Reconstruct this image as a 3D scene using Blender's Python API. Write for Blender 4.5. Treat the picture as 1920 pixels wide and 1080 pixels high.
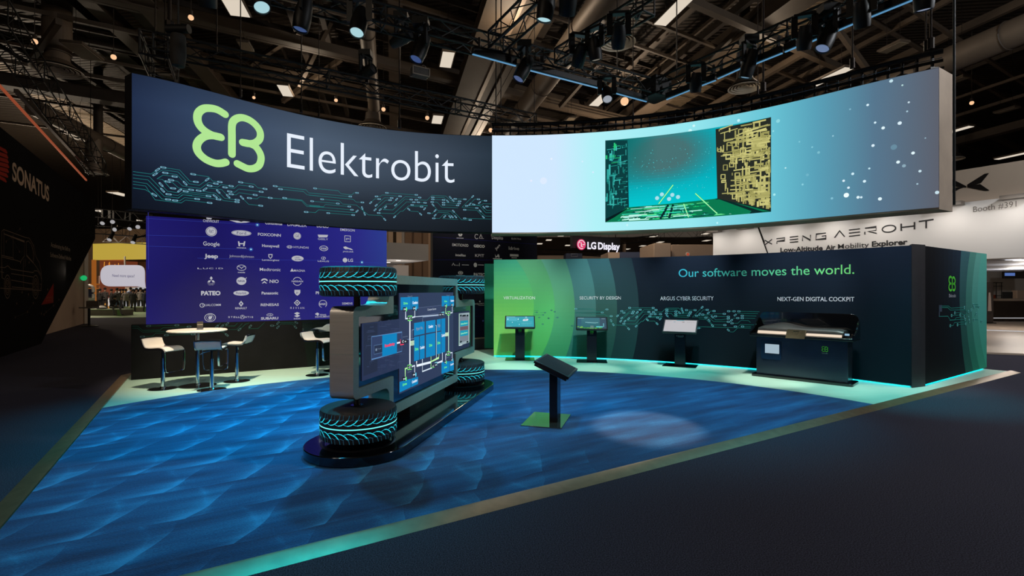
import bpy, bmesh, math, random
from mathutils import Vector, Matrix, noise as mnoise

for o in list(bpy.data.objects):
    bpy.data.objects.remove(o)
SC = bpy.context.scene
COL = SC.collection
PI = math.pi
rnd = random.Random(7)

# ------------------------------------------------------------------ camera, world, exposure
F, CX, CY, H = 947.0, 960.0, 544.0, 1.667      # focal length in pixels of the 1920 frame, principal point, eye height
cd = bpy.data.cameras.new('camera'); CAM = bpy.data.objects.new('camera', cd); COL.objects.link(CAM)
cd.sensor_width = 36.0; cd.lens = F/1920*36.0; cd.shift_y = (CY-540)/1920
cd.clip_start = 0.05; cd.clip_end = 300
CAM.location = (0, 0, H); CAM.rotation_euler = (PI/2, 0, 0)
SC.camera = CAM
SC.view_settings.view_transform = 'Standard'
try: SC.view_settings.look = 'None'
except Exception: pass
SC.view_settings.exposure = 0.0
SC.view_settings.gamma = 1.0
SC.view_settings.use_curve_mapping = False
SC.cycles.use_denoising = True
SC.cycles.max_bounces = 6
SC.cycles.transparent_max_bounces = 12
SC.cycles.sample_clamp_indirect = 4.0
SC.cycles.caustics_reflective = False
SC.cycles.caustics_refractive = False
W = bpy.data.worlds.new('hall_air'); SC.world = W; W.use_nodes = True
bg = W.node_tree.nodes['Background']
bg.inputs[0].default_value = (1.0, 0.80, 0.62, 1); bg.inputs[1].default_value = 0.05

# ------------------------------------------------------------------ projecting the photograph's points into the place
def at(px, py, Y):
    return Vector(((px-CX)/F*Y, Y, H+(CY-py)/F*Y))
def gnd(px, py, z=0.0):
    Y = F*(H-z)/(py-CY); return at(px, py, Y)
def zat(px, py, z):
    return gnd(px, py, z)
D1 = Vector((-0.5229, 0.8524)); D2 = Vector((0.8524, 0.5229))   # the two directions of the booth's edges
R_D2 = math.atan2(D2.y, D2.x)
H1 = Vector((-0.2315, 0.9728))                                  # direction of the hall's roof girders

# ------------------------------------------------------------------ colour and materials
def s2l(c):
    return tuple(((v/255)/12.92 if v/255 <= 0.04045 else ((v/255+0.055)/1.055)**2.4) for v in c)
MATS = {}
def mat(name, rgb, rough=0.5, metal=0.0, noise=None, bump=None, coat=0.0, spec=0.5, stretch=None):
    if name in MATS: return MATS[name]
    m = bpy.data.materials.new(name); m.use_nodes = True; N = m.node_tree.nodes; L = m.node_tree.links
    b = N['Principled BSDF']; c = s2l(rgb)
    b.inputs['Base Color'].default_value = (*c, 1); b.inputs['Roughness'].default_value = rough
    b.inputs['Metallic'].default_value = metal; b.inputs['Coat Weight'].default_value = coat
    b.inputs['Specular IOR Level'].default_value = spec
    if noise or bump:
        tc = N.new('ShaderNodeTexCoord'); mp = N.new('ShaderNodeMapping'); L.new(tc.outputs['Object'], mp.inputs[0])
        if stretch: mp.inputs['Scale'].default_value = stretch
    if noise:
        n = N.new('ShaderNodeTexNoise'); n.inputs['Scale'].default_value = noise[0]; n.inputs['Detail'].default_value = 5
        r = N.new('ShaderNodeValToRGB'); a = noise[1]
        r.color_ramp.elements[0].position = 0.3; r.color_ramp.elements[1].position = 0.7
        r.color_ramp.elements[0].color = (*[max(0, x*(1-a)) for x in c], 1)
        r.color_ramp.elements[1].color = (*[min(1, x*(1+a)) for x in c], 1)
        L.new(mp.outputs[0], n.inputs['Vector']); L.new(n.outputs['Fac'], r.inputs[0]); L.new(r.outputs[0], b.inputs['Base Color'])
    if bump:
        n = N.new('ShaderNodeTexNoise'); n.inputs['Scale'].default_value = bump[0]; n.inputs['Detail'].default_value = 4
        bp = N.new('ShaderNodeBump'); bp.inputs['Strength'].default_value = bump[1]; bp.inputs['Distance'].default_value = 0.02
        L.new(mp.outputs[0], n.inputs['Vector']); L.new(n.outputs['Fac'], bp.inputs['Height']); L.new(bp.outputs[0], b.inputs['Normal'])
    MATS[name] = m; return m
def emat(name, rgb, k=1.0, base=(8, 8, 8)):
    if name in MATS: return MATS[name]
    m = bpy.data.materials.new(name); m.use_nodes = True; b = m.node_tree.nodes['Principled BSDF']
    b.inputs['Base Color'].default_value = (*s2l(base), 1); b.inputs['Roughness'].default_value = 0.4
    b.inputs['Emission Color'].default_value = (*s2l(rgb), 1); b.inputs['Emission Strength'].default_value = k
    MATS[name] = m; return m
def attrmat(name, k=0.0, rough=0.6, base=None, metal=0.0):
    """a print (k = 0) or a lit picture (k > 0) whose ink colours are stored on the faces"""
    if name in MATS: return MATS[name]
    m = bpy.data.materials.new(name); m.use_nodes = True; N = m.node_tree.nodes; b = N['Principled BSDF']
    a = N.new('ShaderNodeVertexColor'); a.layer_name = 'ink'
    b.inputs['Roughness'].default_value = rough; b.inputs['Metallic'].default_value = metal; b.inputs['Specular IOR Level'].default_value = .12
    if k > 0:
        b.inputs['Base Color'].default_value = (0.01, 0.01, 0.012, 1)
        m.node_tree.links.new(a.outputs[0], b.inputs['Emission Color']); b.inputs['Emission Strength'].default_value = k
    else:
        m.node_tree.links.new(a.outputs[0], b.inputs['Base Color'])
    MATS[name] = m; return m

# ------------------------------------------------------------------ objects
def tag(o, label=None, cat=None, group=None, kind=None):
    if label: o['label'] = label
    if cat: o['category'] = cat
    if group: o['group'] = group
    if kind: o['kind'] = kind
    return o
def thing(name, label, cat, loc=(0, 0, 0), rz=0.0, group=None):
    o = bpy.data.objects.new(name, None); COL.objects.link(o); o.empty_display_size = 0.2
    o.location = loc; o.rotation_euler = (0, 0, rz)
    return tag(o, label, cat, group)
def basis(o):
    return o.matrix_basis.copy()
def link_mesh(name, verts, faces, mats, midx=None, parent=None, world=False, angle=35, bevel=None, inks=None, origin=True):
    if not isinstance(mats, (list, tuple)): mats = [mats]
    vs = [Vector(v) for v in verts]
    me = bpy.data.meshes.new(name); loc = Vector((0, 0, 0))
    if parent is not None:
        if world:
            M = basis(parent); q = parent.parent
            if q is not None: M = basis(q) @ M
            M = M.inverted(); vs = [M @ v for v in vs]
    elif origin and vs:
        lo = [min(v[i] for v in vs) for i in range(3)]; hi = [max(v[i] for v in vs) for i in range(3)]
        loc = Vector(((lo[0]+hi[0])/2, (lo[1]+hi[1])/2, lo[2])); vs = [v-loc for v in vs]
    me.from_pydata([tuple(v) for v in vs], [], faces)
    for m in mats: me.materials.append(m)
    if midx: me.polygons.foreach_set('material_index', midx)
    if inks is not None:
        ca = me.color_attributes.new('ink', 'FLOAT_COLOR', 'CORNER'); buf = []
        for p, c in zip(me.polygons, inks):
            buf += [c[0], c[1], c[2], 1.0]*p.loop_total
        ca.data.foreach_set('color', buf)
    if angle:
        me.polygons.foreach_set('use_smooth', [True]*len(me.polygons)); me.set_sharp_from_angle(angle=math.radians(angle))
    me.update()
    o = bpy.data.objects.new(name, me); COL.objects.link(o); o.location = loc
    if parent is not None: o.parent = parent
    if bevel:
        b = o.modifiers.new('edge', 'BEVEL'); b.width = bevel; b.segments = 2; b.limit_method = 'ANGLE'; b.angle_limit = math.radians(40)
    return o
def dup(root, loc=None, rz=None, label=None, group=None):
    r = root.copy(); COL.objects.link(r)
    if loc is not None: r.location = loc
    if rz is not None: r.rotation_euler = (0, 0, rz)
    if label: r['label'] = label
    if group: r['group'] = group
    for ch in list(root.children):
        c = ch.copy(); COL.objects.link(c); c.parent = r
        for g in list(ch.children):
            d = g.copy(); COL.objects.link(d); d.parent = c
    return r

def frame_of(a, b, up=Vector((0, 0, 1))):
    z = (b-a).normalized()
    x = up.cross(z)
    if x.length < 1e-4: x = Vector((1, 0, 0)).cross(z)
    x.normalize(); y = z.cross(x)
    return x, y, z
class MB:
    """collects shapes into one mesh"""
    def __init__(s): s.v = []; s.f = []; s.m = []
    def add(s, vs, fs, mi=0):
        k = len(s.v); s.v += [Vector(v) for v in vs]; s.f += [tuple(i+k for i in f) for f in fs]; s.m += [mi]*len(fs); return s
    def box(s, c, d, mi=0, M=None):
        c = Vector(c); h = [x/2 for x in d]
        vs = [c+Vector((x*h[0], y*h[1], z*h[2])) for z in (-1, 1) for y in (-1, 1) for x in (-1, 1)]
        if M is not None: vs = [M @ v for v in vs]
        return s.add(vs, [(0, 2, 3, 1), (4, 5, 7, 6), (0, 1, 5, 4), (2, 6, 7, 3), (0, 4, 6, 2), (1, 3, 7, 5)], mi)
    def bar(s, a, b, w, h, mi=0, up=Vector((0, 0, 1))):
        a, b = Vector(a), Vector(b); x, y, z = frame_of(a, b, up)
        vs = [p+x*i*w/2+y*j*h/2 for p in (a, b) for j in (-1, 1) for i in (-1, 1)]
        return s.add(vs, [(0, 2, 3, 1), (4, 5, 7, 6), (0, 1, 5, 4), (2, 6, 7, 3), (0, 4, 6, 2), (1, 3, 7, 5)], mi)
    def tube(s, a, b, r, n=10, r2=None, mi=0, caps=True):
        a, b = Vector(a), Vector(b); x, y, z = frame_of(a, b); r2 = r if r2 is None else r2
        vs = [p+(x*math.cos(2*PI*i/n)+y*math.sin(2*PI*i/n))*q for p, q in ((a, r), (b, r2)) for i in range(n)]
        fs = [(i, (i+1) % n, n+(i+1) % n, n+i) for i in range(n)]
        if caps: fs += [tuple(reversed(range(n))), tuple(range(n, 2*n))]
        return s.add(vs, fs, mi)
    def sweep(s, pts, sec, mi=0, closed=False, up=Vector((0, 0, 1))):
        pts = [Vector(p) for p in pts]; n = len(pts); k = len(sec); vs = []
        for i, p in enumerate(pts):
            a = pts[i-1] if (i > 0 or closed) else p; b = pts[(i+1) % n] if (i < n-1 or closed) else p
            x, y, z = frame_of(a, b, up)
            vs += [p+x*q[0]+y*q[1] for q in sec]
        fs = []
        for i in range(n if closed else n-1):
            j = (i+1) % n
            fs += [(i*k+q, i*k+(q+1) % k, j*k+(q+1) % k, j*k+q) for q in range(k)]
        if not closed: fs += [tuple(reversed(range(k))), tuple((n-1)*k+q for q in range(k))]
        return s.add(vs, fs, mi)
    def pipe(s, pts, r, n=8, mi=0, closed=False):
        return s.sweep(pts, [(r*math.cos(2*PI*i/n), r*math.sin(2*PI*i/n)) for i in range(n)], mi, closed)
    def lathe(s, prof, n=32, c=(0, 0, 0), mi=0, M=None):
        c = Vector(c); k = len(prof); vs = []
        for i in range(n):
            a = 2*PI*i/n
            for r, z in prof:
                v = c+Vector((r*math.cos(a), r*math.sin(a), z)); vs.append(M @ v if M is not None else v)
        fs = [(i*k+j, ((i+1) % n)*k+j, ((i+1) % n)*k+j+1, i*k+j+1) for i in range(n) for j in range(k-1)]
        return s.add(vs, fs, mi)
    def prism(s, poly, z0, z1, M=None, mi=0, mi_side=None):
        n = len(poly); vs = [Vector((p[0], p[1], z)) for z in (z0, z1) for p in poly]
        if M is not None: vs = [M @ v for v in vs]
        s.add(vs, [tuple(reversed(range(n))), tuple(range(n, 2*n))], mi)
        k = len(s.v)-2*n
        fs = [(k+i, k+(i+1) % n, k+n+(i+1) % n, k+n+i) for i in range(n)]
        s.f += fs; s.m += [mi if mi_side is None else mi_side]*n
        return s
    def ball(s, c, r, n=12, m=8, mi=0, sc=(1, 1, 1)):
        prof = [(r*math.sin(PI*j/m), -r*math.cos(PI*j/m)) for j in range(m+1)]; prof[0] = (1e-4, -r); prof[-1] = (1e-4, r)
        return s.lathe(prof, n, (0, 0, 0), mi, Matrix.Translation(c) @ Matrix.Diagonal((*sc, 1)))
    def build(s, name, mats, parent=None, world=False, angle=35, bevel=None):
        return link_mesh(name, s.v, s.f, mats, s.m, parent, world, angle, bevel)

# ------------------------------------------------------------------ surfaces that carry writing and pictures: (u along, v up) -> place
class Flat:
    """a plane: origin, unit axes U and V, normal N towards the viewer"""
    def __init__(s, o, U, V=Vector((0, 0, 1))):
        s.o = Vector(o); s.U = Vector(U).normalized(); s.V = Vector(V).normalized(); s.N = s.U.cross(s.V).normalized()
    def P(s, u, v, e=0.0): return s.o+s.U*u+s.V*v+s.N*e
    def un(s, px, py):
        d = Vector(((px-CX)/F, 1, (CY-py)/F)); c = Vector((0, 0, H)); t = (s.o-c).dot(s.N)/d.dot(s.N); p = c+d*t-s.o
        return (p.dot(s.U), p.dot(s.V))
class Curved:
    """an upright sheet that follows a line of plan points, seen from its hollow side; u is the length along it, v the height"""
    def __init__(s, pts):
        s.p = [Vector(q) for q in pts]; s.L = [0.0]
        for a, b in zip(s.p, s.p[1:]): s.L.append(s.L[-1]+(b-a).length)
        s.n = []
        for i in range(len(s.p)):
            t = s.p[min(i+1, len(s.p)-1)]-s.p[max(i-1, 0)]; t.normalize(); s.n.append(Vector((t.y, -t.x)))
    def P(s, u, v, e=0.0):
        i = 0
        if u >= s.L[-1]: i = len(s.L)-2
        else:
            lo, hi = 0, len(s.L)-1
            while hi-lo > 1:
                m = (lo+hi)//2
                if s.L[m] <= u: lo = m
                else: hi = m
            i = lo
        k = (u-s.L[i])/(s.L[i+1]-s.L[i]); p = s.p[i].lerp(s.p[i+1], k); n = s.n[i].lerp(s.n[i+1], max(0, min(1, k)))
        p = p+n*e; return Vector((p.x, p.y, v))
    def un(s, px, py):
        q = (px-CX)/F; best = None
        for i in range(len(s.p)-1):
            a, b = s.p[i], s.p[i+1]; fa = a.x-q*a.y; fb = b.x-q*b.y
            if fa == fb: continue
            k = fa/(fa-fb)
            if (0 <= k <= 1) or (i == 0 and k < 0 and best is None) or (i == len(s.p)-2 and k > 1):
                best = (s.L[i]+k*(s.L[i+1]-s.L[i]), a.y+k*(b.y-a.y))
                if 0 <= k <= 1: break
        return (best[0], H+(CY-py)/F*best[1])

def smooth(pts, n=6, closed=False):
    pts = [Vector(p) for p in pts]; out = []; m = len(pts)
    for i in range(m if closed else m-1):
        g = lambda j: pts[j % m] if closed else pts[max(0, min(m-1, j))]
        a, b, c, d = g(i-1), g(i), g(i+1), g(i+2)
        for k in range(n):
            t = k/n
            out.append(0.5*((2*b)+(c-a)*t+(2*a-5*b+4*c-d)*t*t+(3*b-3*c+d-a)*t**3))
    if not closed: out.append(pts[-1])
    return out
TXT = {}
def glyphs(s, off=0.0):
    if 'M' in s: off = min(off, .004)
    k = (s, round(off, 4))
    if k not in TXT:
        c = bpy.data.curves.new('lettering', 'FONT'); c.body = s; c.offset = off; c.resolution_u = 8 if s in ('Elektrobit', 'Our software moves the world.', 'SONATUS') else 3
        o = bpy.data.objects.new('lettering', c); me = o.to_mesh()
        vs = [(v.co.x, v.co.y) for v in me.vertices]; fs = [tuple(p.vertices) for p in me.polygons]
        o.to_mesh_clear(); bpy.data.objects.remove(o); bpy.data.curves.remove(c)
        x0 = min(v[0] for v in vs); x1 = max(v[0] for v in vs)
        TXT[k] = ([((v[0]-x0)/(x1-x0), v[1]/0.69) for v in vs], fs, (x1-x0)/0.69)
    return TXT[k]
class Decal:
    """flat ink on a surface, every shape with its own colour"""
    def __init__(s, S, e=0.004): s.S = S; s.e = e; s.v = []; s.f = []; s.c = []; s.lv = 0
    def raw(s, uv, faces, rgb, e=None):
        k = len(s.v); e = s.e if e is None else e
        s.v += [s.S.P(u, v, e) for u, v in uv]; s.f += [tuple(i+k for i in f) for f in faces]; c = s2l(rgb); s.c += [c]*len(faces)
    def poly(s, uv, rgb, e=None): s.raw(uv, [tuple(range(len(uv)))], rgb, e)
    def rect(s, u0, v0, u1, v1, rgb, e=None): s.poly([(u0, v0), (u1, v0), (u1, v1), (u0, v1)], rgb, e)
    def line(s, uv, w, rgb, e=None, caps=False):
        uv = [Vector(p) for p in uv]; n = len(uv); vs = []
        for i, p in enumerate(uv):
            a = uv[max(0, i-1)]; b = uv[min(n-1, i+1)]
            d = (b-a); d = d.normalized() if d.length > 1e-9 else Vector((1, 0)); q = Vector((-d.y, d.x)); k = 1.0
            if 0 < i < n-1:
                d2 = (b-p).normalized(); k = 1/max(0.5, abs(d.dot(d2)))
            vs += [p+q*w/2*k, p-q*w/2*k]
        fs = [(2*i, 2*i+1, 2*i+3, 2*i+2) for i in range(n-1)]
        s.raw([tuple(v) for v in vs], fs, rgb, e)
        if caps:
            for p in (uv[0], uv[-1]): s.disc(p.x, p.y, w/2, rgb, n=14, e=e)
    def disc(s, u, v, r, rgb, n=20, e=None, ry=None):
        ry = r if ry is None else ry
        s.poly([(u+r*math.cos(2*PI*i/n), v+ry*math.sin(2*PI*i/n)) for i in range(n)], rgb, e)
    def ring(s, u, v, r, w, rgb, n=24, e=None, ry=None, a0=0.0, a1=2*PI):
        ry = r if ry is None else ry; m = n+1
        vs = [(u+(r-q)*math.cos(a0+(a1-a0)*i/n), v+(ry-q)*math.sin(a0+(a1-a0)*i/n)) for q in (0, w) for i in range(m)]
        s.raw(vs, [(i, i+1, m+i+1, m+i) for i in range(n)], rgb, e)
    def text(s, t, u0, u1, v, h, rgb, off=0.0, e=None, v1=None):
        g, fs, asp = glyphs(t, off)
        if u1 is None: u1 = u0+asp*h
        v1 = v if v1 is None else v1
        s.raw([(u0+x*(u1-u0), v+(v1-v)*x+y*h) for x, y in g], fs, rgb, e)
    # the same in the photograph's pixels, carried onto the surface
    def k(s, px, py):
        u, v = s.S.un(px, py); return s.S.P(u, v).y/F
    def U(s, pts): return [s.S.un(*p) for p in pts]
    def tpx(s, t, x0, y0, x1, y1, hp, rgb, off=0.0, e=None):
        a = s.S.un(x0, y0); b = s.S.un(x1, y1); a2 = s.S.un(x0, y0-hp)
        s.text(t, a[0], b[0], a[1], a2[1]-a[1], rgb, off, e, b[1])
    def tc(s, t, cx, cy, w, h, rgb, off=0.0, e=None):
        a = s.S.un(cx-w/2, cy); b = s.S.un(cx+w/2, cy); c = s.S.un(cx, cy+h/2); d = s.S.un(cx, cy-h/2)
        s.text(t, a[0], b[0], c[1], d[1]-c[1], rgb, off, e)
    def build(s, name, m, parent=None, world=True):
        return link_mesh(name, s.v, s.f, m, None, parent, world, 0, None, s.c)

EB = []      # the butterfly-like letter mark, as strokes in a unit square
for st in ([(565, 215), (470, 162), (380, 147), (290, 160), (228, 218), (213, 300), (238, 385), (300, 455), (400, 512), (505, 535)],
           [(510, 537), (400, 517), (300, 535), (228, 600), (205, 680), (235, 765), (320, 845), (430, 893), (510, 897), (575, 880)],
           [(658, 768), (658, 640), (658, 500), (658, 370), (680, 300), (740, 255), (820, 247), (920, 283), (1010, 360), (1056, 450), (1046, 540), (980, 598), (890, 612), (805, 598)],
           [(805, 598), (900, 612), (990, 655), (1052, 745), (1068, 830), (1040, 920), (970, 966), (880, 970), (790, 930), (732, 900)]):
    EB.append([tuple(v) for v in smooth([Vector(q) for q in st], 5)])
def eb_mark(dec, u0, v0, w, h, rgb, shear=True):
    """the mark between (u0, v0) and (u0+w, v0+h); the photograph's slope (about 0.115 down per unit across) is taken out"""
    for st in EB:
        pts = []
        for x, y in st:
            fx = (x-152)/964.0; yy = y-0.177*(x-152); fy = 1-(yy-58)/(887.0-58)
            pts.append((u0+w*fx, v0+h*fy))
        dec.line(pts, w*0.108, rgb, caps=True)
def circuit(dec, x0, y0, s, lines, w, line_rgb, pad_rgb, hole_rgb, padl, padw):
    """copper-track pattern: polylines with capsule pads where a point is marked"""
    for ln in lines:
        pts = [p for p in ln]; uv = dec.U([(x0+p[0]/s, y0+p[1]/s) for p in pts])
        if len(uv) > 1: dec.line(uv, w, line_rgb)
        for i in (0, len(pts)-1):
            if len(pts[i]) > 2:
                p = Vector(uv[i]); q = Vector(uv[1 if i == 0 else len(pts)-2]) if len(uv) > 1 else p+Vector((1, 0))
                d = (q-p).normalized(); n = Vector((-d.y, d.x))
                cap = [p+d*(padl/2*a)+n*(padw/2*b) for a, b in ((-.7, -1), (.7, -1), (1, -.55), (1, .55), (.7, 1), (-.7, 1), (-1, .55), (-1, -.55))]
                dec.poly([tuple(c) for c in cap], pad_rgb, dec.e*1.5)
                cap = [p+d*(padl*.27*a)+n*(padw*.24*b) for a, b in ((-1, -1), (1, -1), (1, 1), (-1, 1))]
                dec.poly([tuple(c) for c in cap], hole_rgb, dec.e*2)
# ================================================================== THE HALL: floor, roof, far walls
def struct(o): o['kind'] = 'structure'; return o
def aisle_material():
    m = bpy.data.materials.new('aisle_carpet'); m.use_nodes = True; N = m.node_tree.nodes; L = m.node_tree.links; b = N['Principled BSDF']
    tc = N.new('ShaderNodeTexCoord'); n = N.new('ShaderNodeTexNoise'); n.inputs['Scale'].default_value = 130; n.inputs['Detail'].default_value = 6
    L.new(tc.outputs['Object'], n.inputs['Vector']); r = N.new('ShaderNodeValToRGB')
    r.color_ramp.elements[0].position = .36; r.color_ramp.elements[0].color = (*s2l((34, 33, 40)), 1)
    r.color_ramp.elements[1].position = .66; r.color_ramp.elements[1].color = (*s2l((84, 82, 98)), 1)
    L.new(n.outputs['Fac'], r.inputs[0]); L.new(r.outputs[0], b.inputs['Base Color'])
    bp = N.new('ShaderNodeBump'); bp.inputs['Strength'].default_value = .3; bp.inputs['Distance'].default_value = .006
    L.new(n.outputs['Fac'], bp.inputs['Height']); L.new(bp.outputs[0], b.inputs['Normal'])
    b.inputs['Roughness'].default_value = .95; b.inputs['Specular IOR Level'].default_value = .1
    return m
b = MB(); b.add([(-75, -8, 0), (75, -8, 0), (75, 90, 0), (-75, 90, 0)], [(0, 1, 2, 3)])
struct(b.build('floor', aisle_material()))

# booth corners on the floor
C0 = Vector((-2.845, 2.297)); LB, LF = 9.0, 15.3
def bp2(a, c): return C0+D1*a+D2*c          # a metres back from the front corner, c metres along the front edge
def v3(p, z=0.0): return Vector((p.x, p.y, z))
vinyl = mat('white_vinyl_floor', (188, 222, 202), .42, noise=(3, .06), stretch=(.4, 6, 1), spec=.4)
b = MB(); b.prism([bp2(0, 0), bp2(0, LF), bp2(LB, LF), bp2(LB, 0)], .001, .006)
struct(b.build('floor_white_vinyl', vinyl))

def carpet_material():
    m = bpy.data.materials.new('blue_booth_carpet'); m.use_nodes = True; N = m.node_tree.nodes; L = m.node_tree.links; b = N['Principled BSDF']
    tc = N.new('ShaderNodeTexCoord'); mp = N.new('ShaderNodeMapping'); mp.inputs['Rotation'].default_value = (0, 0, -R_D2); L.new(tc.outputs['Object'], mp.inputs[0])
    def mth(op, a, b_=0.0, c=None):
        k = N.new('ShaderNodeMath'); k.operation = op
        for i, x in enumerate((a, b_) if c is None else (a, b_, c)):
            if isinstance(x, (int, float)): k.inputs[i].default_value = x
            else: L.new(x, k.inputs[i])
        return k.outputs[0]
    def noise(sc, st, det=4):
        q = N.new('ShaderNodeMapping'); q.inputs['Scale'].default_value = st; L.new(mp.outputs[0], q.inputs[0])
        n = N.new('ShaderNodeTexNoise'); n.inputs['Scale'].default_value = sc; n.inputs['Detail'].default_value = det; L.new(q.outputs[0], n.inputs['Vector']); return n.outputs['Fac']
    sp = N.new('ShaderNodeSeparateXYZ'); L.new(mp.outputs[0], sp.inputs[0])
    n1 = noise(1.5, (.5, 2.8, 1), 6)                    # combed pile, streaks along the front edge
    n2 = noise(80, (1, 1, 1), 3)                        # tufts
    n3 = noise(1.1, (1, 1, 1), 2); n4 = noise(.33, (1, 1, 1), 1)
    # sweeper strokes: rows along the front edge, each filled with short curved strokes
    y = mth('ADD', mth('DIVIDE', sp.outputs[1], .62), mth('MULTIPLY', mth('SUBTRACT', n3, .5), .35))
    fy = mth('FRACT', y); iy = mth('FLOOR', y)
    q = mth('ADD', mth('DIVIDE', sp.outputs[0], .60), mth('ADD', mth('MULTIPLY', mth('MULTIPLY', mth('SUBTRACT', fy, .5), mth('SUBTRACT', fy, .5)), .30), mth('ADD', mth('MULTIPLY', iy, .37), mth('MULTIPLY', n3, .75))))
    fq = mth('FRACT', q)
    thin = mth('POWER', mth('SUBTRACT', 1.0, mth('ABSOLUTE', mth('SUBTRACT', mth('MULTIPLY', fq, 2.0), 1.0))), 9.0)
    fw = mth('FRACT', mth('ADD', q, mth('ADD', .62, mth('MULTIPLY', fy, -.55))))
    wedge = mth('MULTIPLY', mth('POWER', fw, 4.5), mth('MULTIPLY', mth('SUBTRACT', 1.0, fy), mth('ADD', .5, n3)))
    stroke = mth('ADD', mth('MULTIPLY', mth('MULTIPLY', thin, mth('POWER', n1, 1.5)), 1.1), mth('MULTIPLY', wedge, 1.7))
    seam = mth('POWER', fy, 6.0)
    amt = N.new('ShaderNodeMapRange'); amt.inputs[1].default_value = .4; amt.inputs[2].default_value = 2.6; amt.inputs[3].default_value = .85; amt.inputs[4].default_value = .06
    L.new(mth('ADD', sp.outputs[0], mth('MULTIPLY', n4, 3.0)), amt.inputs[0])
    pat = mth('MULTIPLY', mth('ADD', mth('MULTIPLY', stroke, .42), mth('MULTIPLY', seam, -.16)), mth('MULTIPLY', amt.outputs[0], mth('ADD', .35, n1)))
    s = mth('ADD', mth('ADD', mth('MULTIPLY', n1, .95), pat), mth('MULTIPLY', mth('SUBTRACT', n2, .5), .40))
    cr = N.new('ShaderNodeValToRGB'); e = cr.color_ramp.elements
    e[0].position = .26; e[0].color = (*s2l((6, 50, 92)), 1); e[1].position = .92; e[1].color = (*s2l((48, 148, 204)), 1)
    k = cr.color_ramp.elements.new(.52); k.color = (*s2l((12, 86, 136)), 1)
    L.new(s, cr.inputs[0]); L.new(cr.outputs[0], b.inputs['Base Color'])
    bp = N.new('ShaderNodeBump'); bp.inputs['Strength'].default_value = .6; bp.inputs['Distance'].default_value = .02; L.new(s, bp.inputs['Height']); L.new(bp.outputs[0], b.inputs['Normal'])
    b.inputs['Roughness'].default_value = .95; b.inputs['Specular IOR Level'].default_value = .15; b.inputs['Sheen Weight'].default_value = .15
    return m
CARC = Vector((-.194, 4.253)); CR = 6.21
def on_line(p, d, c, r):       # crossing of a ray with a circle, the far one
    f = p-c; bq = f.dot(d); k = bq*bq-(f.dot(f)-r*r); return p+d*(-bq+math.sqrt(k))
e1 = on_line(bp2(0, .04), D1, CARC, CR); e2 = on_line(bp2(.04, 0), D2, CARC, CR)
a1 = math.atan2(e1.x-CARC.x, e1.y-CARC.y); a2 = math.atan2(e2.x-CARC.x, e2.y-CARC.y)
arc = [CARC+Vector((math.sin(a1+(a2-a1)*i/60), math.cos(a1+(a2-a1)*i/60)))*CR for i in range(61)]
b = MB(); b.prism([bp2(.04, .04)]+list(reversed(arc)), .006, .02)
tag(b.build('carpet', carpet_material()), 'deep blue booth carpet with a curved back edge and combed pile', 'carpet')
# ramped edging strips
brass = mat('bronze_edging', (150, 122, 92), .38, .55, noise=(8, .15))
for nm, p, q, n_ in (('trim_1', bp2(0, .0), bp2(LB, .0), -D2), ('trim_2', bp2(0, 0), bp2(0, LF), -D1)):
    d = (q-p).normalized(); w = .13
    pts = [p-d*(.12 if nm else 0), q]
    b = MB(); vs = []
    for s_ in pts: vs += [v3(s_+n_*w, .001), v3(s_-n_*.03, .001), v3(s_-n_*.03, .026), v3(s_, .026)]
    b.add(vs, [(0, 1, 5, 4), (1, 2, 6, 5), (2, 3, 7, 6), (3, 0, 4, 7), (3, 2, 1, 0), (4, 5, 6, 7)])
    struct(b.build(nm, brass))

# ================================================================== THE OVERHEAD RING: lit sign and video wall
RC = Vector((.2, 4.25)); RP = [1.9327, -.6436, -2.4481, 1.0058, .6443, -.3593, 7.9941]
def ring_pt(t, dr=0.0):
    r = 0.0
    for k in RP: r = r*t+k
    return RC+Vector((math.sin(t), math.cos(t)))*(r+dr)
TL, TJ, TR = -.988, -.0851, 1.0235
ZT, ZB = H+3.75, H+3.75*.3725
def arc_pts(t0, t1, n, dr=0.0): return [ring_pt(t0+(t1-t0)*i/n, dr) for i in range(n+1)]
S_SIGN = Curved(arc_pts(TL, TJ, 60)); S_LED = Curved(arc_pts(TJ, TR, 70)); S_RING = Curved(arc_pts(TL, TR, 120))
def arc_shell(name, t0, t1, n, z0, z1, d0, d1, m, parent=None):
    b = MB(); vs = []
    for i in range(n+1):
        t = t0+(t1-t0)*i/n; p = ring_pt(t, d0); q = ring_pt(t, d1)
        vs += [v3(p, z0), v3(q, z0), v3(q, z1), v3(p, z1)]
    fs = [(i*4+j, i*4+(j+1) % 4, i*4+4+(j+1) % 4, i*4+4+j) for i in range(n) for j in range(4)]
    fs += [(3, 2, 1, 0), (n*4, n*4+1, n*4+2, n*4+3)]
    b.add(vs, [tuple(reversed(f)) for f in fs]); return b.build(name, m, parent, parent is not None, 40)
def sheet(name, S, u0, u1, v0, v1, n, m, m2=1, e=0.0, parent=None):
    vs = [S.P(u0+(u1-u0)*i/n, v0+(v1-v0)*j/m2, e) for j in range(m2+1) for i in range(n+1)]
    fs = [(j*(n+1)+i, j*(n+1)+i+1, (j+1)*(n+1)+i+1, (j+1)*(n+1)+i) for j in range(m2) for i in range(n)]
    o = link_mesh(name, vs, fs, m, None, parent, parent is not None, 40)
    uv = o.data.uv_layers.new(name='sheet')
    for p in o.data.polygons:
        for li, vi in zip(p.loop_indices, p.vertices):
            uv.data[li].uv = ((vi % (n+1))/n, (vi//(n+1))/m2)
    return o
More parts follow.
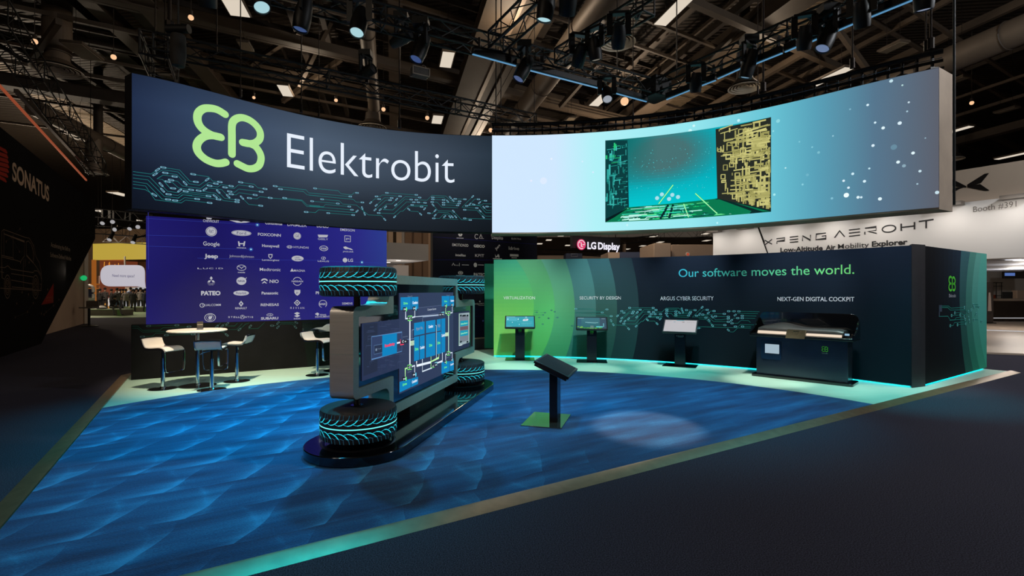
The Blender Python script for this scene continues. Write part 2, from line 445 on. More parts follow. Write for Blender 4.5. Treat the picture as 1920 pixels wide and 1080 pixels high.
def ramp_mat(name, stops, k, axis=0, rough=.5, second=None):
    """a picture or print that runs through a row of colours across its own sheet"""
    m = bpy.data.materials.new(name); m.use_nodes = True; N = m.node_tree.nodes; L = m.node_tree.links; b = N['Principled BSDF']
    uv = N.new('ShaderNodeUVMap'); uv.uv_map = 'sheet'; sp = N.new('ShaderNodeSeparateXYZ'); L.new(uv.outputs[0], sp.inputs[0])
    r = N.new('ShaderNodeValToRGB'); e = r.color_ramp.elements
    for i, (p, c) in enumerate(stops):
        x = e[i] if i < 2 else e.new(p)
        x.position = p; x.color = (*s2l(c), 1)
    L.new(sp.outputs[axis], r.inputs[0]); out = r.outputs[0]
    if second:
        r2 = N.new('ShaderNodeValToRGB'); e2 = r2.color_ramp.elements
        for i, (p, c) in enumerate(second):
            x = e2[i] if i < 2 else e2.new(p)
            x.position = p; x.color = (c, c, c, 1)
        L.new(sp.outputs[1-axis], r2.inputs[0]); mx = N.new('ShaderNodeMixRGB'); mx.blend_type = 'MULTIPLY'; mx.inputs[0].default_value = 1
        L.new(out, mx.inputs[1]); L.new(r2.outputs[0], mx.inputs[2]); out = mx.outputs[0]
    b.inputs['Roughness'].default_value = rough; b.inputs['Specular IOR Level'].default_value = .12
    if k > 0:
        b.inputs['Base Color'].default_value = (.012, .012, .014, 1); L.new(out, b.inputs['Emission Color']); b.inputs['Emission Strength'].default_value = k
    else: L.new(out, b.inputs['Base Color'])
    return m
blackmetal = mat('black_powder_coat', (14, 14, 16), .45, .3, noise=(20, .2))
# --- left half: fabric light box
root = thing('hanging_sign', 'dark curved hanging sign with a green letter mark, white company name and circuit tracks', 'sign', v3(ring_pt((TL+TJ)/2), ZB))
arc_shell('sign_frame', TL, TJ, 48, ZB, ZT, .012, .30, mat('sign_return', (22, 20, 22), .6, noise=(6, .2)), root)
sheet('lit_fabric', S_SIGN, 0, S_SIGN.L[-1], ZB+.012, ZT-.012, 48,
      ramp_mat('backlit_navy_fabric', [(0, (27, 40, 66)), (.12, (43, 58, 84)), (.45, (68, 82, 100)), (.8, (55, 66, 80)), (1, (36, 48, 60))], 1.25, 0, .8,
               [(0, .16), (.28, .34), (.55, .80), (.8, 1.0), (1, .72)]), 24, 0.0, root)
d = Decal(S_SIGN, .006)
a = S_SIGN.un(360.5, 250); c = S_SIGN.un(495.5, 250); z1 = S_SIGN.un(385, 194)[1]; z0 = S_SIGN.un(380, 308)[1]
eb_mark(d, a[0], z0, c[0]-a[0], z1-z0, (176, 229, 146))
d.build('letter_mark', attrmat('lit_ink', 1.0), root)['label'] = 'light green rounded letter mark'
d = Decal(S_SIGN, .006)
d.tpx('Elektrobit', 538, 314, 852, 343, 66, (232, 240, 252), -.009)
d.build('lettering', attrmat('lit_ink', 1.0), root)['label'] = 'thin white company name'
X = 1
RA = [[(50, 222), (230, 248), (295, 205, X)], [(50, 254), (215, 275), (345, 410, X)], [(50, 287), (200, 307), (362, 470), (505, 488), (540, 455), (640, 462)],
      [(50, 322), (190, 343), (340, 497), (400, 502, X)], [(50, 350), (175, 367), (270, 505), (530, 537), (575, 507), (815, 536, X)], [(50, 387), (172, 403), (262, 455, X)],
      [(270, 250, X), (345, 205), (500, 227), (610, 345), (712, 360), (790, 303, X)], [(352, 182, X), (515, 207), (620, 320), (677, 326, X)], [(372, 236, X), (488, 253), (570, 340, X)],
      [(465, 273, X), (350, 258), (290, 296), (345, 303), (420, 388), (450, 391, X)], [(430, 308, X), (495, 320), (545, 367), (725, 392), (805, 333), (877, 344, X)],
      [(395, 324, X), (445, 333), (505, 387), (630, 405, X)], [(330, 353, X), (395, 420), (490, 432), (515, 413, X)], [(405, 450, X), (500, 462), (540, 433), (803, 469, X)],
      [(470, 512, X), (515, 516), (565, 483), (690, 497, X)], [(575, 420, X), (700, 438), (850, 455), (870, 470, X)], [(500, 487), (550, 455), (903, 501, X)],
      [(650, 250, X), (805, 275), (845, 317), (917, 327, X)], [(815, 364, X), (897, 377), (930, 353), (1030, 368, X)], [(768, 400, X), (790, 385), (935, 402), (1000, 470, X)],
      [(705, 414, X), (875, 440), (950, 513), (1088, 527, X)], [(900, 422, X), (965, 490), (1090, 506, X)], [(968, 381, X), (1060, 392), (1103, 355), (1230, 373, X)],
      [(1125, 330, X), (1260, 350), (1297, 385), (1368, 396, X)], [(1015, 422, X), (1065, 430), (1105, 397), (1330, 425, X)], [(1030, 449, X), (1080, 456), (1108, 434), (1270, 457, X)],
      [(1138, 483, X), (1205, 550), (1325, 564, X)], [(1212, 488, X), (1288, 496), (1318, 473), (1420, 486, X)], [(1420, 486), (1735, 515), (1785, 570), (1920, 580)],
      [(1565, 487, X), (1740, 508), (1790, 557), (1920, 566)], [(1470, 369, X), (1778, 405), (1808, 437), (1920, 447)], [(1523, 398, X), (1755, 423), (1790, 455), (1920, 468)],
      [(1780, 627, X), (1873, 632), (1905, 605), (1920, 607)]]
RB = [[(58, 128, X), (295, 152), (325, 183), (435, 195), (462, 172), (490, 174, X)], [(0, 175), (420, 212, X)], [(0, 198), (450, 240), (480, 268), (545, 272, X)],
      [(130, 240, X), (310, 257), (340, 288), (485, 300), (605, 400), (738, 406), (775, 447, X)], [(27, 260, X), (292, 284, X)], [(0, 305), (145, 318), (162, 293), (410, 315, X)],
      [(0, 312), (437, 348, X)], [(0, 372), (62, 377), (95, 348), (472, 378), (490, 362, X)], [(193, 382, X), (450, 402, X)], [(543, 330, X), (568, 390, X)], [(797, 174, X), (1100, 195, X)],
      [(690, 211, X), (730, 211), (748, 195), (933, 209, X)], [(718, 238, X), (672, 236), (630, 275, X)], [(847, 227, X), (773, 224), (687, 302, X)], [(830, 249, X), (785, 249), (675, 348, X)],
      [(897, 240, X), (850, 288), (795, 288), (728, 348, X)], [(1135, 222, X), (985, 212), (888, 298, X)], [(1047, 243, X), (985, 237), (858, 350), (760, 345), (783, 320, X)],
      [(1075, 270, X), (1000, 267), (868, 388), (713, 381, X)], [(1155, 317, X), (1020, 308), (960, 363), (937, 363), (877, 420, X)], [(1057, 298, X), (1215, 305), (1185, 338, X)],
      [(1022, 342, X), (1045, 363), (1115, 366), (1145, 393, X)], [(1100, 245, X), (1210, 250), (1260, 200), (1405, 207), (1455, 257), (1547, 261, X)], [(1270, 220, X), (1385, 222), (1422, 260, X)],
      [(1450, 222, X), (1478, 252, X)], [(1120, 271, X), (1190, 276, X)], [(1270, 241, X), (1380, 247, X)], [(1263, 268, X), (1315, 270), (1362, 320), (1530, 327)], [(1380, 274, X), (1540, 283, X)],
      [(1380, 297, X), (1525, 303, X)], [(1500, 236, X), (1600, 240, X)], [(1680, 212, X), (1570, 322), (1723, 330, X)], [(1740, 240, X), (1700, 238), (1652, 290, X)], [(1812, 255, X), (1775, 253), (1750, 275, X)],
      [(1618, 307, X), (1775, 298), (1785, 285), (1872, 287)], [(1690, 293, X), (1755, 310), (1815, 378), (1872, 378)], [(1795, 322, X), (1825, 354), (1872, 355)], [(1828, 315, X), (1872, 318)],
      [(1272, 298, X), (1325, 358), (1455, 362), (1505, 420, X)], [(1230, 383, X), (1265, 386), (1293, 357, X)], [(1293, 405, X), (1325, 373), (1430, 380), (1470, 420, X)],
      [(1280, 436, X), (1340, 436), (1380, 395), (1425, 397), (1445, 420, X)], [(1392, 417, X), (1370, 438), (1530, 447)], [(1482, 363, X), (1565, 450), (1655, 453, X)],
      [(1598, 348, X), (1725, 353), (1790, 423, X)], [(1757, 360, X), (1810, 413), (1872, 415)], [(1598, 436, X), (1872, 443)]]
d = Decal(S_SIGN, .006)
circuit(d, 240, 280, 5.333, RA, .0068, (34, 128, 128), (116, 170, 190), (40, 72, 92), .092, .031)
circuit(d, 580, 330, 5.486, RB, .0068, (34, 128, 128), (116, 170, 190), (40, 72, 92), .075, .031)
d.build('circuit_print', attrmat('lit_ink', 1.0), root)['label'] = 'teal circuit tracks with pale blue pads'

# --- right half: video wall
root = thing('video_wall', 'bright curved video wall hanging overhead, pale cyan to slate with an inset picture', 'video wall', v3(ring_pt((TJ+TR)/2), ZB))
arc_shell('cabinet', TJ, TR, 56, ZB-.03, ZT+.01, .012, .57, mat('silver_return', (168, 150, 132), .5, .2, noise=(3, .08)), root)
LU = S_LED.L[-1]
def lu(px): return S_LED.un(px, 300)[0]/LU
sheet('display', S_LED, 0, LU, ZB, ZT, 56,
      ramp_mat('sky_gradient_picture', [(0, (210, 232, 255)), (lu(1040), (208, 232, 255)), (lu(1115), (178, 242, 248)), (lu(1290), (150, 232, 240)), (lu(1440), (104, 196, 214)), (lu(1530), (88, 160, 184)), (lu(1640), (86, 118, 142)), (1, (92, 96, 108))], 1.0), 4, 0.0, root)
d = Decal(S_LED, .006)
for x, y, r, c in ((1019, 339, 6.5, (222, 236, 255)), (1034, 298, 2, (230, 240, 255)), (1587, 366, 4.4, (240, 255, 255)), (1621, 340, 2.6, (215, 240, 250)), (1656, 240, 2.8, (225, 245, 250)), (1687, 231, 3.2, (220, 240, 250)), (1637, 273, 2.6, (220, 240, 250)), (1684, 304, 2.9, (225, 245, 250)),
                   (1712, 287, 2.8, (225, 245, 250)), (1599, 326, 2.4, (210, 240, 250)), (1582, 339, 2.2, (220, 240, 250)), (1591, 352, 2.2, (220, 240, 250)), (1609, 370, 2.6, (225, 245, 250)), (1615, 370, 2, (215, 240, 250)), (1650, 373, 3.1, (225, 245, 250)), (1757, 361, 3.2, (200, 225, 235)),
                   (1725, 321, 2.4, (200, 225, 235)), (1704, 192, 1.8, (195, 215, 225)), (1701, 209, 1.6, (170, 200, 215)), (1627, 197, 2.2, (215, 240, 250)), (1671, 152, 3.0, (195, 225, 235)), (1692, 160, 1.6, (180, 215, 215)), (1641, 230, 2.0, (215, 240, 250)), (1630, 316, 1.8, (190, 225, 235)),
                   (1473, 315, 1.5, (190, 235, 240)), (1459, 227, 3.4, (140, 215, 225)), (1450, 246, 1.6, (150, 220, 230)), (1535, 286, 2.4, (125, 190, 205)), (1499, 266, 1.5, (130, 200, 215)), (1523, 276, 1.6, (130, 200, 215)), (1452, 365, 2.2, (170, 235, 240)), (1505, 346, 1.8, (140, 210, 225)),
                   (1514, 328, 2.6, (110, 180, 200)), (1676, 276, 5, (104, 140, 160)), (1695, 311, 3, (140, 170, 185)), (1562, 255, 1.5, (150, 200, 215)), (1594, 205, 1.6, (130, 180, 200)), (1385, 226, 2.6, (200, 245, 250)), (1301, 236, 2.4, (205, 248, 250)), (1294, 245, 3.2, (200, 248, 250)), (1345, 418, 1.8, (190, 245, 250)),
                   (1176, 422, 2, (200, 245, 250)), (1112, 323, 1.6, (220, 235, 255)), (996, 339, 2, (230, 236, 255)), (1092, 303, 1.4, (220, 240, 255)), (1720, 345, 1.6, (160, 190, 205)), (1735, 259, 1.2, (150, 180, 195)), (1560, 372, 2.2, (130, 190, 210))):
    q = d.U([(x, y)])[0]; k = d.k(x, y); d.disc(q[0], q[1], r*k, c, 12)
d.build('drifting_dots', attrmat('lit_ink', 1.0), root)['kind'] = 'stuff'
# the inset film still
Q = [S_LED.un(*p) for p in ((1135, 417), (1446, 397), (1443, 221), (1135, 263))]
UA, UB = Q[0][0], Q[1][0]; VA = (Q[0][1]+Q[1][1])/2; VB = (Q[2][1]+Q[3][1])/2
def iq(x, y): return (UA+(UB-UA)*x, VB-(VB-VA)*y)
d = Decal(S_LED, .008)
def mixc(a, b_, t): return tuple(a[i]+(b_[i]-a[i])*t for i in range(3))
for i in range(60):
    for j in range(30):
        x0, x1, y0, y1 = i/60, (i+1)/60, j/30, (j+1)/30; x = (x0+x1)/2; y = (y0+y1)/2
        k = max(0, 1-math.hypot((x-.36)/.40, (y-.22)/.42)); c = mixc((4, 172, 186), (70, 114, 116), min(1, k*1.7)); c = mixc(c, (14, 110, 108), max(0, min(1, (.34-x)/.2))*max(0, 1-y*1.3))
        c = mixc(c, (0, 205, 212), max(0, (y-.5)/.4)) if y > .5 else c
        d.poly([iq(x0, y1), iq(x1, y1), iq(x1, y0), iq(x0, y0)], c)
E2 = .011
r2 = random.Random(3)
for i in range(170):                                              # dust in the picture's sky
    x = .14+.55*r2.random(); y = .12+.55*r2.random()**.7; s_ = .0018+.003*r2.random(); p = iq(x, y)
    d.disc(p[0], p[1], s_*2.2, mixc((40, 150, 160), (90, 225, 230), r2.random()), 6, E2)
for x0, y0, x1, y1 in ((0, 1, 1, .97), ):                          # the picture's floor
    for i in range(14):
        t0, t1 = i/14, (i+1)/14; g0, g1 = .14+.56*t0, .14+.56*t1; d.poly([iq(t0, 1), iq(t1, 1), iq(g1, .83-.03*t1), iq(g0, .83-.03*t0)], (6, 120, 78), E2)
for i in range(230):
    t = r2.random(); y = .835+.155*t; w_ = .04+.10*r2.random(); xl = .14-.14*t; xr = .70+.30*t; x = xl+.01+(xr-xl-.04)*r2.random()
    c = r2.choice([(20, 200, 110), (60, 225, 190), (190, 250, 235), (4, 70, 70), (10, 170, 130), (110, 240, 150), (120, 235, 225), (3, 84, 76)]); c = (190, 250, 235) if x < .28 and r2.random() < .3 else c
    if r2.random() < .6: d.line([iq(x, y), iq(min(xr-.02, x+w_), y-.004)], .010+.014*t, c, E2+.002)
    else: d.line([iq(x, y), iq(min(.985, x+(x-.42)*.12), min(.985, y+.03+.04*t))], .012, c, E2+.002)
for p, q in (((.345, .81), (.435, .60)), ((.50, .83), (.53, .99)), ((.57, .72), (.70, .97))):
    d.line([iq(*p), iq(*q)], .035, (40, 215, 120), E2+.004); d.line([iq(*p), iq(*q)], .012, (215, 250, 200), E2+.006)
for p, q in (((.405, .83), (.355, .99)), ((.435, .83), (.41, .985))): d.line([iq(*p), iq(*q)], .05, (3, 38, 44), E2+.005)
for x, y in ((.365, .70), (.43, .715), (.465, .745), (.335, .74), (.41, .76)): p = iq(x, y); d.disc(p[0], p[1], .045, (170, 225, 235), 14, E2+.003)
def quad(a, b_, c_, e_, rgb, e, n=10):      # a tall or wide patch that bends with the screen
    for i in range(n):
        t0, t1 = i/n, (i+1)/n; L_ = lambda p, q, t: (p[0]+(q[0]-p[0])*t, p[1]+(q[1]-p[1])*t)
        d.poly([L_(a, b_, t0), L_(a, b_, t1), L_(e_, c_, t1), L_(e_, c_, t0)], rgb, e)
quad(iq(0, .995), iq(.155, .83), iq(.145, .02), iq(0, 0), (6, 60, 62), E2)
d.poly([iq(0, 1), iq(.16, .85), iq(.155, .83), iq(0, .96)], (2, 24, 28), E2+.001)
for i in range(110):
    t = r2.random(); x = .008+.132*t; y = .03+.78*r2.random(); h_ = .02+.12*r2.random()*(1-.5*t); c = mixc((16, 120, 112), (70, 205, 196), r2.random())
    if y < .35 and x < .075 and r2.random() < .5: c = (40, 196, 120)
    if r2.random() < .55: d.line([iq(x, y), iq(x, min(.84, y+h_))], .010+.05*(1-t)*r2.random()**2, c, E2+.003)
    else: d.line([iq(x, y), iq(min(.145, x+.045), y-.006)], .012, c, E2+.003)
quad(iq(.70, .80), iq(1, 1), iq(1, 0), iq(.69, .02), (38, 42, 36), E2)
d.poly([iq(.685, .80), iq(.88, 1), iq(1, 1), iq(1, .985), iq(.70, .80)], (6, 40, 38), E2+.001)
for i in range(230):
    t = r2.random()**.8; x = .70+.29*t; ym = .80+.17*t; y = .02+(ym-.06)*r2.random(); h_ = (.03+.16*r2.random())*(.4+.8*t)
    c = mixc((150, 146, 84), (214, 208, 132), r2.random()); g_ = r2.random()
    if g_ < .45: d.line([iq(x, y), iq(x, min(ym, y+h_))], .018+.05*t*r2.random(), c, E2+.003)
    elif g_ < .8: d.line([iq(x, y), iq(min(.995, x+.05+.06*r2.random()), min(ym, y+.03*r2.random()-.03*(1-y)))], .018+.02*t, c, E2+.0035)
    else:
        w_ = .02+.05*t*r2.random(); x2 = min(.99, x+w_); y2 = min(ym, y+h_*.7); d.line([iq(x, y), iq(x2, y+.004), iq(x2, y2), iq(x, y2-.004), iq(x, y)], .016+.018*t, c, E2+.004)
d.build('film_still', attrmat('lit_ink', 1.0), root)['label'] = 'inset picture of a teal sky between walls of circuit tracks'
# ================================================================== BOOTH WALLS
WC = Vector((-.3, 4.2)); WP = [.3326, -.4105, 8.4223]; WT0, WT1 = -.0185, 1.0175; WH = 2.43
def wall_pt(t, dr=0.0):
    r = 0.0
    for k in WP: r = r*t+k
    return WC+Vector((math.sin(t), math.cos(t)))*(r+dr)
S_WALL = Curved([wall_pt(WT0+(WT1-WT0)*i/90) for i in range(91)])
WU = S_WALL.L[-1]
GAP = .034
root = thing('curved_wall', 'long curved fabric wall printed with green arcs fading to navy and the slogan', 'wall', v3(wall_pt(.5), GAP))
root['kind'] = 'structure'
b = MB(); vs = []; n = 60
for i in range(n+1):
    t = WT0+(WT1-WT0)*i/n; p, q = wall_pt(t, .012), wall_pt(t, .16); vs += [v3(p, GAP), v3(q, GAP), v3(q, WH), v3(p, WH)]
fs = [(i*4+(j+1) % 4, i*4+j, i*4+4+j, i*4+4+(j+1) % 4) for i in range(n) for j in range(4)]+[(0, 1, 2, 3), (n*4+3, n*4+2, n*4+1, n*4)]
b.add(vs, [tuple(reversed(f)) for f in fs]); b.build('wall_core', mat('wall_core_black', (20, 22, 26), .7, noise=(5, .2)), root, True)
# printed fabric: the arcs, each band its own ink, all one print
b1 = [((968.7, 488), (1001, 572), (957, 669)), ((1015, 487.8), (1040, 575), (1013, 670)), ((1059.6, 487), (1077.8, 579), (1060, 671)),
      ((1101, 487), (1117.4, 579), (1102, 673)), ((1142, 486.7), (1157, 579), (1144, 674)), ((1184.4, 486), (1197.8, 579), (1185.6, 676))]
curves = []
for tri in b1:
    q = [S_WALL.un(*p) for p in tri]
    def fu(v, q=q):
        r = 0.0
        for i in range(3):
            l = 1.0
            for j in range(3):
                if i != j: l *= (v-q[j][1])/(q[i][1]-q[j][1])
            r += l*q[i][0]
        return r
    curves.append(fu)
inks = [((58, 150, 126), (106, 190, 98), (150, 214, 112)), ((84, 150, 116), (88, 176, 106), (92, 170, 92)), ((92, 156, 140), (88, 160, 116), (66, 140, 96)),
        ((74, 130, 138), (74, 122, 122), (48, 104, 92)), ((58, 102, 116), (54, 92, 90), (30, 76, 74)), ((38, 60, 74), (36, 62, 70), (24, 58, 62)), ((27, 38, 58), (16, 28, 40), (13, 26, 36))]  # last, navy band: fall-off of the light from above put into the ink
NV = 24; vs, fs, cs = [], [], []
def mix3(c, t):   # bottom .. top
    return mixc(c[2], c[1], t*2) if t < .5 else mixc(c[1], c[0], t*2-1)
for bi in range(7):
    m_ = 10 if bi < 6 else 64
    k0 = len(vs)
    for j in range(NV+1):
        v = GAP+(WH-GAP)*j/NV; ua = 0.0 if bi == 0 else curves[bi-1](v); ub = WU if bi == 6 else curves[bi](v)
        for i in range(m_+1): vs.append((ua+(ub-ua)*i/m_, v))
    for j in range(NV):
        for i in range(m_):
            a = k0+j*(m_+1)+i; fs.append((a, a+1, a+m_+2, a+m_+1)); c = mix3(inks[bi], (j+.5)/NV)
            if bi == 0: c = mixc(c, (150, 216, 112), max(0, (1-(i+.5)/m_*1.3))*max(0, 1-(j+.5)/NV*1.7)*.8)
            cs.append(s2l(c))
def fab(u, v):     # creases of the stretched fabric, strongest low down on the dark part
    x = max(0, min(1, (u-3.2)/1.5)); k = mnoise.noise(Vector((u*1.6, v*2.2+u*.9, 3.1)))*.010*max(0, 1.0-v/1.5)*x
    k += mnoise.noise(Vector((u*6, v*6-u*4, 9.1)))*.004*max(0, 1.1-v/1.2)*x
    k += math.sin(v*55+u*30)*.004*max(0, 1-abs(u-WU+.25)/.3)*max(0, 1-abs(v-1.75)/.6)
    return k
class OnFabric:
    un = S_WALL.un
    def P(s, u, v, e=0.0): return S_WALL.P(u, v, .004+fab(u, v)+e)
S_FAB = OnFabric()
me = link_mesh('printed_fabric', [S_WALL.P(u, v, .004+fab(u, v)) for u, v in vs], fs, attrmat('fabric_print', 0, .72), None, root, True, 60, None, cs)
WHITE = (222, 226, 236)
d = Decal(S_FAB, .003)
for t, x0, y0, x1, y1, hp, o in (('VIRTUALIZATION', 944.2, 561.2, 1003.1, 561.2, 5.5, 0), ('SECURITY BY DESIGN', 1086.9, 561.5, 1164.1, 561.5, 5.7, 0), ('ARGUS CYBER SECURITY', 1238.1, 563, 1338.1, 563, 7.0, 0), ('NEXT-GEN DIGITAL COCKPIT', 1457.8, 564.2, 1602.1, 565, 7.4, .006)):
    d.tpx(t, x0, y0, x1, y1, hp, WHITE, o)
d.build('caption_lettering', attrmat('fabric_print', 0, .72), root)['label'] = 'white capital captions over the kiosks'
d = Decal(S_FAB, .003)
d.tpx('Our software moves the world.', 1272.6, 519.3, 1602, 513.3, 14.6, (90, 200, 220), .002)
o = d.build('slogan_lettering', attrmat('fabric_print', 0, .72), root); o['label'] = 'slogan running from blue to light green'
ca = o.data.color_attributes['ink']; xs = [S_WALL.P(0, 0).x]
M_ = basis(root)
cols = []
for p in o.data.polygons:
    q = M_ @ p.center; t = max(0, min(1, (q.x-3.75)/(6.15-3.75))); c = s2l(mixc((62, 190, 226), (132, 232, 138), t)); cols += [c[0], c[1], c[2], 1]*p.loop_total
ca.data.foreach_set('color', cols)
WW = [[(100, 97, X), (265, 97), (285, 122), (360, 122), (375, 102), (395, 102, X)], [(90, 132), (350, 132, X)], [(240, 150), (375, 150), (395, 166), (435, 166, X)], [(434, 207, X), (455, 247, X)], [(415, 210), (470, 250), (570, 253), (600, 285, X)],
      [(610, 87, X), (833, 88, X)], [(535, 117, X), (570, 117), (580, 105), (710, 105, X)], [(556, 134, X), (525, 134), (495, 163, X)], [(645, 122, X), (608, 122), (535, 183, X)], [(636, 139, X), (600, 139), (525, 213, X)],
      [(682, 130, X), (635, 172), (610, 172), (565, 213, X)], [(860, 107, X), (745, 105), (677, 173, X)], [(793, 126, X), (735, 126), (660, 210), (585, 208), (600, 190, X)], [(815, 146, X), (750, 146), (665, 240), (555, 237, X)],
      [(875, 180, X), (775, 175), (735, 215), (720, 215), (672, 260, X)], [(802, 167, X), (922, 170), (900, 192, X)], [(778, 200, X), (790, 212), (845, 212), (870, 237, X)], [(835, 127, X), (915, 127), (955, 90), (1075, 90), (1115, 127), (1187, 127, X)],
      [(963, 103, X), (1055, 103), (1082, 133, X)], [(963, 119, X), (1048, 121, X)], [(958, 140, X), (1005, 140), (1035, 172), (1170, 178)], [(965, 162, X), (985, 183)], [(850, 146, X), (903, 147, X)], [(1048, 142, X), (1180, 142, X)], [(1048, 159, X), (1168, 160, X)],
      [(1105, 98, X), (1113, 125, X)], [(1148, 108, X), (1230, 109, X)], [(1297, 82, X), (1205, 175), (1333, 180, X)], [(1345, 106, X), (1305, 106), (1272, 147, X)], [(1410, 117, X), (1380, 117), (1355, 135, X)], [(1243, 161, X), (1345, 165), (1405, 215), (1545, 219, X)],
      [(1303, 150, X), (1390, 153), (1400, 144), (1507, 144, X)], [(1393, 172, X), (1425, 200), (1480, 200), (1545, 189, X)], [(1423, 167, X), (1545, 171, X)], [(1265, 192), (1335, 197), (1395, 255, X)], [(1362, 205, X), (1395, 247), (1513, 250, X)], [(1255, 265), (1760, 280)], [(1262, 279, X), (1290, 279)],
      [(1548, 119, X), (1600, 119, X)], [(1645, 120, X), (1840, 124)], [(1610, 155, X), (1630, 140), (1825, 142)], [(1677, 162, X), (1810, 165)], [(1635, 184, X), (1600, 184), (1575, 205, X)], [(1677, 184, X), (1800, 187)], [(1580, 233, X), (1635, 233), (1665, 205), (1735, 208), (1755, 225)],
      [(1612, 264, X), (1640, 264), (1660, 245), (1790, 248)], [(1680, 264, X), (1760, 266)], [(1545, 297, X), (1565, 315), (1595, 315), (1630, 280)]]
d = Decal(S_FAB, .003)
circuit(d, 1060, 560, 5.053, WW, .0085, (38, 128, 124), (120, 190, 205), (34, 60, 74), .062, .036)
circuit(d, 930, 570, 8.309, [[(595, 103), (660, 103)], [(595, 170), (735, 170, X)], [(635, 130, X), (600, 130)], [(765, 135, X), (690, 135)], [(865, 97, X), (845, 97)], [(915, 120, X), (900, 120)], [(675, 210, X), (655, 210)], [(820, 222, X), (800, 222)], [(960, 210, X), (925, 210)], [(730, 313, X), (710, 313)], [(1187, 340, X), (1165, 340)]],
        .007, (50, 130, 96), (38, 74, 92), (90, 150, 160), .042, .026)
d.build('circuit_print', attrmat('fabric_print', 0, .72), root)['label'] = 'teal circuit tracks with pale blue pads'
# strip of cyan LEDs tucked under the wall
cyan = emat('cyan_led', (0, 215, 230), 5.0)
b = MB(); b.sweep([v3(wall_pt(WT0+(WT1-WT0)*i/40, .085), .028) for i in range(41)], [(-.03, -.004), (.03, -.004), (.03, .004), (-.03, .004)])
tag(b.build('led_strip', cyan), 'cyan light strip glowing under the foot of the long curved wall', 'light strip')
# the far teal end panel behind the green end of the wall
b = MB(); pa, pb = gnd(908.5, 655.5), gnd(926, 655.5); b.box(((pa.x+1.3)/2, pa.y+.05, .03+1.19), (1.3-pa.x, .1, 2.37))
o = b.build('partition_panel', mat('teal_fabric', (16, 150, 118), .7, noise=(1.2, .25)), None); tag(o, 'teal green panel standing just behind the green end of the curved wall', 'panel')

# ---- end post and the side wall that faces the aisle
pE = wall_pt(WT1); pS0 = gnd(1735, 725); pS1 = gnd(1850, 692.5); pS0.z = pS1.z = 0
dS = (pS1-pS0).normalized(); nS = Vector((dS.y, -dS.x, 0))
b = MB(); b.add([(pE.x-.03, pE.y-.03, .01), (pS0.x, pS0.y, .01), (pS0.x+.1, pS0.y+.16, .01), (pE.x+.08, pE.y+.16, .01), (pE.x-.03, pE.y-.03, WH+.02), (pS0.x, pS0.y, WH+.02), (pS0.x+.1, pS0.y+.16, WH+.02), (pE.x+.08, pE.y+.16, WH+.02)],
      [(3, 2, 1, 0), (4, 5, 6, 7), (0, 1, 5, 4), (1, 2, 6, 5), (2, 3, 7, 6), (3, 0, 4, 7)])
struct(tag(b.build('wall_end_post', mat('post_dark', (34, 32, 38), .6, noise=(6, .15))), 'dark square post where the curved wall meets the side wall', 'post'))
root = thing('side_wall', 'dark side wall with a small green letter mark and teal arcs facing the aisle', 'wall', pS0+dS*1.6, 0); root['kind'] = 'structure'
S_SIDE = Flat((pS0.x, pS0.y, 0), dS)
LS = (pS1-pS0).length
b = MB(); b.add([S_SIDE.P(u, v, e) for e in (-.012, -.14) for u, v in ((0, .04), (LS, .04), (LS, WH), (0, WH))], [(0, 1, 2, 3), (7, 6, 5, 4), (0, 4, 5, 1), (1, 5, 6, 2), (2, 6, 7, 3), (3, 7, 4, 0)])
b.build('wall_core', MATS['wall_core_black'], root, True)
sb = [((280, 45), (268, 500), (318, 1075)), ((355, 58), (320, 430), (385, 1070)), ((410, 60), (370, 440), (440, 1060)), ((455, 65), (418, 450), (500, 1050))]
curves = []
for tri in sb:
    q = [S_SIDE.un(1740+x/4.5, 460+y/4.5) for x, y in tri]
    def fu(v, q=q):
        r = 0.0
        for i in range(3):
            l = 1.0
            for j in range(3):
                if i != j: l *= (v-q[j][1])/(q[i][1]-q[j][1])
            r += l*q[i][0]
        return min(LS, r)
    curves.append(fu)
inks = [((34, 52, 70), (19, 36, 46), (14, 34, 38)), ((66, 112, 120), (46, 96, 94), (34, 96, 84)), ((90, 156, 144), (62, 130, 120), (42, 130, 108)), ((108, 184, 170), (78, 160, 148), (58, 158, 130)), ((100, 190, 172), (84, 176, 164), (70, 182, 152))]
vs, fs, cs = [], [], []
for bi in range(5):
    m_ = 8; k0 = len(vs)
    for j in range(NV+1):
        v = .04+(WH-.04)*j/NV; ua = 0.0 if bi == 0 else curves[bi-1](v); ub = LS if bi == 4 else curves[bi](v)
        for i in range(m_+1): vs.append((ua+(ub-ua)*i/m_, v))
    for j in range(NV):
        for i in range(m_):
            a = k0+j*(m_+1)+i; fs.append((a, a+1, a+m_+2, a+m_+1)); c = mix3(inks[bi], (j+.5)/NV)
            if bi == 0: c = mixc((12, 13, 18), c, min(1, ((i+.5)/m_)**1.2*1.15))
            cs.append(s2l(c))
link_mesh('printed_fabric', [S_SIDE.P(u, v, .0) for u, v in vs], fs, attrmat('fabric_print', 0, .72), None, root, True, 60, None, cs)
d = Decal(S_SIDE, .005)
a = S_SIDE.un(1777.8, 546); c = S_SIDE.un(1791, 517.8); eb_mark(d, a[0], a[1], c[0]-a[0], c[1]-a[1], (96, 220, 70))
d.build('letter_mark', attrmat('fabric_print', 0, .72), root)['label'] = 'bright green letter mark'
d = Decal(S_SIDE, .005); d.tpx('Elektrobit', 1779, 557.3, 1791.5, 557.3, 6.2, (190, 196, 205))
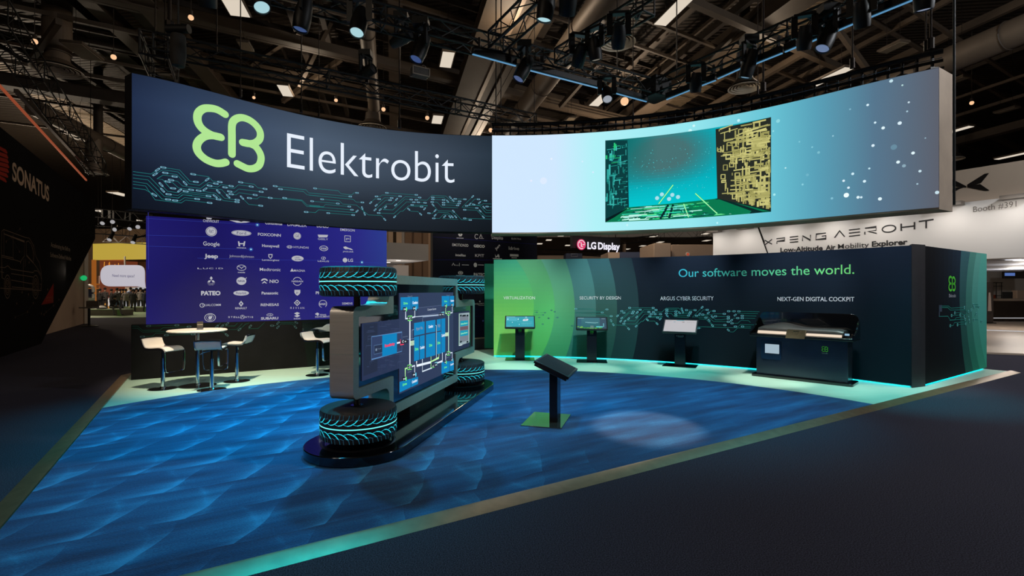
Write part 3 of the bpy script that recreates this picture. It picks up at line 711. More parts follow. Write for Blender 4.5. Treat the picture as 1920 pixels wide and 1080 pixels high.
circuit(d, 1740, 460, 4.5, [[(105, 512), (170, 512), (190, 530), (303, 524, X)], [(95, 525), (165, 525), (185, 547), (312, 543), (320, 558), (338, 558, X)], [(90, 600), (165, 598), (185, 630), (310, 625, X)], [(222, 570, X), (275, 568), (290, 585), (325, 583)], [(195, 592, X), (268, 587, X)],
        [(180, 632), (220, 630), (235, 610), (302, 602, X)], [(184, 678, X), (210, 676), (220, 652), (330, 645)], [(245, 670, X), (315, 663, X)], [(380, 500, X), (420, 498)], [(385, 520, X), (428, 516, X)], [(360, 545, X), (345, 560)], [(405, 575, X), (390, 590)], [(385, 628, X), (420, 626)], [(345, 640, X), (340, 612, X)], [(450, 640, X), (440, 640)]],
        .010, (44, 150, 138), (110, 200, 196), (60, 130, 130), .075, .055)
q0, q1 = d.U([(1759.6, 572), (1762.7, 593)]); d.rect(q0[0], q1[1], q0[0]+.05, q0[1], (70, 84, 104)); d.rect(q0[0], q0[1]-.12, q0[0]+.16, q0[1], (70, 84, 104))
d.build('circuit_print', attrmat('fabric_print', 0, .72), root)['label'] = 'company name and teal circuit tracks'
b = MB(); b.add([(pS0+dS*x+nS*y)+Vector((0, 0, z)) for x, y, z in ((.1, -.05, .026), (LS, -.05, .026), (LS, -.1, .026), (.1, -.1, .026), (.1, -.05, .033), (LS, -.05, .033), (LS, -.1, .033), (.1, -.1, .033))], [(3, 2, 1, 0), (4, 5, 6, 7), (0, 1, 5, 4), (1, 2, 6, 5), (2, 3, 7, 6), (3, 0, 4, 7)])
tag(b.build('led_strip', cyan), 'cyan light strip glowing under the side wall by the aisle', 'light strip')

# ---- low black wall at the left with the blue partner-logo screen on top
pL0 = Vector((-7.03, 9.32)); S_LOW = Flat(v3(pL0), v3(D2))
root = thing('low_wall', 'waist-high black wall with faint circuit tracks behind the bar table', 'wall', v3(pL0+D2*3)); root['kind'] = 'structure'
b = MB(); LW = 6.6
b.add([S_LOW.P(u, v, e) for e in (0, -.18) for u, v in ((0, .006), (LW, .006), (LW, 1.023), (0, 1.023))], [(0, 1, 2, 3), (7, 6, 5, 4), (0, 4, 5, 1), (1, 5, 6, 2), (2, 6, 7, 3), (3, 7, 4, 0)])
b.build('wall_core', mat('low_wall_black', (20, 20, 21), .75, noise=(4, .15), spec=.12), root, True)
d = Decal(S_LOW, .004)
q = d.U([(565, 624), (577, 700)]); d.poly([(q[0][0], 1.02), (q[1][0], .01), (LW, .01), (LW, 1.02)], (18, 28, 23), .002)
circuit(d, 240, 590, 7.2, [[(55, 155), (130, 155), (200, 212), (435, 207), (470, 178), (825, 161, X)], [(55, 183), (130, 183), (195, 235), (590, 222)], [(278, 153, X), (660, 143, X)], [(195, 297, X), (330, 290), (375, 250), (590, 247)], [(518, 277, X), (880, 263, X)], [(1200, 160, X), (1255, 107)], [(1270, 157, X), (1310, 114)],
        [(1340, 123, X), (1310, 152), (1440, 152), (1480, 112)], [(1300, 203), (1465, 200), (1545, 117)], [(1505, 200, X), (1590, 124), (1615, 122), (1635, 107)], [(1650, 158, X), (1622, 190), (1755, 187), (1845, 103)], [(1333, 273, X), (1285, 235), (1245, 235)]], .008, (26, 74, 66), (70, 98, 104), (16, 26, 29), .075, .034)
circuit(d, 480, 560, 6.354, [[(192, 321, X), (235, 321), (262, 290, X)], [(260, 340, X), (298, 300), (430, 300), (470, 340, X)], [(480, 285, X), (455, 272)], [(262, 290), (270, 283), (290, 283), (440, 283), (475, 318)]], .008, (26, 74, 66), (70, 98, 104), (16, 26, 29), .075, .034)
d.build('circuit_print', attrmat('fabric_print', 0, .72), root)['label'] = 'thin green circuit tracks with grey pads'

S_BLUE = Flat(v3(pL0)+Vector((D1.x, D1.y, 0))*-.004, v3(D2))
root = thing('partner_logo_screen', 'large lit indigo screen with rows of partner logos standing on the low black wall', 'sign', S_BLUE.P(2.6, 1.023))
u0 = S_BLUE.un(273.8, 500)[0]; u1 = S_BLUE.un(725, 500)[0]; zb, zt = 1.026, 3.055
b = MB(); b.add([S_BLUE.P(u, v, e) for e in (-.006, -.14) for u, v in ((u0, zb), (u1, zb), (u1, zt), (u0, zt))], [(0, 1, 2, 3), (7, 6, 5, 4), (0, 4, 5, 1), (1, 5, 6, 2), (2, 6, 7, 3), (3, 7, 4, 0)])
b.build('screen_cabinet', mat('screen_edge', (30, 34, 80), .5, noise=(5, .1)), root, True)
sheet('display', S_BLUE, u0, u1, zb, zt, 10, ramp_mat('indigo_picture', [(0, (28, 24, 100)), (.2, (23, 18, 86)), (.6, (31, 27, 114)), (.85, (38, 37, 124)), (1, (38, 54, 132))], 1.0, 0, .5, [(0, .95), (.3, .85), (.8, 1.05), (1, 1.1)]), 10, 0, root)
LG = (178, 178, 186)
d = Decal(S_BLUE, .004); T = d.tc
def dsc(x, y, r, c, ry=None): q = d.U([(x, y)])[0]; k = d.k(x, y); d.disc(q[0], q[1], r*k, c, 20, None, None if ry is None else ry*k)
def rng(x, y, r, w, c, ry=None, a0=0.0, a1=2*PI): q = d.U([(x, y)])[0]; k = d.k(x, y); d.ring(q[0], q[1], r*k, w*k, c, 24, None, None if ry is None else ry*k, a0, a1)
def pol(pts, c, e=None): d.poly(d.U(pts), c, e)
def lin(pts, w, c, e=None): d.line(d.U(pts), w*d.k(*pts[0]), c, e)
BG = (22, 22, 92)
for x0, y0, x1, y1, gx in ((275, 409.5, 480, 421.5, 482.5), (275, 461.5, 468, 467.5, 470.5), (560, 487, 720, 493.5, 678.5), (370, 484, 560, 488, None), (600, 533, 720, 535, None), (275, 441, 400, 444, None)):
    lin([(x0, y0), (x1, y1)], .5, (44, 62, 156))
    if gx: dsc(gx, y0+(y1-y0)*(gx-x0)/(x1-x0), 3.6, (40, 70, 150)); d.e += .001; dsc(gx, y0+(y1-y0)*(gx-x0)/(x1-x0), 1.5, (150, 210, 225)); d.e -= .001
lin([(278, 398), (278.5, 505)], .8, (52, 52, 140))
# row by row
pol([(387, 407), (393, 407), (394.5, 403.5), (403, 403.5), (402, 407.5), (398, 408), (396, 411), (391, 411), (387, 410)], LG); T('CHEVROLET', 395.7, 414.6, 30, 4.6, LG, .01)
pol([(430, 413), (446, 414), (452, 416), (458, 414.5), (475, 414.5), (462, 417.5), (452, 418), (444, 417.5)], LG)
T('Continental', 513, 418.5, 32, 5.5, LG, .02); T('DAIMLER', 557, 421.5, 36, 6.5, LG, .01); T('DENSO', 605, 424.2, 22, 5.2, LG, .02); T('EMERSON', 651.5, 431.2, 27, 4.6, LG, .02)
rng(396.2, 434, 9, 1.1, LG); dsc(396.2, 434, 7.2, LG); d.e += .001; T('FIAT', 396.2, 434, 8.5, 6.5, BG); d.e -= .001
dsc(452.7, 437, 16.5, LG, 5.3); d.e += .001; rng(452.7, 437, 15.4, .5, BG, 4.5); T('Ford', 452.7, 437, 17, 5, BG); d.e -= .001
T('FOXCONN', 505, 440.2, 43, 5, LG, .02)
dsc(557.2, 442.4, 6.6, LG); d.e += .001; rng(557.2, 442.4, 5.8, .4, BG); T('GE', 557.2, 442.4, 7, 5, BG); d.e -= .001
pol([(595.5, 440), (615, 440.5), (613.5, 445), (597.5, 445)], LG); T('GEELY', 605.5, 448.4, 19, 3.4, LG)
q = d.U([(646.3, 453), (657, 442.5)]); 
for k in ((q[0], (q[1][0], q[0][1])), ((q[1][0], q[0][1]), q[1]), (q[1], (q[0][0], q[1][1])), ((q[0][0], q[1][1]), q[0])): d.line(list(k), .011, LG)
T('gm', 651.7, 447, 6.5, 4.2, LG)
T('Google', 396.3, 457, 31, 7.2, LG, .01)
for s_ in (-1, 1): pol([(453+s_*7, 452.5), (453+s_*4.4, 452.5), (453+s_*2.6, 461.5), (453+s_*5.6, 461.5)], LG)
pol([(449, 456), (457, 456), (456.5, 458), (449.5, 458)], LG); T('HONDA', 453, 464.8, 17.5, 2, LG, .02)
T('Honeywell', 507.3, 461, 32, 5, LG, .02); rng(543, 463, 5, 1, LG, 2.7); T('H', 543, 463, 5, 3.4, LG); T('HYUNDAI', 564.5, 463.8, 28, 4, LG)
rng(607, 465.7, 7.8, .9, LG, 5); T('intel', 607, 465.3, 11, 5.2, LG, .01)
pol([(643.5, 463), (648, 462), (653, 464.5), (658, 466), (662, 469), (658, 468.5), (653, 467), (648, 467.5), (645, 466)], LG); T('JAGUAR', 652.7, 471.8, 20, 2.6, LG)
T('Jeep', 396, 480, 25.5, 7, LG, .035); T('Johnson&Johnson', 453, 480.5, 46, 4.6, LG, -.01)
pol([(503, 476.5), (511, 476.5), (510.5, 482), (507, 485.5), (503.5, 482)], LG); d.e += .001; pol([(504.5, 478), (509.5, 478), (509, 481.6), (507, 483.8), (505, 481.6)], BG); d.e -= .001; T('Lamborghini', 507.2, 487.6, 32, 3, LG, .01)
dsc(558, 484.7, 10.5, LG, 5.3); d.e += .001; T('LAND', 557, 483, 9, 2.5, BG); T('ROVER', 559, 486.6, 12, 2.5, BG); d.e -= .001
rng(606.5, 484, 4.2, .7, LG, 2.7); lin([(608, 481.8), (605.5, 486), (609, 486)], .8, LG); T('LEXUS', 606.3, 489.7, 21, 2.8, LG, .01)
dsc(646.9, 487.8, 4.3, LG); T('LG', 657.3, 488, 8.8, 5.6, LG, .02)
for px, t in ((374.5, 'L'), (385, 'U'), (396, 'C'), (405.5, 'I'), (414, 'D')): T(t, px, 503.2, 8.5 if t != 'I' else .9, 2.6, LG)
rng(452.8, 502, 7.8, .9, LG, 5.6); lin([(446, 499.5), (450, 500.5), (452.8, 503.5), (455.6, 500.5), (459.6, 499.5)], 1, LG); T('mazda', 452.8, 510.6, 13.5, 2.4, LG, .02)
T('Medtronic', 506.5, 505.3, 39, 5.6, LG, .015); pol([(544, 509), (547.5, 503), (551, 509)], LG); T('MAGNA', 561.5, 507.4, 21, 4, LG, .03)
pol([(396, 518), (398.8, 521.6), (396, 525.2), (393.2, 521.6)], LG); pol([(388.8, 529.5), (391.5, 525.6), (395.6, 525.6), (393.2, 529.5)], LG); pol([(403.2, 529.5), (400.5, 525.6), (396.4, 525.6), (398.8, 529.5)], LG); T('MITSUBISHI', 396, 531.8, 13, 1.5, LG); T('ELECTRIC', 396, 534.2, 9, 1.3, LG)
dsc(452.6, 526.8, 8.2, LG, 7.4); d.e += .001; T('NASA', 452.6, 526.8, 13, 3.6, BG, .02); lin([(447, 532), (455, 526), (462, 520.8)], .6, LG); d.e -= .001; lin([(459, 523.5), (462.5, 520.5)], 1.1, LG)
rng(495.8, 527.3, 6, 2.6, LG, 5.2, .15, PI-.15); pol([(490.5, 531.5), (495.8, 526.8), (501, 531.5), (497.5, 531), (495.8, 529.6), (494, 531)], LG); T('NIO', 514, 527.4, 17, 6, LG, .02)
rng(557.5, 527.5, 8, 1, LG, 8, .35, PI-.35); rng(557.5, 527.5, 8, 1, LG, 8, PI+.35, 2*PI-.35); T('NISSAN', 557.5, 527.5, 21, 3.2, LG, .01)
T('NXP', 609, 527.5, 22, 6, LG, .03)
T('PATEO', 395.2, 549.6, 36.5, 7.4, LG, .05); dsc(452.3, 549.5, 13, LG, 4.8); d.e += .001; T('Peterbilt', 452.3, 549.5, 19, 4.6, BG); d.e -= .001
T('Panasonic', 506, 549.4, 31, 4.8, LG, .03)
pol([(552, 543.5), (563, 543.5), (563, 549), (560.5, 552.5), (557.5, 554.5), (554.5, 552.5), (552, 549)], LG); d.e += .001; T('p', 557.3, 548, 3.5, 4, BG); d.e -= .001
T('PHINIA', 604.5, 549, 25, 5, LG, .03)
T('QUALCOMM', 396.5, 571.8, 35, 4, LG, .01); rng(379, 572.5, 4, 1, LG); T('RENAULT', 452, 577.8, 22, 3.4, LG, .02)
pol([(452, 564), (456.5, 569.5), (452, 575), (447.5, 569.5)], LG); d.e += .001; pol([(452, 567), (453.6, 569.5), (452, 572), (450.4, 569.5)], BG); d.e -= .001
T('RENESAS', 505.8, 571.3, 34, 4.6, LG, .02); pol([(557.2, 561.8), (563.5, 567.8), (557.2, 573.8), (551, 567.8)], LG); d.e += .001; pol([(557.2, 564), (561.3, 567.8), (557.2, 571.6), (553.1, 567.8)], BG); d.e += .001; pol([(557.2, 566), (559.2, 567.8), (557.2, 569.6), (555.2, 567.8)], LG); d.e -= .002
for i, t in enumerate('RIVIAN'): T(t, 546+i*4.55, 577.4, 3.2 if t != 'I' else .8, 3.6, LG)
rng(605.4, 569.8, 7.4, .8, LG, 7.2, -.9, 4.4); T('SAIC', 605.4, 570, 13.5, 3.8, LG, .02); T('SIEMENS', 651, 569, 19.5, 3.8, LG, .02)
rng(394, 595.5, 9.2, 1, LG, 8); rng(394, 595.5, 6, .5, LG, 5.2); pol([(390.5, 594), (393, 592.5), (396, 593), (398, 592), (397.5, 596), (395, 599), (391.5, 599)], LG); T('SKODA', 394, 589.6, 8.5, 1.8, LG); T('AUTO', 394, 601.2, 6, 1.6, LG)
for t, px in (('S', 429.5), ('T', 434.5), ('E', 439.5), ('L', 444), ('L', 448), ('N', 461), ('T', 465.5), ('I', 469), ('S', 473)): T(t, px, 594.5, 3.3 if t != 'I' else .8, 2.8, LG, .02)
rng(454.5, 594.3, 3.8, .6, LG); lin([(451.5, 596.6), (454.5, 592), (457.5, 596.6)], .7, LG)
rng(506, 590.3, 5.6, .7, LG, 2.6)
for x, y in ((504, 590), (507, 589.3), (508.5, 590.8), (506.5, 591.5)): dsc(x, y, .6, LG)
T('SUBARU', 505.5, 596.8, 32.5, 4.4, LG, .03)
pol([(551.3, 587.6), (557, 585), (562.7, 587.4), (557.5, 589.4), (562.7, 592), (557, 595), (551.3, 592.4), (556.6, 590.4)], LG); T('SUZUKI', 557, 597.4, 12.6, 2.2, LG, .02)
pol([(591, 587.5), (593.5, 587.5), (593.5, 586), (596, 586.4), (598.5, 588.5), (597, 591), (595, 592.6), (594, 590.5), (591.5, 590)], LG); T('TEXAS', 605.5, 590.4, 12, 3, LG, .01); T('INSTRUMENTS', 605.5, 593.9, 29, 3, LG, .01)
d.build('logo_print', attrmat('lit_ink', 1.0), root)['label'] = 'rows of pale grey partner logos and names'

# ---- second, dark logo wall beyond the passage
pM = Vector((-1.0, 14.2))
S_DARK = Flat(v3(pM), v3(D2))
root = thing('partner_logo_wall', 'tall dark navy logo wall beyond the passage, partly behind the far wheels', 'sign', S_DARK.P(.3, .32))
ua = S_DARK.un(811.5, 500)[0]; ub = S_DARK.un(1006.8, 460)[0]
b = MB(); b.add([S_DARK.P(u, v, e) for e in (-.004, -.16) for u, v in ((ua, .33), (ub, .33), (ub, 3.5), (ua, 3.5))], [(0, 1, 2, 3), (7, 6, 5, 4), (0, 4, 5, 1), (1, 5, 6, 2), (2, 6, 7, 3), (3, 7, 4, 0)])
b.build('panel', mat('dark_navy_panel', (22, 24, 36), .6, noise=(1, .1)), root, True)
b = MB(); b.add([S_DARK.P(u, v, e) for e in (.03, -.2) for u, v in ((ua, .004), (ub, .004), (ub, .30), (ua, .30))], [(0, 1, 2, 3), (7, 6, 5, 4), (0, 4, 5, 1), (1, 5, 6, 2), (2, 6, 7, 3), (3, 7, 4, 0)])
b.add([S_DARK.P(u, v, e) for e in (.05, -.2) for u, v in ((ua, .30), (ub, .30), (ub, .33), (ua, .33))], [(0, 1, 2, 3), (7, 6, 5, 4), (0, 4, 5, 1), (1, 5, 6, 2), (2, 6, 7, 3), (3, 7, 4, 0)], 1)
b.build('plinth', [mat('plinth_grey', (70, 68, 76), .6, noise=(5, .1)), mat('plinth_top', (170, 150, 130), .5, noise=(5, .1))], root, True)
d = Decal(S_DARK, .004); T = d.tc; LD = (196, 194, 190); BG = (16, 16, 26)
d.rect(ua, .34, ub, 3.45, (16, 16, 27), .001)
d.rect(ua, .34, ub, 1.25, (20, 24, 48), .002)
for x0, y0, x1, y1 in ((811, 444, 1005, 458), (811, 487, 1005, 488), (811, 581, 905, 580), (811, 594, 905, 593)): lin([(x0, y0), (x1, y1)], .5, (36, 36, 110))
for k in range(6): a = k*PI/3; dsc(863+2.4*math.cos(a), 439.5+2.4*math.sin(a), 1.7, LD)
lin([(856, 446.3), (869, 446.7)], 1.1, LD); rng(893.5, 443.5, 4.2, 1.1, LD, 4.8, .7, 5.6); lin([(899, 446), (901.5, 439.5), (904, 446)], 1.1, LD); lin([(898, 447), (907, 447.3)], .6, LD)
T('Deeplite', 932.5, 445.6, 21, 6, LD, .01); T('ELEKTRA', 968, 447.8, 18, 3, LD); T('EMOTION3D', 863, 459.6, 30, 5, LD, .01); T('GEICO', 898.4, 461.5, 20.5, 4.6, LD, .04)
g, fs, asp = glyphs('Jhere', .02); q0 = d.U([(930.3, 469.5)])[0]; k = d.k(930, 466); ca_, sa_ = math.cos(.82), math.sin(.82)
d.raw([(q0[0]+(x*13*ca_-y*4.5*sa_)*k, q0[1]+(x*13*sa_+y*4.5*ca_)*k) for x, y in g], fs, LD)
T('Idrive', 963.5, 465.6, 19.5, 6, LD, .01); T('intellias', 863.5, 478.3, 19, 4.2, LD, .02); T('KPIT', 899.3, 479.2, 17, 5.4, LD)
pol([(928, 476), (929.5, 480), (932, 480), (932.5, 477.5), (935, 476.5), (936.5, 481), (935.5, 484), (934, 481.5), (930, 482.5), (929, 484)], LD); lin([(924, 484.9), (941, 485.5)], 1.6, LD)
q = d.U([(956, 480.5), (972, 477)]); d.rect(q[0][0], q[0][1], q[1][0], q[1][1], LD); lin([(959, 483.3), (969, 483.6)], 1.4, LD)
lin([(847.5, 498), (850, 493.5), (852.5, 498)], 1, LD); T('Avnet', 856, 497, 8, 2.8, LD); lin([(861.3, 493), (861.3, 499)], .8, LD); lin([(866, 496.6), (879, 497)], 1, LD)
dsc(891.2, 496.8, 3.6, LD, 4.2); lin([(896, 496.6), (907, 497)], 1.2, LD); dsc(863.4, 511.6, 5.3, LD, 3.3); d.e += .001; rng(863.4, 511.6, 3, .8, BG, 2.4); d.e -= .001
lin([(855, 516.5), (872, 517)], 1.3, LD); T('PATEO', 899, 515, 21.5, 5.6, LD, .04); T('edgeMATRIX', 905, 569.2, 30, 3, LD, .02); lin([(897, 572.6), (908, 572.4)], .7, LD); dsc(899.5, 565.5, 1.6, LD)
dsc(905.6, 601.5, 1.8, (90, 100, 190))
d.build('logo_print', attrmat('fabric_print', 0, .72), root)['label'] = 'rows of small grey partner logos and names'
# ================================================================== THE VEHICLE-SHAPED SCREEN EXHIBIT
EXC = Vector((-1.574, 5.19, 0)); EU = Vector((.2230, .9748, 0)); EN = Vector((-.9748, .2230, 0))    # near wheel axis, long axis, sideways (away from the screen side)
EM = Matrix.Translation(EXC) @ Matrix(((EU.x, EN.x, 0, 0), (EU.y, EN.y, 0, 0), (0, 0, 1, 0), (0, 0, 0, 1)))      # local: x along, y sideways, z up
steel = mat('brushed_steel', (176, 170, 162), .38, .6, noise=(3, .06), stretch=(1, 1, 30))
steelface = mat('painted_steel_frame', (140, 156, 146), .42, .35, noise=(30, .06))
gloss = mat('gloss_black', (7, 8, 10), .10, 0, noise=(2, .1), coat=.6)
rubber = mat('tyre_rubber', (17, 18, 21), .6, 0, bump=(60, .10))
LE = 3.30
root = thing('vehicle_screen_exhibit', 'large car-shaped steel exhibit with two-sided screen and four horizontal wheels on a black plinth', 'exhibit', EXC, math.atan2(EU.y, EU.x))
# plinth
poly = [(LE+.532*math.cos(a), .532*math.sin(a)) for a in [(-PI/2)+PI*i/28 for i in range(29)]]+[(.532*math.cos(a), .532*math.sin(a)) for a in [(PI/2)+PI*i/28 for i in range(29)]]
b = MB(); b.prism(poly, .021, .118); b.build('plinth', gloss, root, False, 35, .008)
for cx in (0, LE):
    b = MB(); b.lathe([(.33, .118), (.35, .126), (.36, .126), (.375, .118)], 48, (cx, 0, 0)); b.build('turntable_ring', mat('satin_black', (10, 11, 13), .3, 0, noise=(4, .1)), root)
b = MB(); b.box((1.82, .07, .17), (1.24, .18, .11)); b.build('support_block', mat('support_black', (8, 8, 10), .35, 0, noise=(4, .1)), root)
# outline of the body, in (along, up)
def rounded(pts, r, n=6):
    out = []; m = len(pts)
    for i in range(m):
        p = Vector(pts[i]); a = Vector(pts[i-1]); c = Vector(pts[(i+1) % m]); rr = r[i] if isinstance(r, (list, tuple)) else r
        if rr <= 0: out.append(p); continue
        u = (a-p).normalized(); w = (c-p).normalized(); rr = min(rr, (a-p).length*.48, (c-p).length*.48)
        for k in range(n+1):
            t = k/n; out.append((p+u*rr)*(1-t)**2+p*2*t*(1-t)+(p+w*rr)*t*t)
    return out
x0, x1, x2, x3 = -.21, .565, 2.945, 3.84; zl, zh, zL, zH = .573, 1.504, .225, 1.842
def outline(k):
    return [(x0+k, zl+k), (x1+k, zl+k), (x1+k, zL+k), (x2-k, zL+k), (x2-k, zl+k), (x3-k, zl+k), (x3-k, zh-k), (x2-k, zh-k), (x2-k, zH-k), (x1+k, zH-k), (x1+k, zh-k), (x0+k, zh-k)]
RAD = [.09, .13, .07, .07, .13, .09, .09, .13, .07, .07, .13, .09]
outer = rounded(outline(0), RAD, 7); inner = rounded(outline(.105), [.015]*12, 7)
YF, YB = -.06, .20       # front (screen) face and back face, sideways
n = len(outer); b = MB()
vs = [(p.x, y, p.y) for y in (YF, YB) for p in outer]+[(p.x, y, p.y) for y in (YF, YB) for p in inner]
fo = [(i, (i+1) % n, n+(i+1) % n, n+i) for i in range(n)]
b.add(vs, [tuple(reversed(f)) for f in fo])
b.add(vs, [(i, 2*n+i, 2*n+(i+1) % n, (i+1) % n) for i in range(n)]+[(n+i, n+(i+1) % n, 3*n+(i+1) % n, 3*n+i) for i in range(n)], 1)
b.add(vs, [(2*n+i, 3*n+i, 3*n+(i+1) % n, 2*n+(i+1) % n) for i in range(n)], 0)
# a thin joint line halfway up the near end
b.box((x0-.0005, (YF+YB)/2, 1.03), (.002, YB-YF, .004), 1)
o = b.build('body_shell', [steel, steelface], root, False, 40); o['label'] = 'brushed steel shell with stepped rounded outline'
b = MB()
for yy, s_ in ((YF+.022, 1), (YB-.022, -1)):
    k = len(b.v); b.add([(p.x, yy, p.y) for p in inner], [tuple(range(n)) if s_ < 0 else tuple(range(n))])
b.build('glass_panel', mat('black_glass', (6, 7, 9), .06, 0, noise=(1, .1), coat=1.0), root, False, 0)['label'] = 'glossy black glass around the picture'
# lit picture, traced on the front plane
S_EX = Flat(EXC+EN*(YF+.014), EU)
g = S_EX.un
ZX, ZY, ZS = 660, 540, 5.142
def zp(x, y): return g(ZX+x/ZS, ZY+y/ZS)
d = Decal(S_EX, .0)
A = [(-.02, .735), (.843, .735), (.843, .43), (2.758, .43), (2.758, .70), (3.58, .70), (3.58, 1.315), (2.758, 1.315), (2.758, 1.633), (.843, 1.633), (.843, 1.325), (-.02, 1.325)]
for u_0, v_0, u_1, v_1, c in ((-.02, .735, .843, 1.325, (40, 50, 80)), (.843, .43, 2.758, 1.633, (46, 56, 86)), (2.758, .70, 3.58, 1.315, (36, 44, 72))): d.rect(u_0, v_0, u_1, v_1, c)
E1 = .0015
def zr(x0_, y0_, x1_, y1_, c, e=E1):       # an upright box of the drawing given by two opposite corners
    a, c2 = zp(x0_, y0_), zp(x1_, y1_); d.rect(min(a[0], c2[0]), min(a[1], c2[1]), max(a[0], c2[0]), max(a[1], c2[1]), c, e)
def zl_(pts, w, c, e=E1): d.line([zp(*p) for p in pts], w, c, e)
BL = (8, 130, 190)
def block(x0_, x1_, yt0, yt1, yb0, yb1, c=BL, e=.0018): d.poly([zp(x0_, yb0), zp(x1_, yb1), zp(x1_, yt1), zp(x0_, yt0)], c, e)
def zt(t, cx, cy, w, h, c, off=0.02, e=.003):
    a = zp(cx-w/2, cy); b_ = zp(cx+w/2, cy); q = zp(cx, cy+h/2); p = zp(cx, cy-h/2); d.text(t, a[0], b_[0], q[1], p[1]-q[1], c, off, e)
GR, WT, RD, GY = (110, 245, 130), (226, 240, 255), (240, 60, 90), (120, 140, 165)
r3 = random.Random(5)
for i in range(46):                                   # ghost drawing of boards behind
    x = 125+r3.random()*320; y = 350+r3.random()*420; w_ = 20+60*r3.random(); zl_([(x, y), (x+w_, y-w_*.08)], .006, (54, 66, 98), .0008)
    if i % 3 == 0: zl_([(x, y), (x, y+20+40*r3.random())], .006, (54, 66, 98), .0008)
block(110, 245, 350, 335, 850, 800, (36, 44, 66), .0006)
for x, y in ((275, 345), (355, 335), (272, 790), (355, 765)): q = zp(x, y); d.ring(q[0], q[1], .035, .006, (50, 60, 84), 20, .001)
block(187, 480, 470, 425, 690, 610, (48, 62, 98), .001); zl_([(187, 470), (480, 425), (480, 610), (187, 690), (187, 470)], .008, (90, 130, 180))
block(212, 290, 555, 540, 640, 622, (40, 50, 76), .0014); zl_([(212, 555), (290, 540)], .006, (80, 110, 150)); zl_([(212, 640), (290, 622)], .006, (80, 110, 150)); zl_([(212, 555), (212, 640)], .006, (80, 110, 150))
zt('Trunk', 262, 585, 32, 14, GY, 0); zr(225, 585, 240, 605, GY, .002)
block(290, 432, 455, 434, 662, 628); zt('Sensitivity', 362, 547, 98, 26, RD, .05)
block(432, 480, 500, 490, 585, 575, (44, 56, 86), .0012)
zl_([(432, 531), (465, 524)], .02, WT); zl_([(465, 495), (465, 548), (498, 542)], .014, RD, .0025)
for x, y in ((488, 518), (516, 514)): block(x-17, x+17, y-16, y-18, y+18, y+16, (30, 26, 34), .003)
zt('C', 488, 516, 16, 20, WT, .02, .0045); zt('N', 512, 516, 12, 14, WT, .02, .0045)
zt('Security', 512, 468, 46, 10, GY, 0)
# corner zones
for (xa, xm, xb, yt0, yt1, yb0, yb1, ty, cx1, cx2) in ((467, 568, 638, 90, 85, 212, 200, 145, 515, 607), (457, 568, 636, 905, 855, 1008, 925, 925, 507, 602), (864, 940, 983, 78, 76, 178, 170, 126, 902, 965), (862, 940, 981, 715, 700, 828, 790, 762, 900, 963)):
    ym0 = yt0+(yt1-yt0)*(xm-xa)/(xb-xa); ym1 = yb0+(yb1-yb0)*(xm-xa)/(xb-xa)
    block(xa, xm-2, yt0, ym0, yb0, ym1); block(xm+2, xb, ym0, yt1, ym1, yb1)
    zt('Drive', cx1, ty+2, 40 if xa < 800 else 26, 22 if xa < 800 else 16, GR, .04); zt('Comfort', cx2, ty-(4 if yt0 < 200 else 28), 52 if xa < 800 else 32, 24 if xa < 800 else 17, WT, .05)
zt('Zone III', 556, 80, 44, 14, GY, 0); zt('Zone II', 925, 70, 32, 10, GY, 0); zt('Zone I', 552, 806, 38, 14, GY, 0); zt('Zone IV', 922, 668, 28, 10, GY, 0)
def chip(x, y, w=17, c=(24, 24, 32), t=None, tc_=WT):
    block(x-w, x+w, y-w*1.05, y-w*1.15, y+w*1.15, y+w*1.05, c, .003)
    if t: zt(t, x, y, w*1.1, w*1.0, tc_, .03, .0045)
for x, y, c in ((506, 205, GR), (598, 197, (90, 200, 235)), (502, 876, GR), (596, 835, (90, 200, 235)), (898, 172, GR), (962, 164, (90, 200, 235)), (897, 716, GR), (960, 694, (90, 200, 235))):
    chip(x, y, 17 if x < 800 else 11, t='N'); q = zp(x+(16 if x < 800 else 10), y); d.disc(q[0], q[1], .018, c, 12, .005, .028)
for x, y in ((556, 292), (553, 764), (930, 243), (929, 631)):
    chip(x, y, 19 if x < 800 else 14, (22, 30, 34), 'C'); w_ = 20 if x < 800 else 15
    zl_([(x-w_, y-w_), (x+w_, y-w_*1.1), (x+w_, y+w_), (x-w_, y+w_*1.1), (x-w_, y-w_)], .007, (120, 235, 120), .004)
zl_([(516, 225), (516, 296), (538, 294)], .016, WT, .002); zl_([(576, 285), (604, 278), (604, 215)], .016, WT, .002)
zl_([(512, 855), (512, 778), (534, 770)], .016, (190, 250, 170), .002); zl_([(574, 758), (603, 748), (603, 815)], .016, WT, .002)
zl_([(902, 188), (902, 245), (916, 245)], .014, (190, 250, 170), .002); zl_([(944, 241), (966, 238), (966, 180)], .014, WT, .002)
zl_([(902, 700), (902, 640), (916, 636)], .014, WT, .002); zl_([(944, 626), (965, 622), (965, 680)], .014, WT, .002)
zl_([(557, 312), (557, 745)], .030, (235, 245, 255), .0022); zl_([(930, 258), (930, 618)], .026, (205, 245, 230), .0022)
for k in range(4): zl_([(560, 516+k*12), (598, 510+k*12)], .010, (220, 250, 210), .0024); zl_([(896, 436+k*9), (930, 431+k*9)], .010, (220, 250, 210), .0024)
zl_([(604, 278), (835, 258)], .010, (190, 205, 225), .002); zl_([(680, 325), (680, 280), (835, 264)], .008, (150, 170, 200), .002)
block(637, 862, 185, 170, 300, 280, (52, 62, 94), .0007); zl_([(640, 192), (985, 150)], .006, (84, 96, 128), .0012); zl_([(640, 272), (985, 218)], .006, (84, 96, 128), .0012)
zt('Compute Servers', 768, 204, 84, 20, (200, 210, 225), 0)
for x, y in ((848, 258), (872, 254)): chip(x, y, 12, t='N')
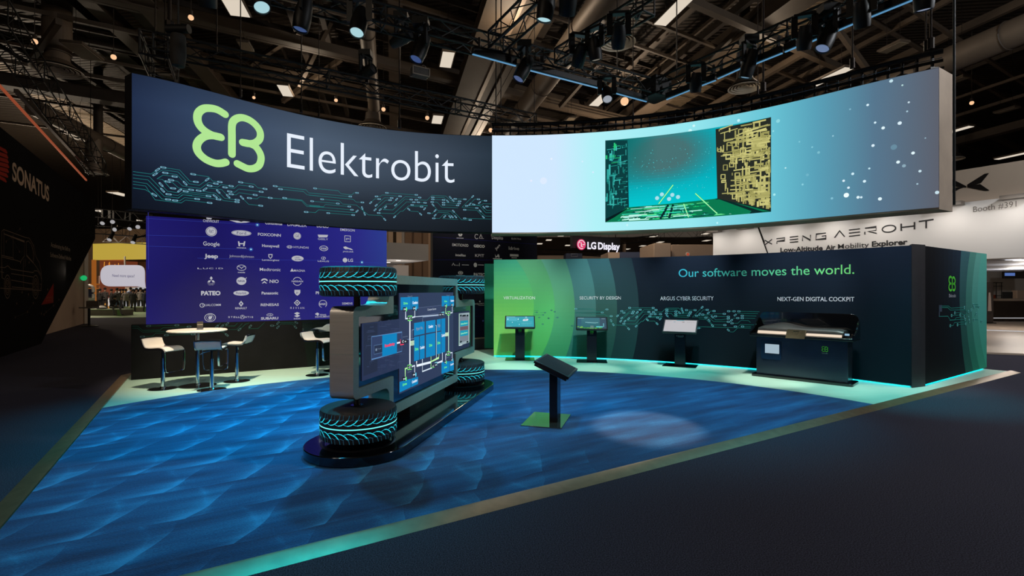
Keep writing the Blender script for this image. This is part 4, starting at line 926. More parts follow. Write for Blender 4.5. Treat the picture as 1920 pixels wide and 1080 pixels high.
zl_([(860, 236), (884, 233), (884, 268)], .008, (130, 220, 235), .004)
# the central cabinets of the diagram
for xa, xb, a0, a1, b0, b1, t, tx, ty, tw, c in ((597, 699, 338, 322, 462, 440, 'Hyper Vita', 648, 388, 64, GY), (712, 803, 320, 306, 436, 420, 'Comfort', 758, 370, 44, WT), (817, 855, 304, 297, 418, 410, 'High', 836, 360, 24, GY), (860, 898, 296, 290, 632, 612, 'Comfort', 879, 455, 34, WT),
                                                 (597, 646, 472, 464, 708, 692, 'Drive', 621, 588, 32, GR), (652, 699, 462, 452, 690, 676, 'Comfort', 676, 572, 44, WT), (712, 803, 450, 430, 672, 648, 'Drive', 757, 551, 28, GR), (817, 856, 428, 420, 640, 630, 'Drive', 835, 528, 26, GR)):
    block(xa, xb, a0, a1, b0, b1); zt(t, tx, ty, tw, 26, c, .04)
zl_([(805, 362), (812, 362), (812, 690)], .014, (200, 225, 235), .0035)
zl_([(622, 705), (622, 750), (760, 715)], .030, (235, 245, 255), .0024); zl_([(677, 685), (677, 805), (770, 770)], .016, (220, 235, 250), .0024); zl_([(760, 660), (760, 770)], .016, (170, 240, 150), .0026)
zl_([(758, 712), (836, 672), (836, 635)], .016, (190, 245, 170), .0026); zl_([(820, 722), (870, 705), (870, 622)], .018, (225, 240, 255), .0024)
for x, y in ((780, 752), (806, 742)): chip(x, y, 13, t='C' if x < 790 else 'N')
zl_([(766, 770), (792, 762)], .008, (120, 235, 120), .004); zl_([(795, 722), (819, 716), (819, 748)], .008, (130, 220, 235), .004)
zl_([(577, 492), (577, 405), (597, 400)], .006, (140, 165, 200), .002); zl_([(470, 505), (597, 488)], .006, (120, 150, 190), .0014)
# rear battery block
block(1030, 1130, 246, 236, 558, 524, (150, 168, 176), .001); block(1038, 1122, 272, 264, 530, 502, (120, 128, 140), .0016)
for ya, yb in ((318, 372), (412, 466)): block(1042, 1118, ya, ya-8, yb, yb-12, (20, 150, 180), .002)
for y in (342, 434): zt('Drive Boost', 1080, y, 62, 14, (170, 250, 180), .03)
block(1042, 1118, 376, 366, 408, 398, (110, 84, 96), .002)
zl_([(1032, 246), (1030, 556)], .012, (190, 250, 200), .0024); zl_([(1129, 240), (1127, 522)], .012, (220, 240, 245), .0024); zl_([(1030, 556), (1062, 548)], .01, (230, 245, 250), .0024)
for x in (1048, 1112): block(x-9, x+9, 258, 256, 274, 272, (24, 40, 44), .003); block(x-9, x+9, 512, 508, 530, 524, (24, 40, 44), .003)
block(1062, 1096, 260, 257, 276, 272, (20, 24, 34), .003)
d.build('screen_picture', attrmat('screen_pixels', 1.0), root)['label'] = 'lit screen showing a blue circuit diagram of a car'
# wheels
def wheel(cx, zc, hh, nm):
    R = .379; b = MB()
    prof = [(1e-3, -hh), (.30, -hh), (R-.03, -hh), (R-.008, -hh+.012), (R, -hh+.035), (R, hh-.035), (R-.008, hh-.012), (R-.03, hh), (1e-3, hh)]
    b.lathe(prof, 64, (cx, 0, zc)); w_ = b.build('wheel', rubber, root, False, 35)
    w_['label'] = 'black tyre lying flat with glowing cyan tread'
    class Cyl:
        def P(s_, u, v, e=0.0):
            a = u/R; p = EM @ Vector((cx+(R+e)*math.cos(a), (R+e)*math.sin(a), zc+v)); return p
    d = Decal(Cyl(), .0015); m_ = 26; st = 2*PI*R/m_; C1, C2, C3 = (44, 222, 240), (30, 176, 206), (22, 74, 92)
    ns = 72
    d.raw([(2*PI*R*i/ns, s_*.0055) for s_ in (-1, 1) for i in range(ns+1)], [(i, i+1, ns+2+i, ns+1+i) for i in range(ns)], (120, 255, 255))
    for k in range(m_):
        u = k*st
        for s_ in (1, -1):
            y = lambda q: s_*q*hh/.145
            # angled groove: bright near the centre, fading outwards
            a = [(u, y(.036)), (u+st*.35, y(.042)), (u+st*.75, y(.062)), (u+st*1.02, y(.086))]
            d.line(a, .0075, C1); d.line([a[-1], (u+st*1.15, y(.105)), (u+st*1.22, y(.132))], .006, C3)
            d.line([(u-st*.55, y(.052)), (u-st*.25, y(.042)), (u, y(.036))], .005, C2)
            d.line([(u-st*.3, y(.078)), (u+st*.15, y(.090)), (u+st*.2, y(.080)), (u+st*.62, y(.094))], .0032, (40, 96, 118), .001)
            d.line([(u+st*.55, y(.098)), (u+st*.62, y(.134))], .008, (20, 46, 58), .001)
    o = d.build('tread_light', attrmat('tread_glow', 1.0), root); o.parent = w_; o['label'] = 'glowing cyan tread lines'
    return w_
for cx in (0, LE):
    wheel(cx, .331, .152, 'low'); wheel(cx, 1.752, .148, 'high')
    b = MB(); b.tube((cx, .02, .483), (cx, .02, .60), .034, 16); b.lathe([(1e-3, .4835), (.065, .4835), (.065, .489), (1e-3, .489)], 24, (cx, .02, 0)); b.build('axle', gloss, root)
    b = MB(); b.tube((cx, .02, 1.50), (cx, .02, 1.61), .034, 16); b.build('axle', gloss, root)
    b = MB(); b.tube((cx, 0, .118), (cx, 0, .18), .06, 20); b.build('wheel_foot', gloss, root)

# ================================================================== KIOSKS
def kiosk(label, loc, rz, tilt, colh, picture, mark, plate=None, group=None, w=.72, hgt=.41, cy=.0, cw=.225):
    """a floor plate, a flat column and a tilted display; the front is local -y"""
    k = thing('kiosk', label, 'kiosk', loc, rz, group)
    b = MB(); b.box((0, .02, .006), (.70, .50, .012)); b.build('floor_plate', plate or gloss, k, False, 35, .003)
    b = MB(); b.box((0, cy, .012+colh/2), (cw, .10, colh)); b.build('column', mat('column_lacquer', (44, 46, 52), .2, .7, noise=(2, .08)), k, False, 35, .004)
    T_ = Matrix.Translation((0, cy-.02, colh+.035)) @ Matrix.Rotation(tilt, 4, 'X')     # display plane, local xy of the plate tilted about x
    b = MB(); b.box((0, 0, 0), (w, hgt, .035), 0, T_); b.box((0, 0, -.033), (w*.96, hgt*.92, .03), 0, T_)
    b.build('display_housing', mat('display_bezel', (34, 36, 42), .35, .3, noise=(10, .1)), k, False, 35, .006)
    Mk = basis(k) @ T_; o = Mk @ Vector((0, 0, .0182)); U = (Mk.to_3x3() @ Vector((1, 0, 0))); V = (Mk.to_3x3() @ Vector((0, 1, 0)))
    S = Flat(o, U, V); d = Decal(S, .0)
    picture(d, w/2-.028, hgt/2-.026)
    d.build('display_picture', attrmat('screen_pixels', 1.0), k)
    S2 = Flat(basis(k) @ Vector((0, -.051, .012)), basis(k).to_3x3() @ Vector((1, 0, 0))); d = Decal(S2, .001)
    if mark == 'eb':
        eb_mark(d, -.036, colh*.77, .072, .075, (80, 200, 80)); d.text('Elektrobit', -.034, .034, colh*.77-.028, .014, (150, 165, 155))
    elif mark == 'argus':
        for i, t in enumerate('ARGUS'): d.text(t, -.075+i*.033, -.075+i*.033+.017, colh*.77, .020, (190, 195, 205))
        d.rect(-.045, colh*.77-.018, .06, colh*.77-.012, (120, 130, 145))
    if mark: d.build('column_mark', attrmat('fabric_print', 0, .72), k)
    return k
def pic_car(d, a, h):
    d.rect(-a, -h, a, h, (44, 160, 176)); d.rect(-a, h*.82, a, h, (70, 150, 172), .0006); d.rect(-a*.98, h*.86, -a*.35, h*.94, (150, 215, 225), .001)
    d.rect(-a*.98, h*.12, -a*.22, h*.72, (76, 176, 196), .0006)
    for x in (-.9, -.16): d.rect(a*x, h*.3, a*(x+.05), h*.62, (190, 240, 250), .001)
    d.poly([(a*.18, h*.25), (a*.26, h*.12), (a*.55, h*.18), (a*.62, h*.42), (a*.52, h*.55), (a*.28, h*.48)], (225, 230, 236), .001)
    d.poly([(a*.29, h*.26), (a*.46, h*.28), (a*.50, h*.42), (a*.33, h*.40)], (150, 165, 180), .0014)
    d.poly([(a*.36, h*.78), (a*.44, h*.98), (a*.54, h*.78)], (170, 230, 240), .001)
    for i in range(10): d.rect(a*(-.2+.11*i), h*-.02, a*(-.14+.11*i), h*.03, (120, 215, 225), .001)
    for x, y in ((-.55, -.15), (-.05, -.55)): d.poly([(a*x-.012, h*y-.01), (a*x+.012, h*y-.01), (a*x, h*y+.022)], (200, 235, 240), .001)
    for i in range(8): d.line([(a*(.15+.09*i), -h*.8), (a*(.15+.09*i), -h*(.1+.05*(i % 3)))], .004, (110, 190, 200), .001)
    d.rect(-a*.95, -h*.9, -a*.55, -h*.84, (120, 200, 200), .001); d.line([(a*.1, -h*.35), (a*.9, -h*.3)], .005, (130, 205, 205), .001)
def pic_green(d, a, h):
    for i in range(10): d.rect(-a, h-(i+1)*h*.2, a, h-i*h*.2, mixc((58, 112, 124), (34, 96, 104), i/9))
    d.rect(-a, -h*.4, -a*.72, h*.75, (44, 92, 112), .0006); d.rect(a*.55, -h, a, h, (50, 78, 96), .0006)
    d.line([(-a*.45, h*.12), (a*.45, h*.05)], .012, (150, 210, 214), .001); d.line([(-a*.3, -.0), (a*.3, -.02)], .006, (120, 190, 196), .001)
    d.rect(-a*.97, h*.84, -a*.55, h*.9, (170, 200, 205), .001); d.rect(a*.68, h*.78, a*.92, h*.84, (170, 190, 200), .001)
    r_ = random.Random(9)
    for i in range(40):
        x = -a*.98+a*1.7*r_.random(); s_ = .012+.02*r_.random(); d.disc(x, -h*(.98-.35*r_.random()*max(.15, abs(x/a))), s_, r_.choice([(56, 140, 60), (90, 170, 70), (36, 100, 60), (120, 180, 80)]), 8, .001, s_*.7)
    d.rect(-a*.1, -h*.98, a*.12, -h*.5, (96, 130, 124), .0014); d.rect(a*.3, -h*.8, a*.75, -h*.6, (90, 196, 200), .0014); d.rect(a*.78, -h*.7, a*.83, -h*.05, (110, 190, 200), .0014)
def pic_white(d, a, h):
    d.rect(-a, -h, a, h, (186, 182, 186)); d.rect(-a*.28, h*.9, a*.2, h, (96, 168, 184), .0006)
    for x, c in ((-.42, (110, 160, 180)), (.12, (150, 110, 80)), (.2, (60, 60, 66)), (-.36, (120, 140, 150))): d.disc(a*x, h*.66, .011, c, 10, .001)
    for i in range(4): d.rect(a*(.42+.12*i), h*.62, a*(.50+.12*i), h*.66, (130, 128, 134), .001)
    d.rect(-a*.9, h*.82, -a*.6, h*.87, (120, 150, 160), .001)
def pic_off(d, a, h): d.rect(-a, -h, a, h, (18, 19, 22))
f1 = gnd(975, 674.5); f2 = gnd(1109.5, 678.5); f3 = gnd(1275.5, 686.5)
def out_rz(p, k=1.0): return -math.atan2(p.x-WC.x, p.y-WC.y)*k
kiosk('kiosk with a teal car screen in front of the bright green end of the wall', (f1.x, f1.y, .007), -.02, math.radians(40), .86, pic_car, 'eb', group='wall kiosks')
kiosk('kiosk with a dim landscape screen below the second caption, on fading green', (f2.x, f2.y, .007), out_rz(f2)*.5, math.radians(40), .85, pic_green, 'eb', group='wall kiosks')
kiosk('kiosk with a white page on its screen before the dark part of the wall', (f3.x, f3.y, .007), out_rz(f3)*.9, math.radians(40), .83, pic_white, 'argus', group='wall kiosks')
cpt = gnd(1040, 801.5)
kiosk('black touch-screen stand with mirror-like floor plate alone on the blue carpet', (.46, 6.38, .02), -math.atan2(-.961, .275) + 0, math.radians(24), .66, pic_off, None, mat('polished_plate', (150, 158, 150), .08, .9, noise=(2, .05)), w=.70, hgt=.46, cy=-.085)

# --- digital cockpit desk
P0, P1 = gnd(1408, 705), gnd(1599.3, 727); ax = (P1-P0); ax.z = 0; wd = ax.length; ax.normalize(); ay = Vector((-ax.y, ax.x, 0))
cc = (P0+P1)/2+ay*.24
k = thing('cockpit_desk', 'wide black desk with a car dashboard on top and a lit tablet window in front', 'desk', (cc.x, cc.y, .007), math.atan2(ax.y, ax.x))
def rrect(w, h, r, n=5): return rounded([(-w/2, -h/2), (w/2, -h/2), (w/2, h/2), (-w/2, h/2)], r, n)
bluegloss = mat('desk_lacquer', (66, 74, 86), .24, .8, noise=(2, .06))
b = MB(); b.prism(rrect(wd, .50, .06), .0, .05); b.build('base_slab', gloss, k, False, 35, .006)
b = MB(); bw = wd*.905; b.box((-.01, .03, .05+.36), (bw, .36, .72)); b.build('body', bluegloss, k, False, 35, .006)
b = MB(); b.box((0, 0, .80), (wd*1.02, .52, .05)); b.build('tray', mat('satin_black', (10, 11, 13), .3), k, False, 35, .01)
# upright back and swept side cheeks
prof = rounded([(-wd*.50, .82), (wd*.50, .82), (wd*.50, 1.235), (-wd*.50, 1.235)], [0, 0, .14, .14], 8)
b = MB(); b.prism(prof, 0, .035, Matrix.Translation((0, .26, 0)) @ Matrix.Rotation(PI/2, 4, 'X'))
b.build('back_panel', gloss, k, False, 35, .004)
for s_ in (-1, 1):
    pr = [(-.26, .80), (.24, .80), (.24, 1.12), (.16, 1.10), (.04, .98), (-.10, .90), (-.26, .86)]
    b = MB(); b.prism([(p[0], p[1]) for p in pr], -.012, .012, Matrix.Translation((s_*wd*.503, 0, 0)) @ Matrix(((0, 0, 1, 0), (1, 0, 0, 0), (0, 1, 0, 0), (0, 0, 0, 1)))); b.build('side_cheek', gloss, k, False, 35)
# dashboard pad with a hump over the instruments
b = MB(); nx = 40; sec = []
for i in range(nx+1):
    x = -.74+1.42*i/nx; hump = .075*math.exp(-((x+.34)/.26)**2); end = min(1, (1-abs((i/nx)*2-1))*9)
    for y, z in ((-.14, .850), (-.15, .905), (-.12, .952), (-.03, .965+hump*.6), (.08, .968+hump), (.19, .955+hump*.5), (.23, .85)):
        b.v.append(Vector((x, y, .85+(z-.85)*(.8+.2*end))))
kk = 7
for i in range(nx):
    for j in range(kk-1): b.f.append((i*kk+j, (i+1)*kk+j, (i+1)*kk+j+1, i*kk+j+1)); b.m.append(0)
b.f += [tuple(reversed(range(kk))), tuple(nx*kk+j for j in range(kk))]; b.m += [0, 0]
b.build('dashboard', mat('dash_grey', (84, 82, 80), .35, .5, noise=(3, .1), coat=.3), k, False, 50)
b = MB(); b.add([(x, y, z) for x, y, z in ((-.73, -.205, .842), (-.21, -.205, .842), (-.21, -.165, .885), (-.73, -.165, .885), (-.73, -.165, .83), (-.21, -.165, .83))], [(0, 1, 2, 3), (0, 4, 5, 1), (4, 3, 2, 5), (0, 3, 4), (1, 5, 2)])
b.build('pillar_display', emat('cream_display', (236, 214, 190), 1.0), k, False, 0)['label'] = 'long cream lit display strip'
b = MB(); b.add([(x, y, z) for x, y, z in ((.11, -.205, .842), (.66, -.205, .842), (.66, -.17, .876), (.11, -.17, .876), (.11, -.17, .83), (.66, -.17, .83))], [(0, 1, 2, 3), (0, 4, 5, 1), (4, 3, 2, 5), (0, 3, 4), (1, 5, 2)])
b.build('pillar_display', emat('cream_display', (236, 214, 190), 1.0), k, False, 0)['label'] = 'long cream lit display strip'
b = MB(); b.prism([(-.30, .775), (-.21, .77), (-.13, .90), (-.15, .93), (-.20, .92)], -.16, .16, Matrix.Translation((-.05, 0, 0)) @ Matrix(((0, 0, 1, 0), (1, 0, 0, 0), (0, 1, 0, 0), (0, 0, 0, 1)))); b.box((-.05, -.215, .902), (.09, .01, .012), 1)
b.build('centre_console', [mat('bronze_glass', (96, 84, 64), .22, .7, noise=(3, .1)), gloss], k, False, 35, .004)
b = MB(); b.box((.735, -.13, .885), (.10, .07, .05)); b.box((.735, -.166, .887), (.07, .002, .035), 1); b.build('control_box', [gloss, emat('pale_blue_display', (150, 190, 215), .9)], k, False, 35)
# recessed window with tablet
b = MB(); Mx = Matrix.Translation((-.01-bw*.5+.27, -.152, .52)) @ Matrix.Rotation(PI/2, 4, 'X')
b.prism(rrect(.36, .36, .04), .0, .012, Mx); b.build('window_recess', mat('recess_blue', (10, 34, 60), .3, .2, noise=(3, .1)), k, False, 35)
b = MB(); b.box((-.01-bw*.5+.29, -.170, .545), (.25, .012, .175)); b.build('tablet', emat('tablet_page', (168, 190, 204), .9), k, False, 35, .004)['label'] = 'tablet showing a pale page'
S2 = Flat(basis(k) @ Vector((bw*.5-.36, -.152, 0)), basis(k).to_3x3() @ Vector((1, 0, 0))); d = Decal(S2, .001)
eb_mark(d, -.05, .56, .10, .10, (110, 215, 60)); d.text('Elektrobit', -.047, .047, .525, .02, (150, 170, 150)); d.build('letter_mark', attrmat('fabric_print', 0, .72), k)['label'] = 'small green letter mark'

# ================================================================== BAR TABLE AND STOOLS
chrome = mat('chrome', (214, 216, 220), .10, 1.0, noise=(2, .03))
white_seat = mat('white_leather', (228, 218, 208), .45, 0, noise=(5, .04), bump=(30, .1))
def disc_foot(b, r): b.lathe([(1e-3, .0), (r, .0), (r, .006), (r*.5, .016), (.05, .024), (.04, .04), (1e-3, .04)], 40)
def make_stool(label, loc, rz):
    """seat faces local -y; the strap frame drops in front as a foot rest"""
    t = thing('bar_stool', label, 'stool', loc, rz, 'white bar stools')
    b = MB(); disc_foot(b, .215); b.build('foot', chrome, t)
    b = MB(); b.tube((0, 0, .02), (0, 0, .52), .030, 20); b.build('pole', chrome, t)
    b = MB(); b.tube((0, 0, .52), (0, 0, .66), .018, 14); b.box((0, 0, .665), (.16, .2, .012)); b.build('gas_lift', mat('dark_chrome', (90, 92, 98), .25, 1.0, noise=(3, .05)), t)
    b = MB(); b.pipe([(.02, .02, .65), (.11, .06, .63), (.15, .08, .60)], .007, 6); b.build('lever', chrome, t)
    path = [(.235, .835), (.215, .775), (.17, .70), (.10, .680), (0, .682), (-.12, .690), (-.19, .675), (-.225, .64)]
    pts = smooth([Vector((p[0], p[1], 0)) for p in path], 5); w = .185
    b = MB(); th = .016; up_ = []
    for i, p in enumerate(pts):
        a = pts[max(0, i-1)]; c = pts[min(len(pts)-1, i+1)]; td = (c-a).normalized(); nn = Vector((-td.y, td.x, 0)); 
        up_.append(nn)
    for p, nn in zip(pts, up_):
        lo = p; hi = p-nn*th*1.6 if nn.y < 0 else p+nn*th*1.6
        b.v += [Vector((-w, lo.x, lo.y)), Vector((w, lo.x, lo.y)), Vector((w, hi.x, hi.y)), Vector((-w, hi.x, hi.y))]
    m_ = len(pts)
    for i in range(m_-1):
        for j in range(4): b.f.append((i*4+j, i*4+(j+1) % 4, i*4+4+(j+1) % 4, i*4+4+j)); b.m.append(0)
    b.f += [(3, 2, 1, 0), ((m_-1)*4, (m_-1)*4+1, (m_-1)*4+2, (m_-1)*4+3)]; b.m += [0, 0]
    o = b.build('seat', white_seat, t, False, 50); o['label'] = 'white upholstered seat with upturned back'
    # chrome strap running round the seat and down into the foot rest
    sec = [(-.003, -.02), (.003, -.02), (.003, .02), (-.003, .02)]
    side = [Vector((w+.006, p.x, p.y)) for p in pts]
    foot = [Vector((w+.006, -.232, .60)), Vector((w+.004, -.235, .40)), Vector((w-.01, -.235, .315)), Vector((w-.05, -.235, .30))]
    loop = side+foot; mir = [Vector((-p.x, p.y, p.z)) for p in reversed(loop)]
    b = MB(); b.sweep(loop+mir, [(-.016, -.004), (.016, -.004), (.016, .004), (-.016, .004)], up=Vector((1, 0, 0)))
    b.sweep([side[0], Vector((w*.5, .243, .845)), Vector((-w*.5, .243, .845)), Vector((-side[0].x, side[0].y, side[0].z))], [(-.006, -.012), (.006, -.012), (.006, .012), (-.006, .012)])
    b.build('strap_frame', chrome, t, False, 40)
    return t
def face(p, q): d_ = q-p; return math.atan2(d_.x, -d_.y)        # rotation that turns local -y from p towards q
tb = gnd(370.5, 724); tb.z = .007
s1 = gnd(305.3, 729.8); s2 = gnd(397, 731.7); s3 = gnd(444.2, 715.7); s4 = gnd(594.9, 704)
make_stool('white bar stool with chrome strap frame, nearest the end of the low wall', (s1.x, s1.y, .007), face(s1, tb)*.0+math.radians(78))
make_stool('white bar stool seen from behind, its back turned before the table pole', (s2.x, s2.y, .007), math.radians(196))
make_stool('white bar stool facing the round table from the exhibit side', (s3.x, s3.y, .007), math.radians(-82))
make_stool('white bar stool standing alone beside the near end of the exhibit', (s4.x, s4.y, .007), math.radians(80))
t = thing('bar_table', 'round white bar table on a chrome pole beside the low black wall', 'table', tb)
b = MB(); disc_foot(b, .29); b.build('foot', chrome, t)
b = MB(); b.tube((0, 0, .03), (0, 0, .94), .030, 20); b.tube((0, 0, .92), (0, 0, .945), .12, 20); b.build('pole', chrome, t)
b = MB(); b.lathe([(1e-3, .945), (.44, .945), (.455, .957), (.455, .963), (.44, .975), (1e-3, .975)], 56); b.build('table_top', mat('white_laminate', (236, 222, 206), .4, 0, noise=(4, .03)), t)
acr = bpy.data.materials.new('clear_acrylic'); acr.use_nodes = True; q = acr.node_tree.nodes['Principled BSDF']; q.inputs['Transmission Weight'].default_value = 1; q.inputs['Roughness'].default_value = .03; q.inputs['IOR'].default_value = 1.2; q.inputs['Base Color'].default_value = (.93, .97, .97, 1)
sh = thing('sign_holder', 'small clear acrylic sign holder standing on the round white table', 'sign holder', (tb.x+.03, tb.y+.02, tb.z+.975), R_D2)
b = MB(); b.box((0, 0, .004), (.11, .06, .008)); b.box((0, .012, .075), (.10, .005, .14)); b.build('holder', acr, sh)
b = MB(); b.box((0, .006, .078), (.092, .002, .12)); b.box((0, .0045, .085), (.085, .001, .01), 1); b.build('card', [mat('dark_card', (60, 56, 52), .6, noise=(9, .2)), mat('card_line', (190, 175, 140), .6)], sh)
# glass-topped case and its white model, half hidden behind the exhibit
ce = at(589, 627, 10.35); ce = Vector((ce.x, ce.y, 0))
k = thing('display_table', 'low clear display case on a dark stem, half hidden behind the exhibit', 'display case', (ce.x+.42, ce.y+.1, .007), 0)
b = MB(); disc_foot(b, .25); b.tube((0, 0, .02), (0, 0, .76), .045, 16); b.build('stem', gloss, k)
b = MB()
for c_, d_ in (((0, 0, .775), (1.2, .55, .012)), ((-.597, 0, .89), (.006, .55, .22)), ((.597, 0, .89), (.006, .55, .22)), ((0, -.272, .89), (1.2, .006, .22)), ((0, .272, .89), (1.2, .006, .22))): b.box(c_, d_)
b.build('case', acr, k)
mo = thing('model_car', 'small white model of a car inside the clear display case', 'model car', (ce.x+.30, ce.y+.1, .007+.782), .2)
sec = [(-.36, .02), (-.38, .07), (-.30, .10), (-.16, .115), (-.07, .175), (.12, .18), (.22, .12), (.36, .10), (.38, .05), (.36, .02)]
b = MB(); b.prism(sec, -.13, .13, Matrix(((1, 0, 0, 0), (0, 0, -1, 0), (0, 1, 0, 0), (0, 0, 0, 1)))); b.build('body', mat('model_white', (200, 214, 216), .3, 0, coat=.4, noise=(4, .03)), mo, False, 30, .02)
b = MB()
for x in (-.24, .24):
    b.tube((x, -.135, .04), (x, .135, .04), .04, 16)
b.build('wheels_axle', rubber, mo)
# ================================================================== LIGHTING RIG OVER THE BOOTH
rigblack = mat('rig_black', (24, 23, 22), .5, .4, noise=(15, .25))
alu = mat('rig_worn_edge', (70, 62, 54), .4, .7, noise=(10, .2))
ZR = 6.1
TRUSS_AXES = []
wirem = mat('steel_wire', (46, 40, 36), .4, .8, noise=(20, .2))
def on_truss(q):
    best = None
    for a, b_, h in TRUSS_AXES:
        d = b_-a; t = max(0, min(1, (q-a).dot(d)/d.length_squared)); c = a+d*t
        if best is None or (c-q).length < best[0]: best = ((c-q).length, c, h)
    return best
def truss(label, a, b_, s=.30, pitch=.38, m=None, cat='truss', group=None):
    a, b_ = Vector(a), Vector(b_); m = m or rigblack; c = (a+b_)/2
    k = thing('lighting_truss', label, cat, (c.x, c.y, min(a.z, b_.z)-s/2), 0, group)
    x, y, z = frame_of(a, b_); h = s/2; L_ = (b_-a).length; n = max(2, int(L_/pitch))
    cor = [x*h*i+y*h*j for i, j in ((-1, -1), (1, -1), (1, 1), (-1, 1))]
    for q in cor:
        w = MB(); w.tube(a+q, b_+q, .022, 8); w.build('chord', m, k, True)
    w = MB()
    for f in range(4):
        p, q = cor[f], cor[(f+1) % 4]
        for i in range(n):
            t0, t1 = i/n, (i+1)/n; u = a.lerp(b_, t0); v = a.lerp(b_, t1)
            w.tube(u+(p if i % 2 else q), v+(q if i % 2 else p), .010, 5, caps=False)
    for t in [i*3.0/L_ for i in range(int(L_/3)+1)]+[1.0]:
        u = a.lerp(b_, min(1, t))
        for f in range(4): w.tube(u+cor[f], u+cor[(f+1) % 4], .016, 5, caps=False)
    w.build('lattice', m, k, True)
    TRUSS_AXES.append((a, b_, h))
    for t in (.12, .88):
        u = a.lerp(b_, t); w = MB(); w.tube(u+Vector((0, 0, h*.6)), (u.x, u.y, 13.0-.01), .012, 6); w.build('hanger_wire', wirem, k, True)
    return k
T1a, T1b = zat(596, 2, ZR), zat(1228, 168, ZR)
t1d = (T1b-T1a).normalized()
truss('long black truss that carries the blue light battens towards the corner block', T1a-t1d*2, T1b)
T2b = zat(1665, -18, ZR); truss('black truss running from the corner block forward over the kiosks', T1b, T2b+(T2b-T1b).normalized()*.5)
truss('short black truss branching forward from the first bright blue spotlight', zat(930, 78, ZR), zat(1022, -8, ZR))
truss('slim black truss that carries the three white spotlights', zat(1050, 108, ZR), zat(1216, 8, ZR), .26)
T5a, T5b = zat(288, 82, ZR), zat(1000, 228, ZR)
truss('rear black truss passing above the dark company sign', T5a, T5b)
truss('black ladder truss running back from the near end of the rear truss', T5a, zat(312, 146, ZR), .42, .22)
b = MB(); b.box((T1b.x, T1b.y, ZR), (.5, .5, .42), 0, Matrix.Translation((T1b.x, T1b.y, 0)) @ Matrix.Rotation(R_D2, 4, 'Z') @ Matrix.Translation((-T1b.x, -T1b.y, 0)))
tag(b.build('truss_corner', rigblack, bevel=.02), 'black corner block where the two batten trusses meet', 'truss corner')
# curved rail frame on top of the video wall
k = thing('curved_rail_frame', 'black curved rail frame that the video wall hangs from', 'rail frame', v3(ring_pt((TJ+TR)/2), ZT))
for z, r, dr in ((ZT+.33, .045, .18), (ZT+.17, .028, .18), (ZT+.06, .02, .22)):
    b = MB(); b.pipe([v3(ring_pt(TJ+(TR-TJ)*i/50, dr), z) for i in range(51)], r, 8); b.build('chord', rigblack, k, True)
b = MB(); b.pipe([v3(ring_pt(TJ+(TR-TJ)*i/50, .14), ZT+.205) for i in range(51)], .007, 6); b.build('pale_rail', mat('pale_rail', (150, 146, 140), .3, .6), k, True)
b = MB()
for i in range(46):
    p = ring_pt(TJ+(TR-TJ)*(i+.3)/46, .2); b.box((p.x, p.y, ZT+.17), (.035, .035, .32))
    if i % 2: b.box((p.x, p.y, ZT+.05), (.14, .10, .06))
b.build('bracket_grid', rigblack, k, True)
# hanging points: chain or wire from the roof to rig and ring
wirem = mat('steel_wire', (46, 40, 36), .4, .8, noise=(20, .2))
ROOF = 13.0
def wire(px, py, z0, r, label, grp=None, top=None):
    p = zat(px, py, z0); b = MB(); b.tube(p, (p.x, p.y, top or ROOF-.05), r, 6); b.tube((p.x, p.y, z0), (p.x, p.y, z0+.18), r*2.6, 8)
    tag(b.build('support_cable', wirem), label, 'cable', grp)
for px, py, z0, r, l in ((565, 211, ZT, .012, 'steel cable rising from the dark sign near its last letters'), (749, 240, ZT, .016, 'thick hoist chain rising from the dark sign above its final letter'), (451, 183, ZT, .010, 'thin cable rising from the dark sign above the green letter mark'), (598, 220, ZT, .008, 'thin wire rising from the dark sign over the middle of the name'),
                         (930, 236, ZT+.3, .016, 'hoist chain rising where the sign meets the video wall'), (1002, 232, ZT+.35, .010, 'thin cable rising from the pale end of the video wall'), (1187, 226, ZT+.35, .012, 'cable rising from the video wall beside the inset picture'), (1431, 172, ZT+.35, .022, 'black cable rising from the video wall above the end of the inset picture'), (1421, 177, ZT+.35, .008, 'thin steel wire paired with the black cable over the inset picture'),
                         (1598, 128, ZT+.35, .016, 'black cable rising from the video wall below the high bay lamp'), (1745, 92, ZT+.35, .020, 'hoist chain rising from the outer end of the video wall'), (1736, 96, ZT+.35, .012, 'black cable beside the hoist chain at the outer end of the video wall'), (318, 60, ZR+.15, .03, 'heavy hoist chain rising from the rear truss motor bag')):
    wire(px, py, z0, r, l)
# long black cable hanging in front of the far white booth
p = at(1789, 300, 8.2); b = MB(); b.tube((p.x, p.y, 3.05), (p.x, p.y, ROOF-.05), .018, 8); tag(b.build('support_cable', mat('black_cable', (8, 8, 8), .6)), 'long black cable hanging past the outer end of the video wall', 'cable')
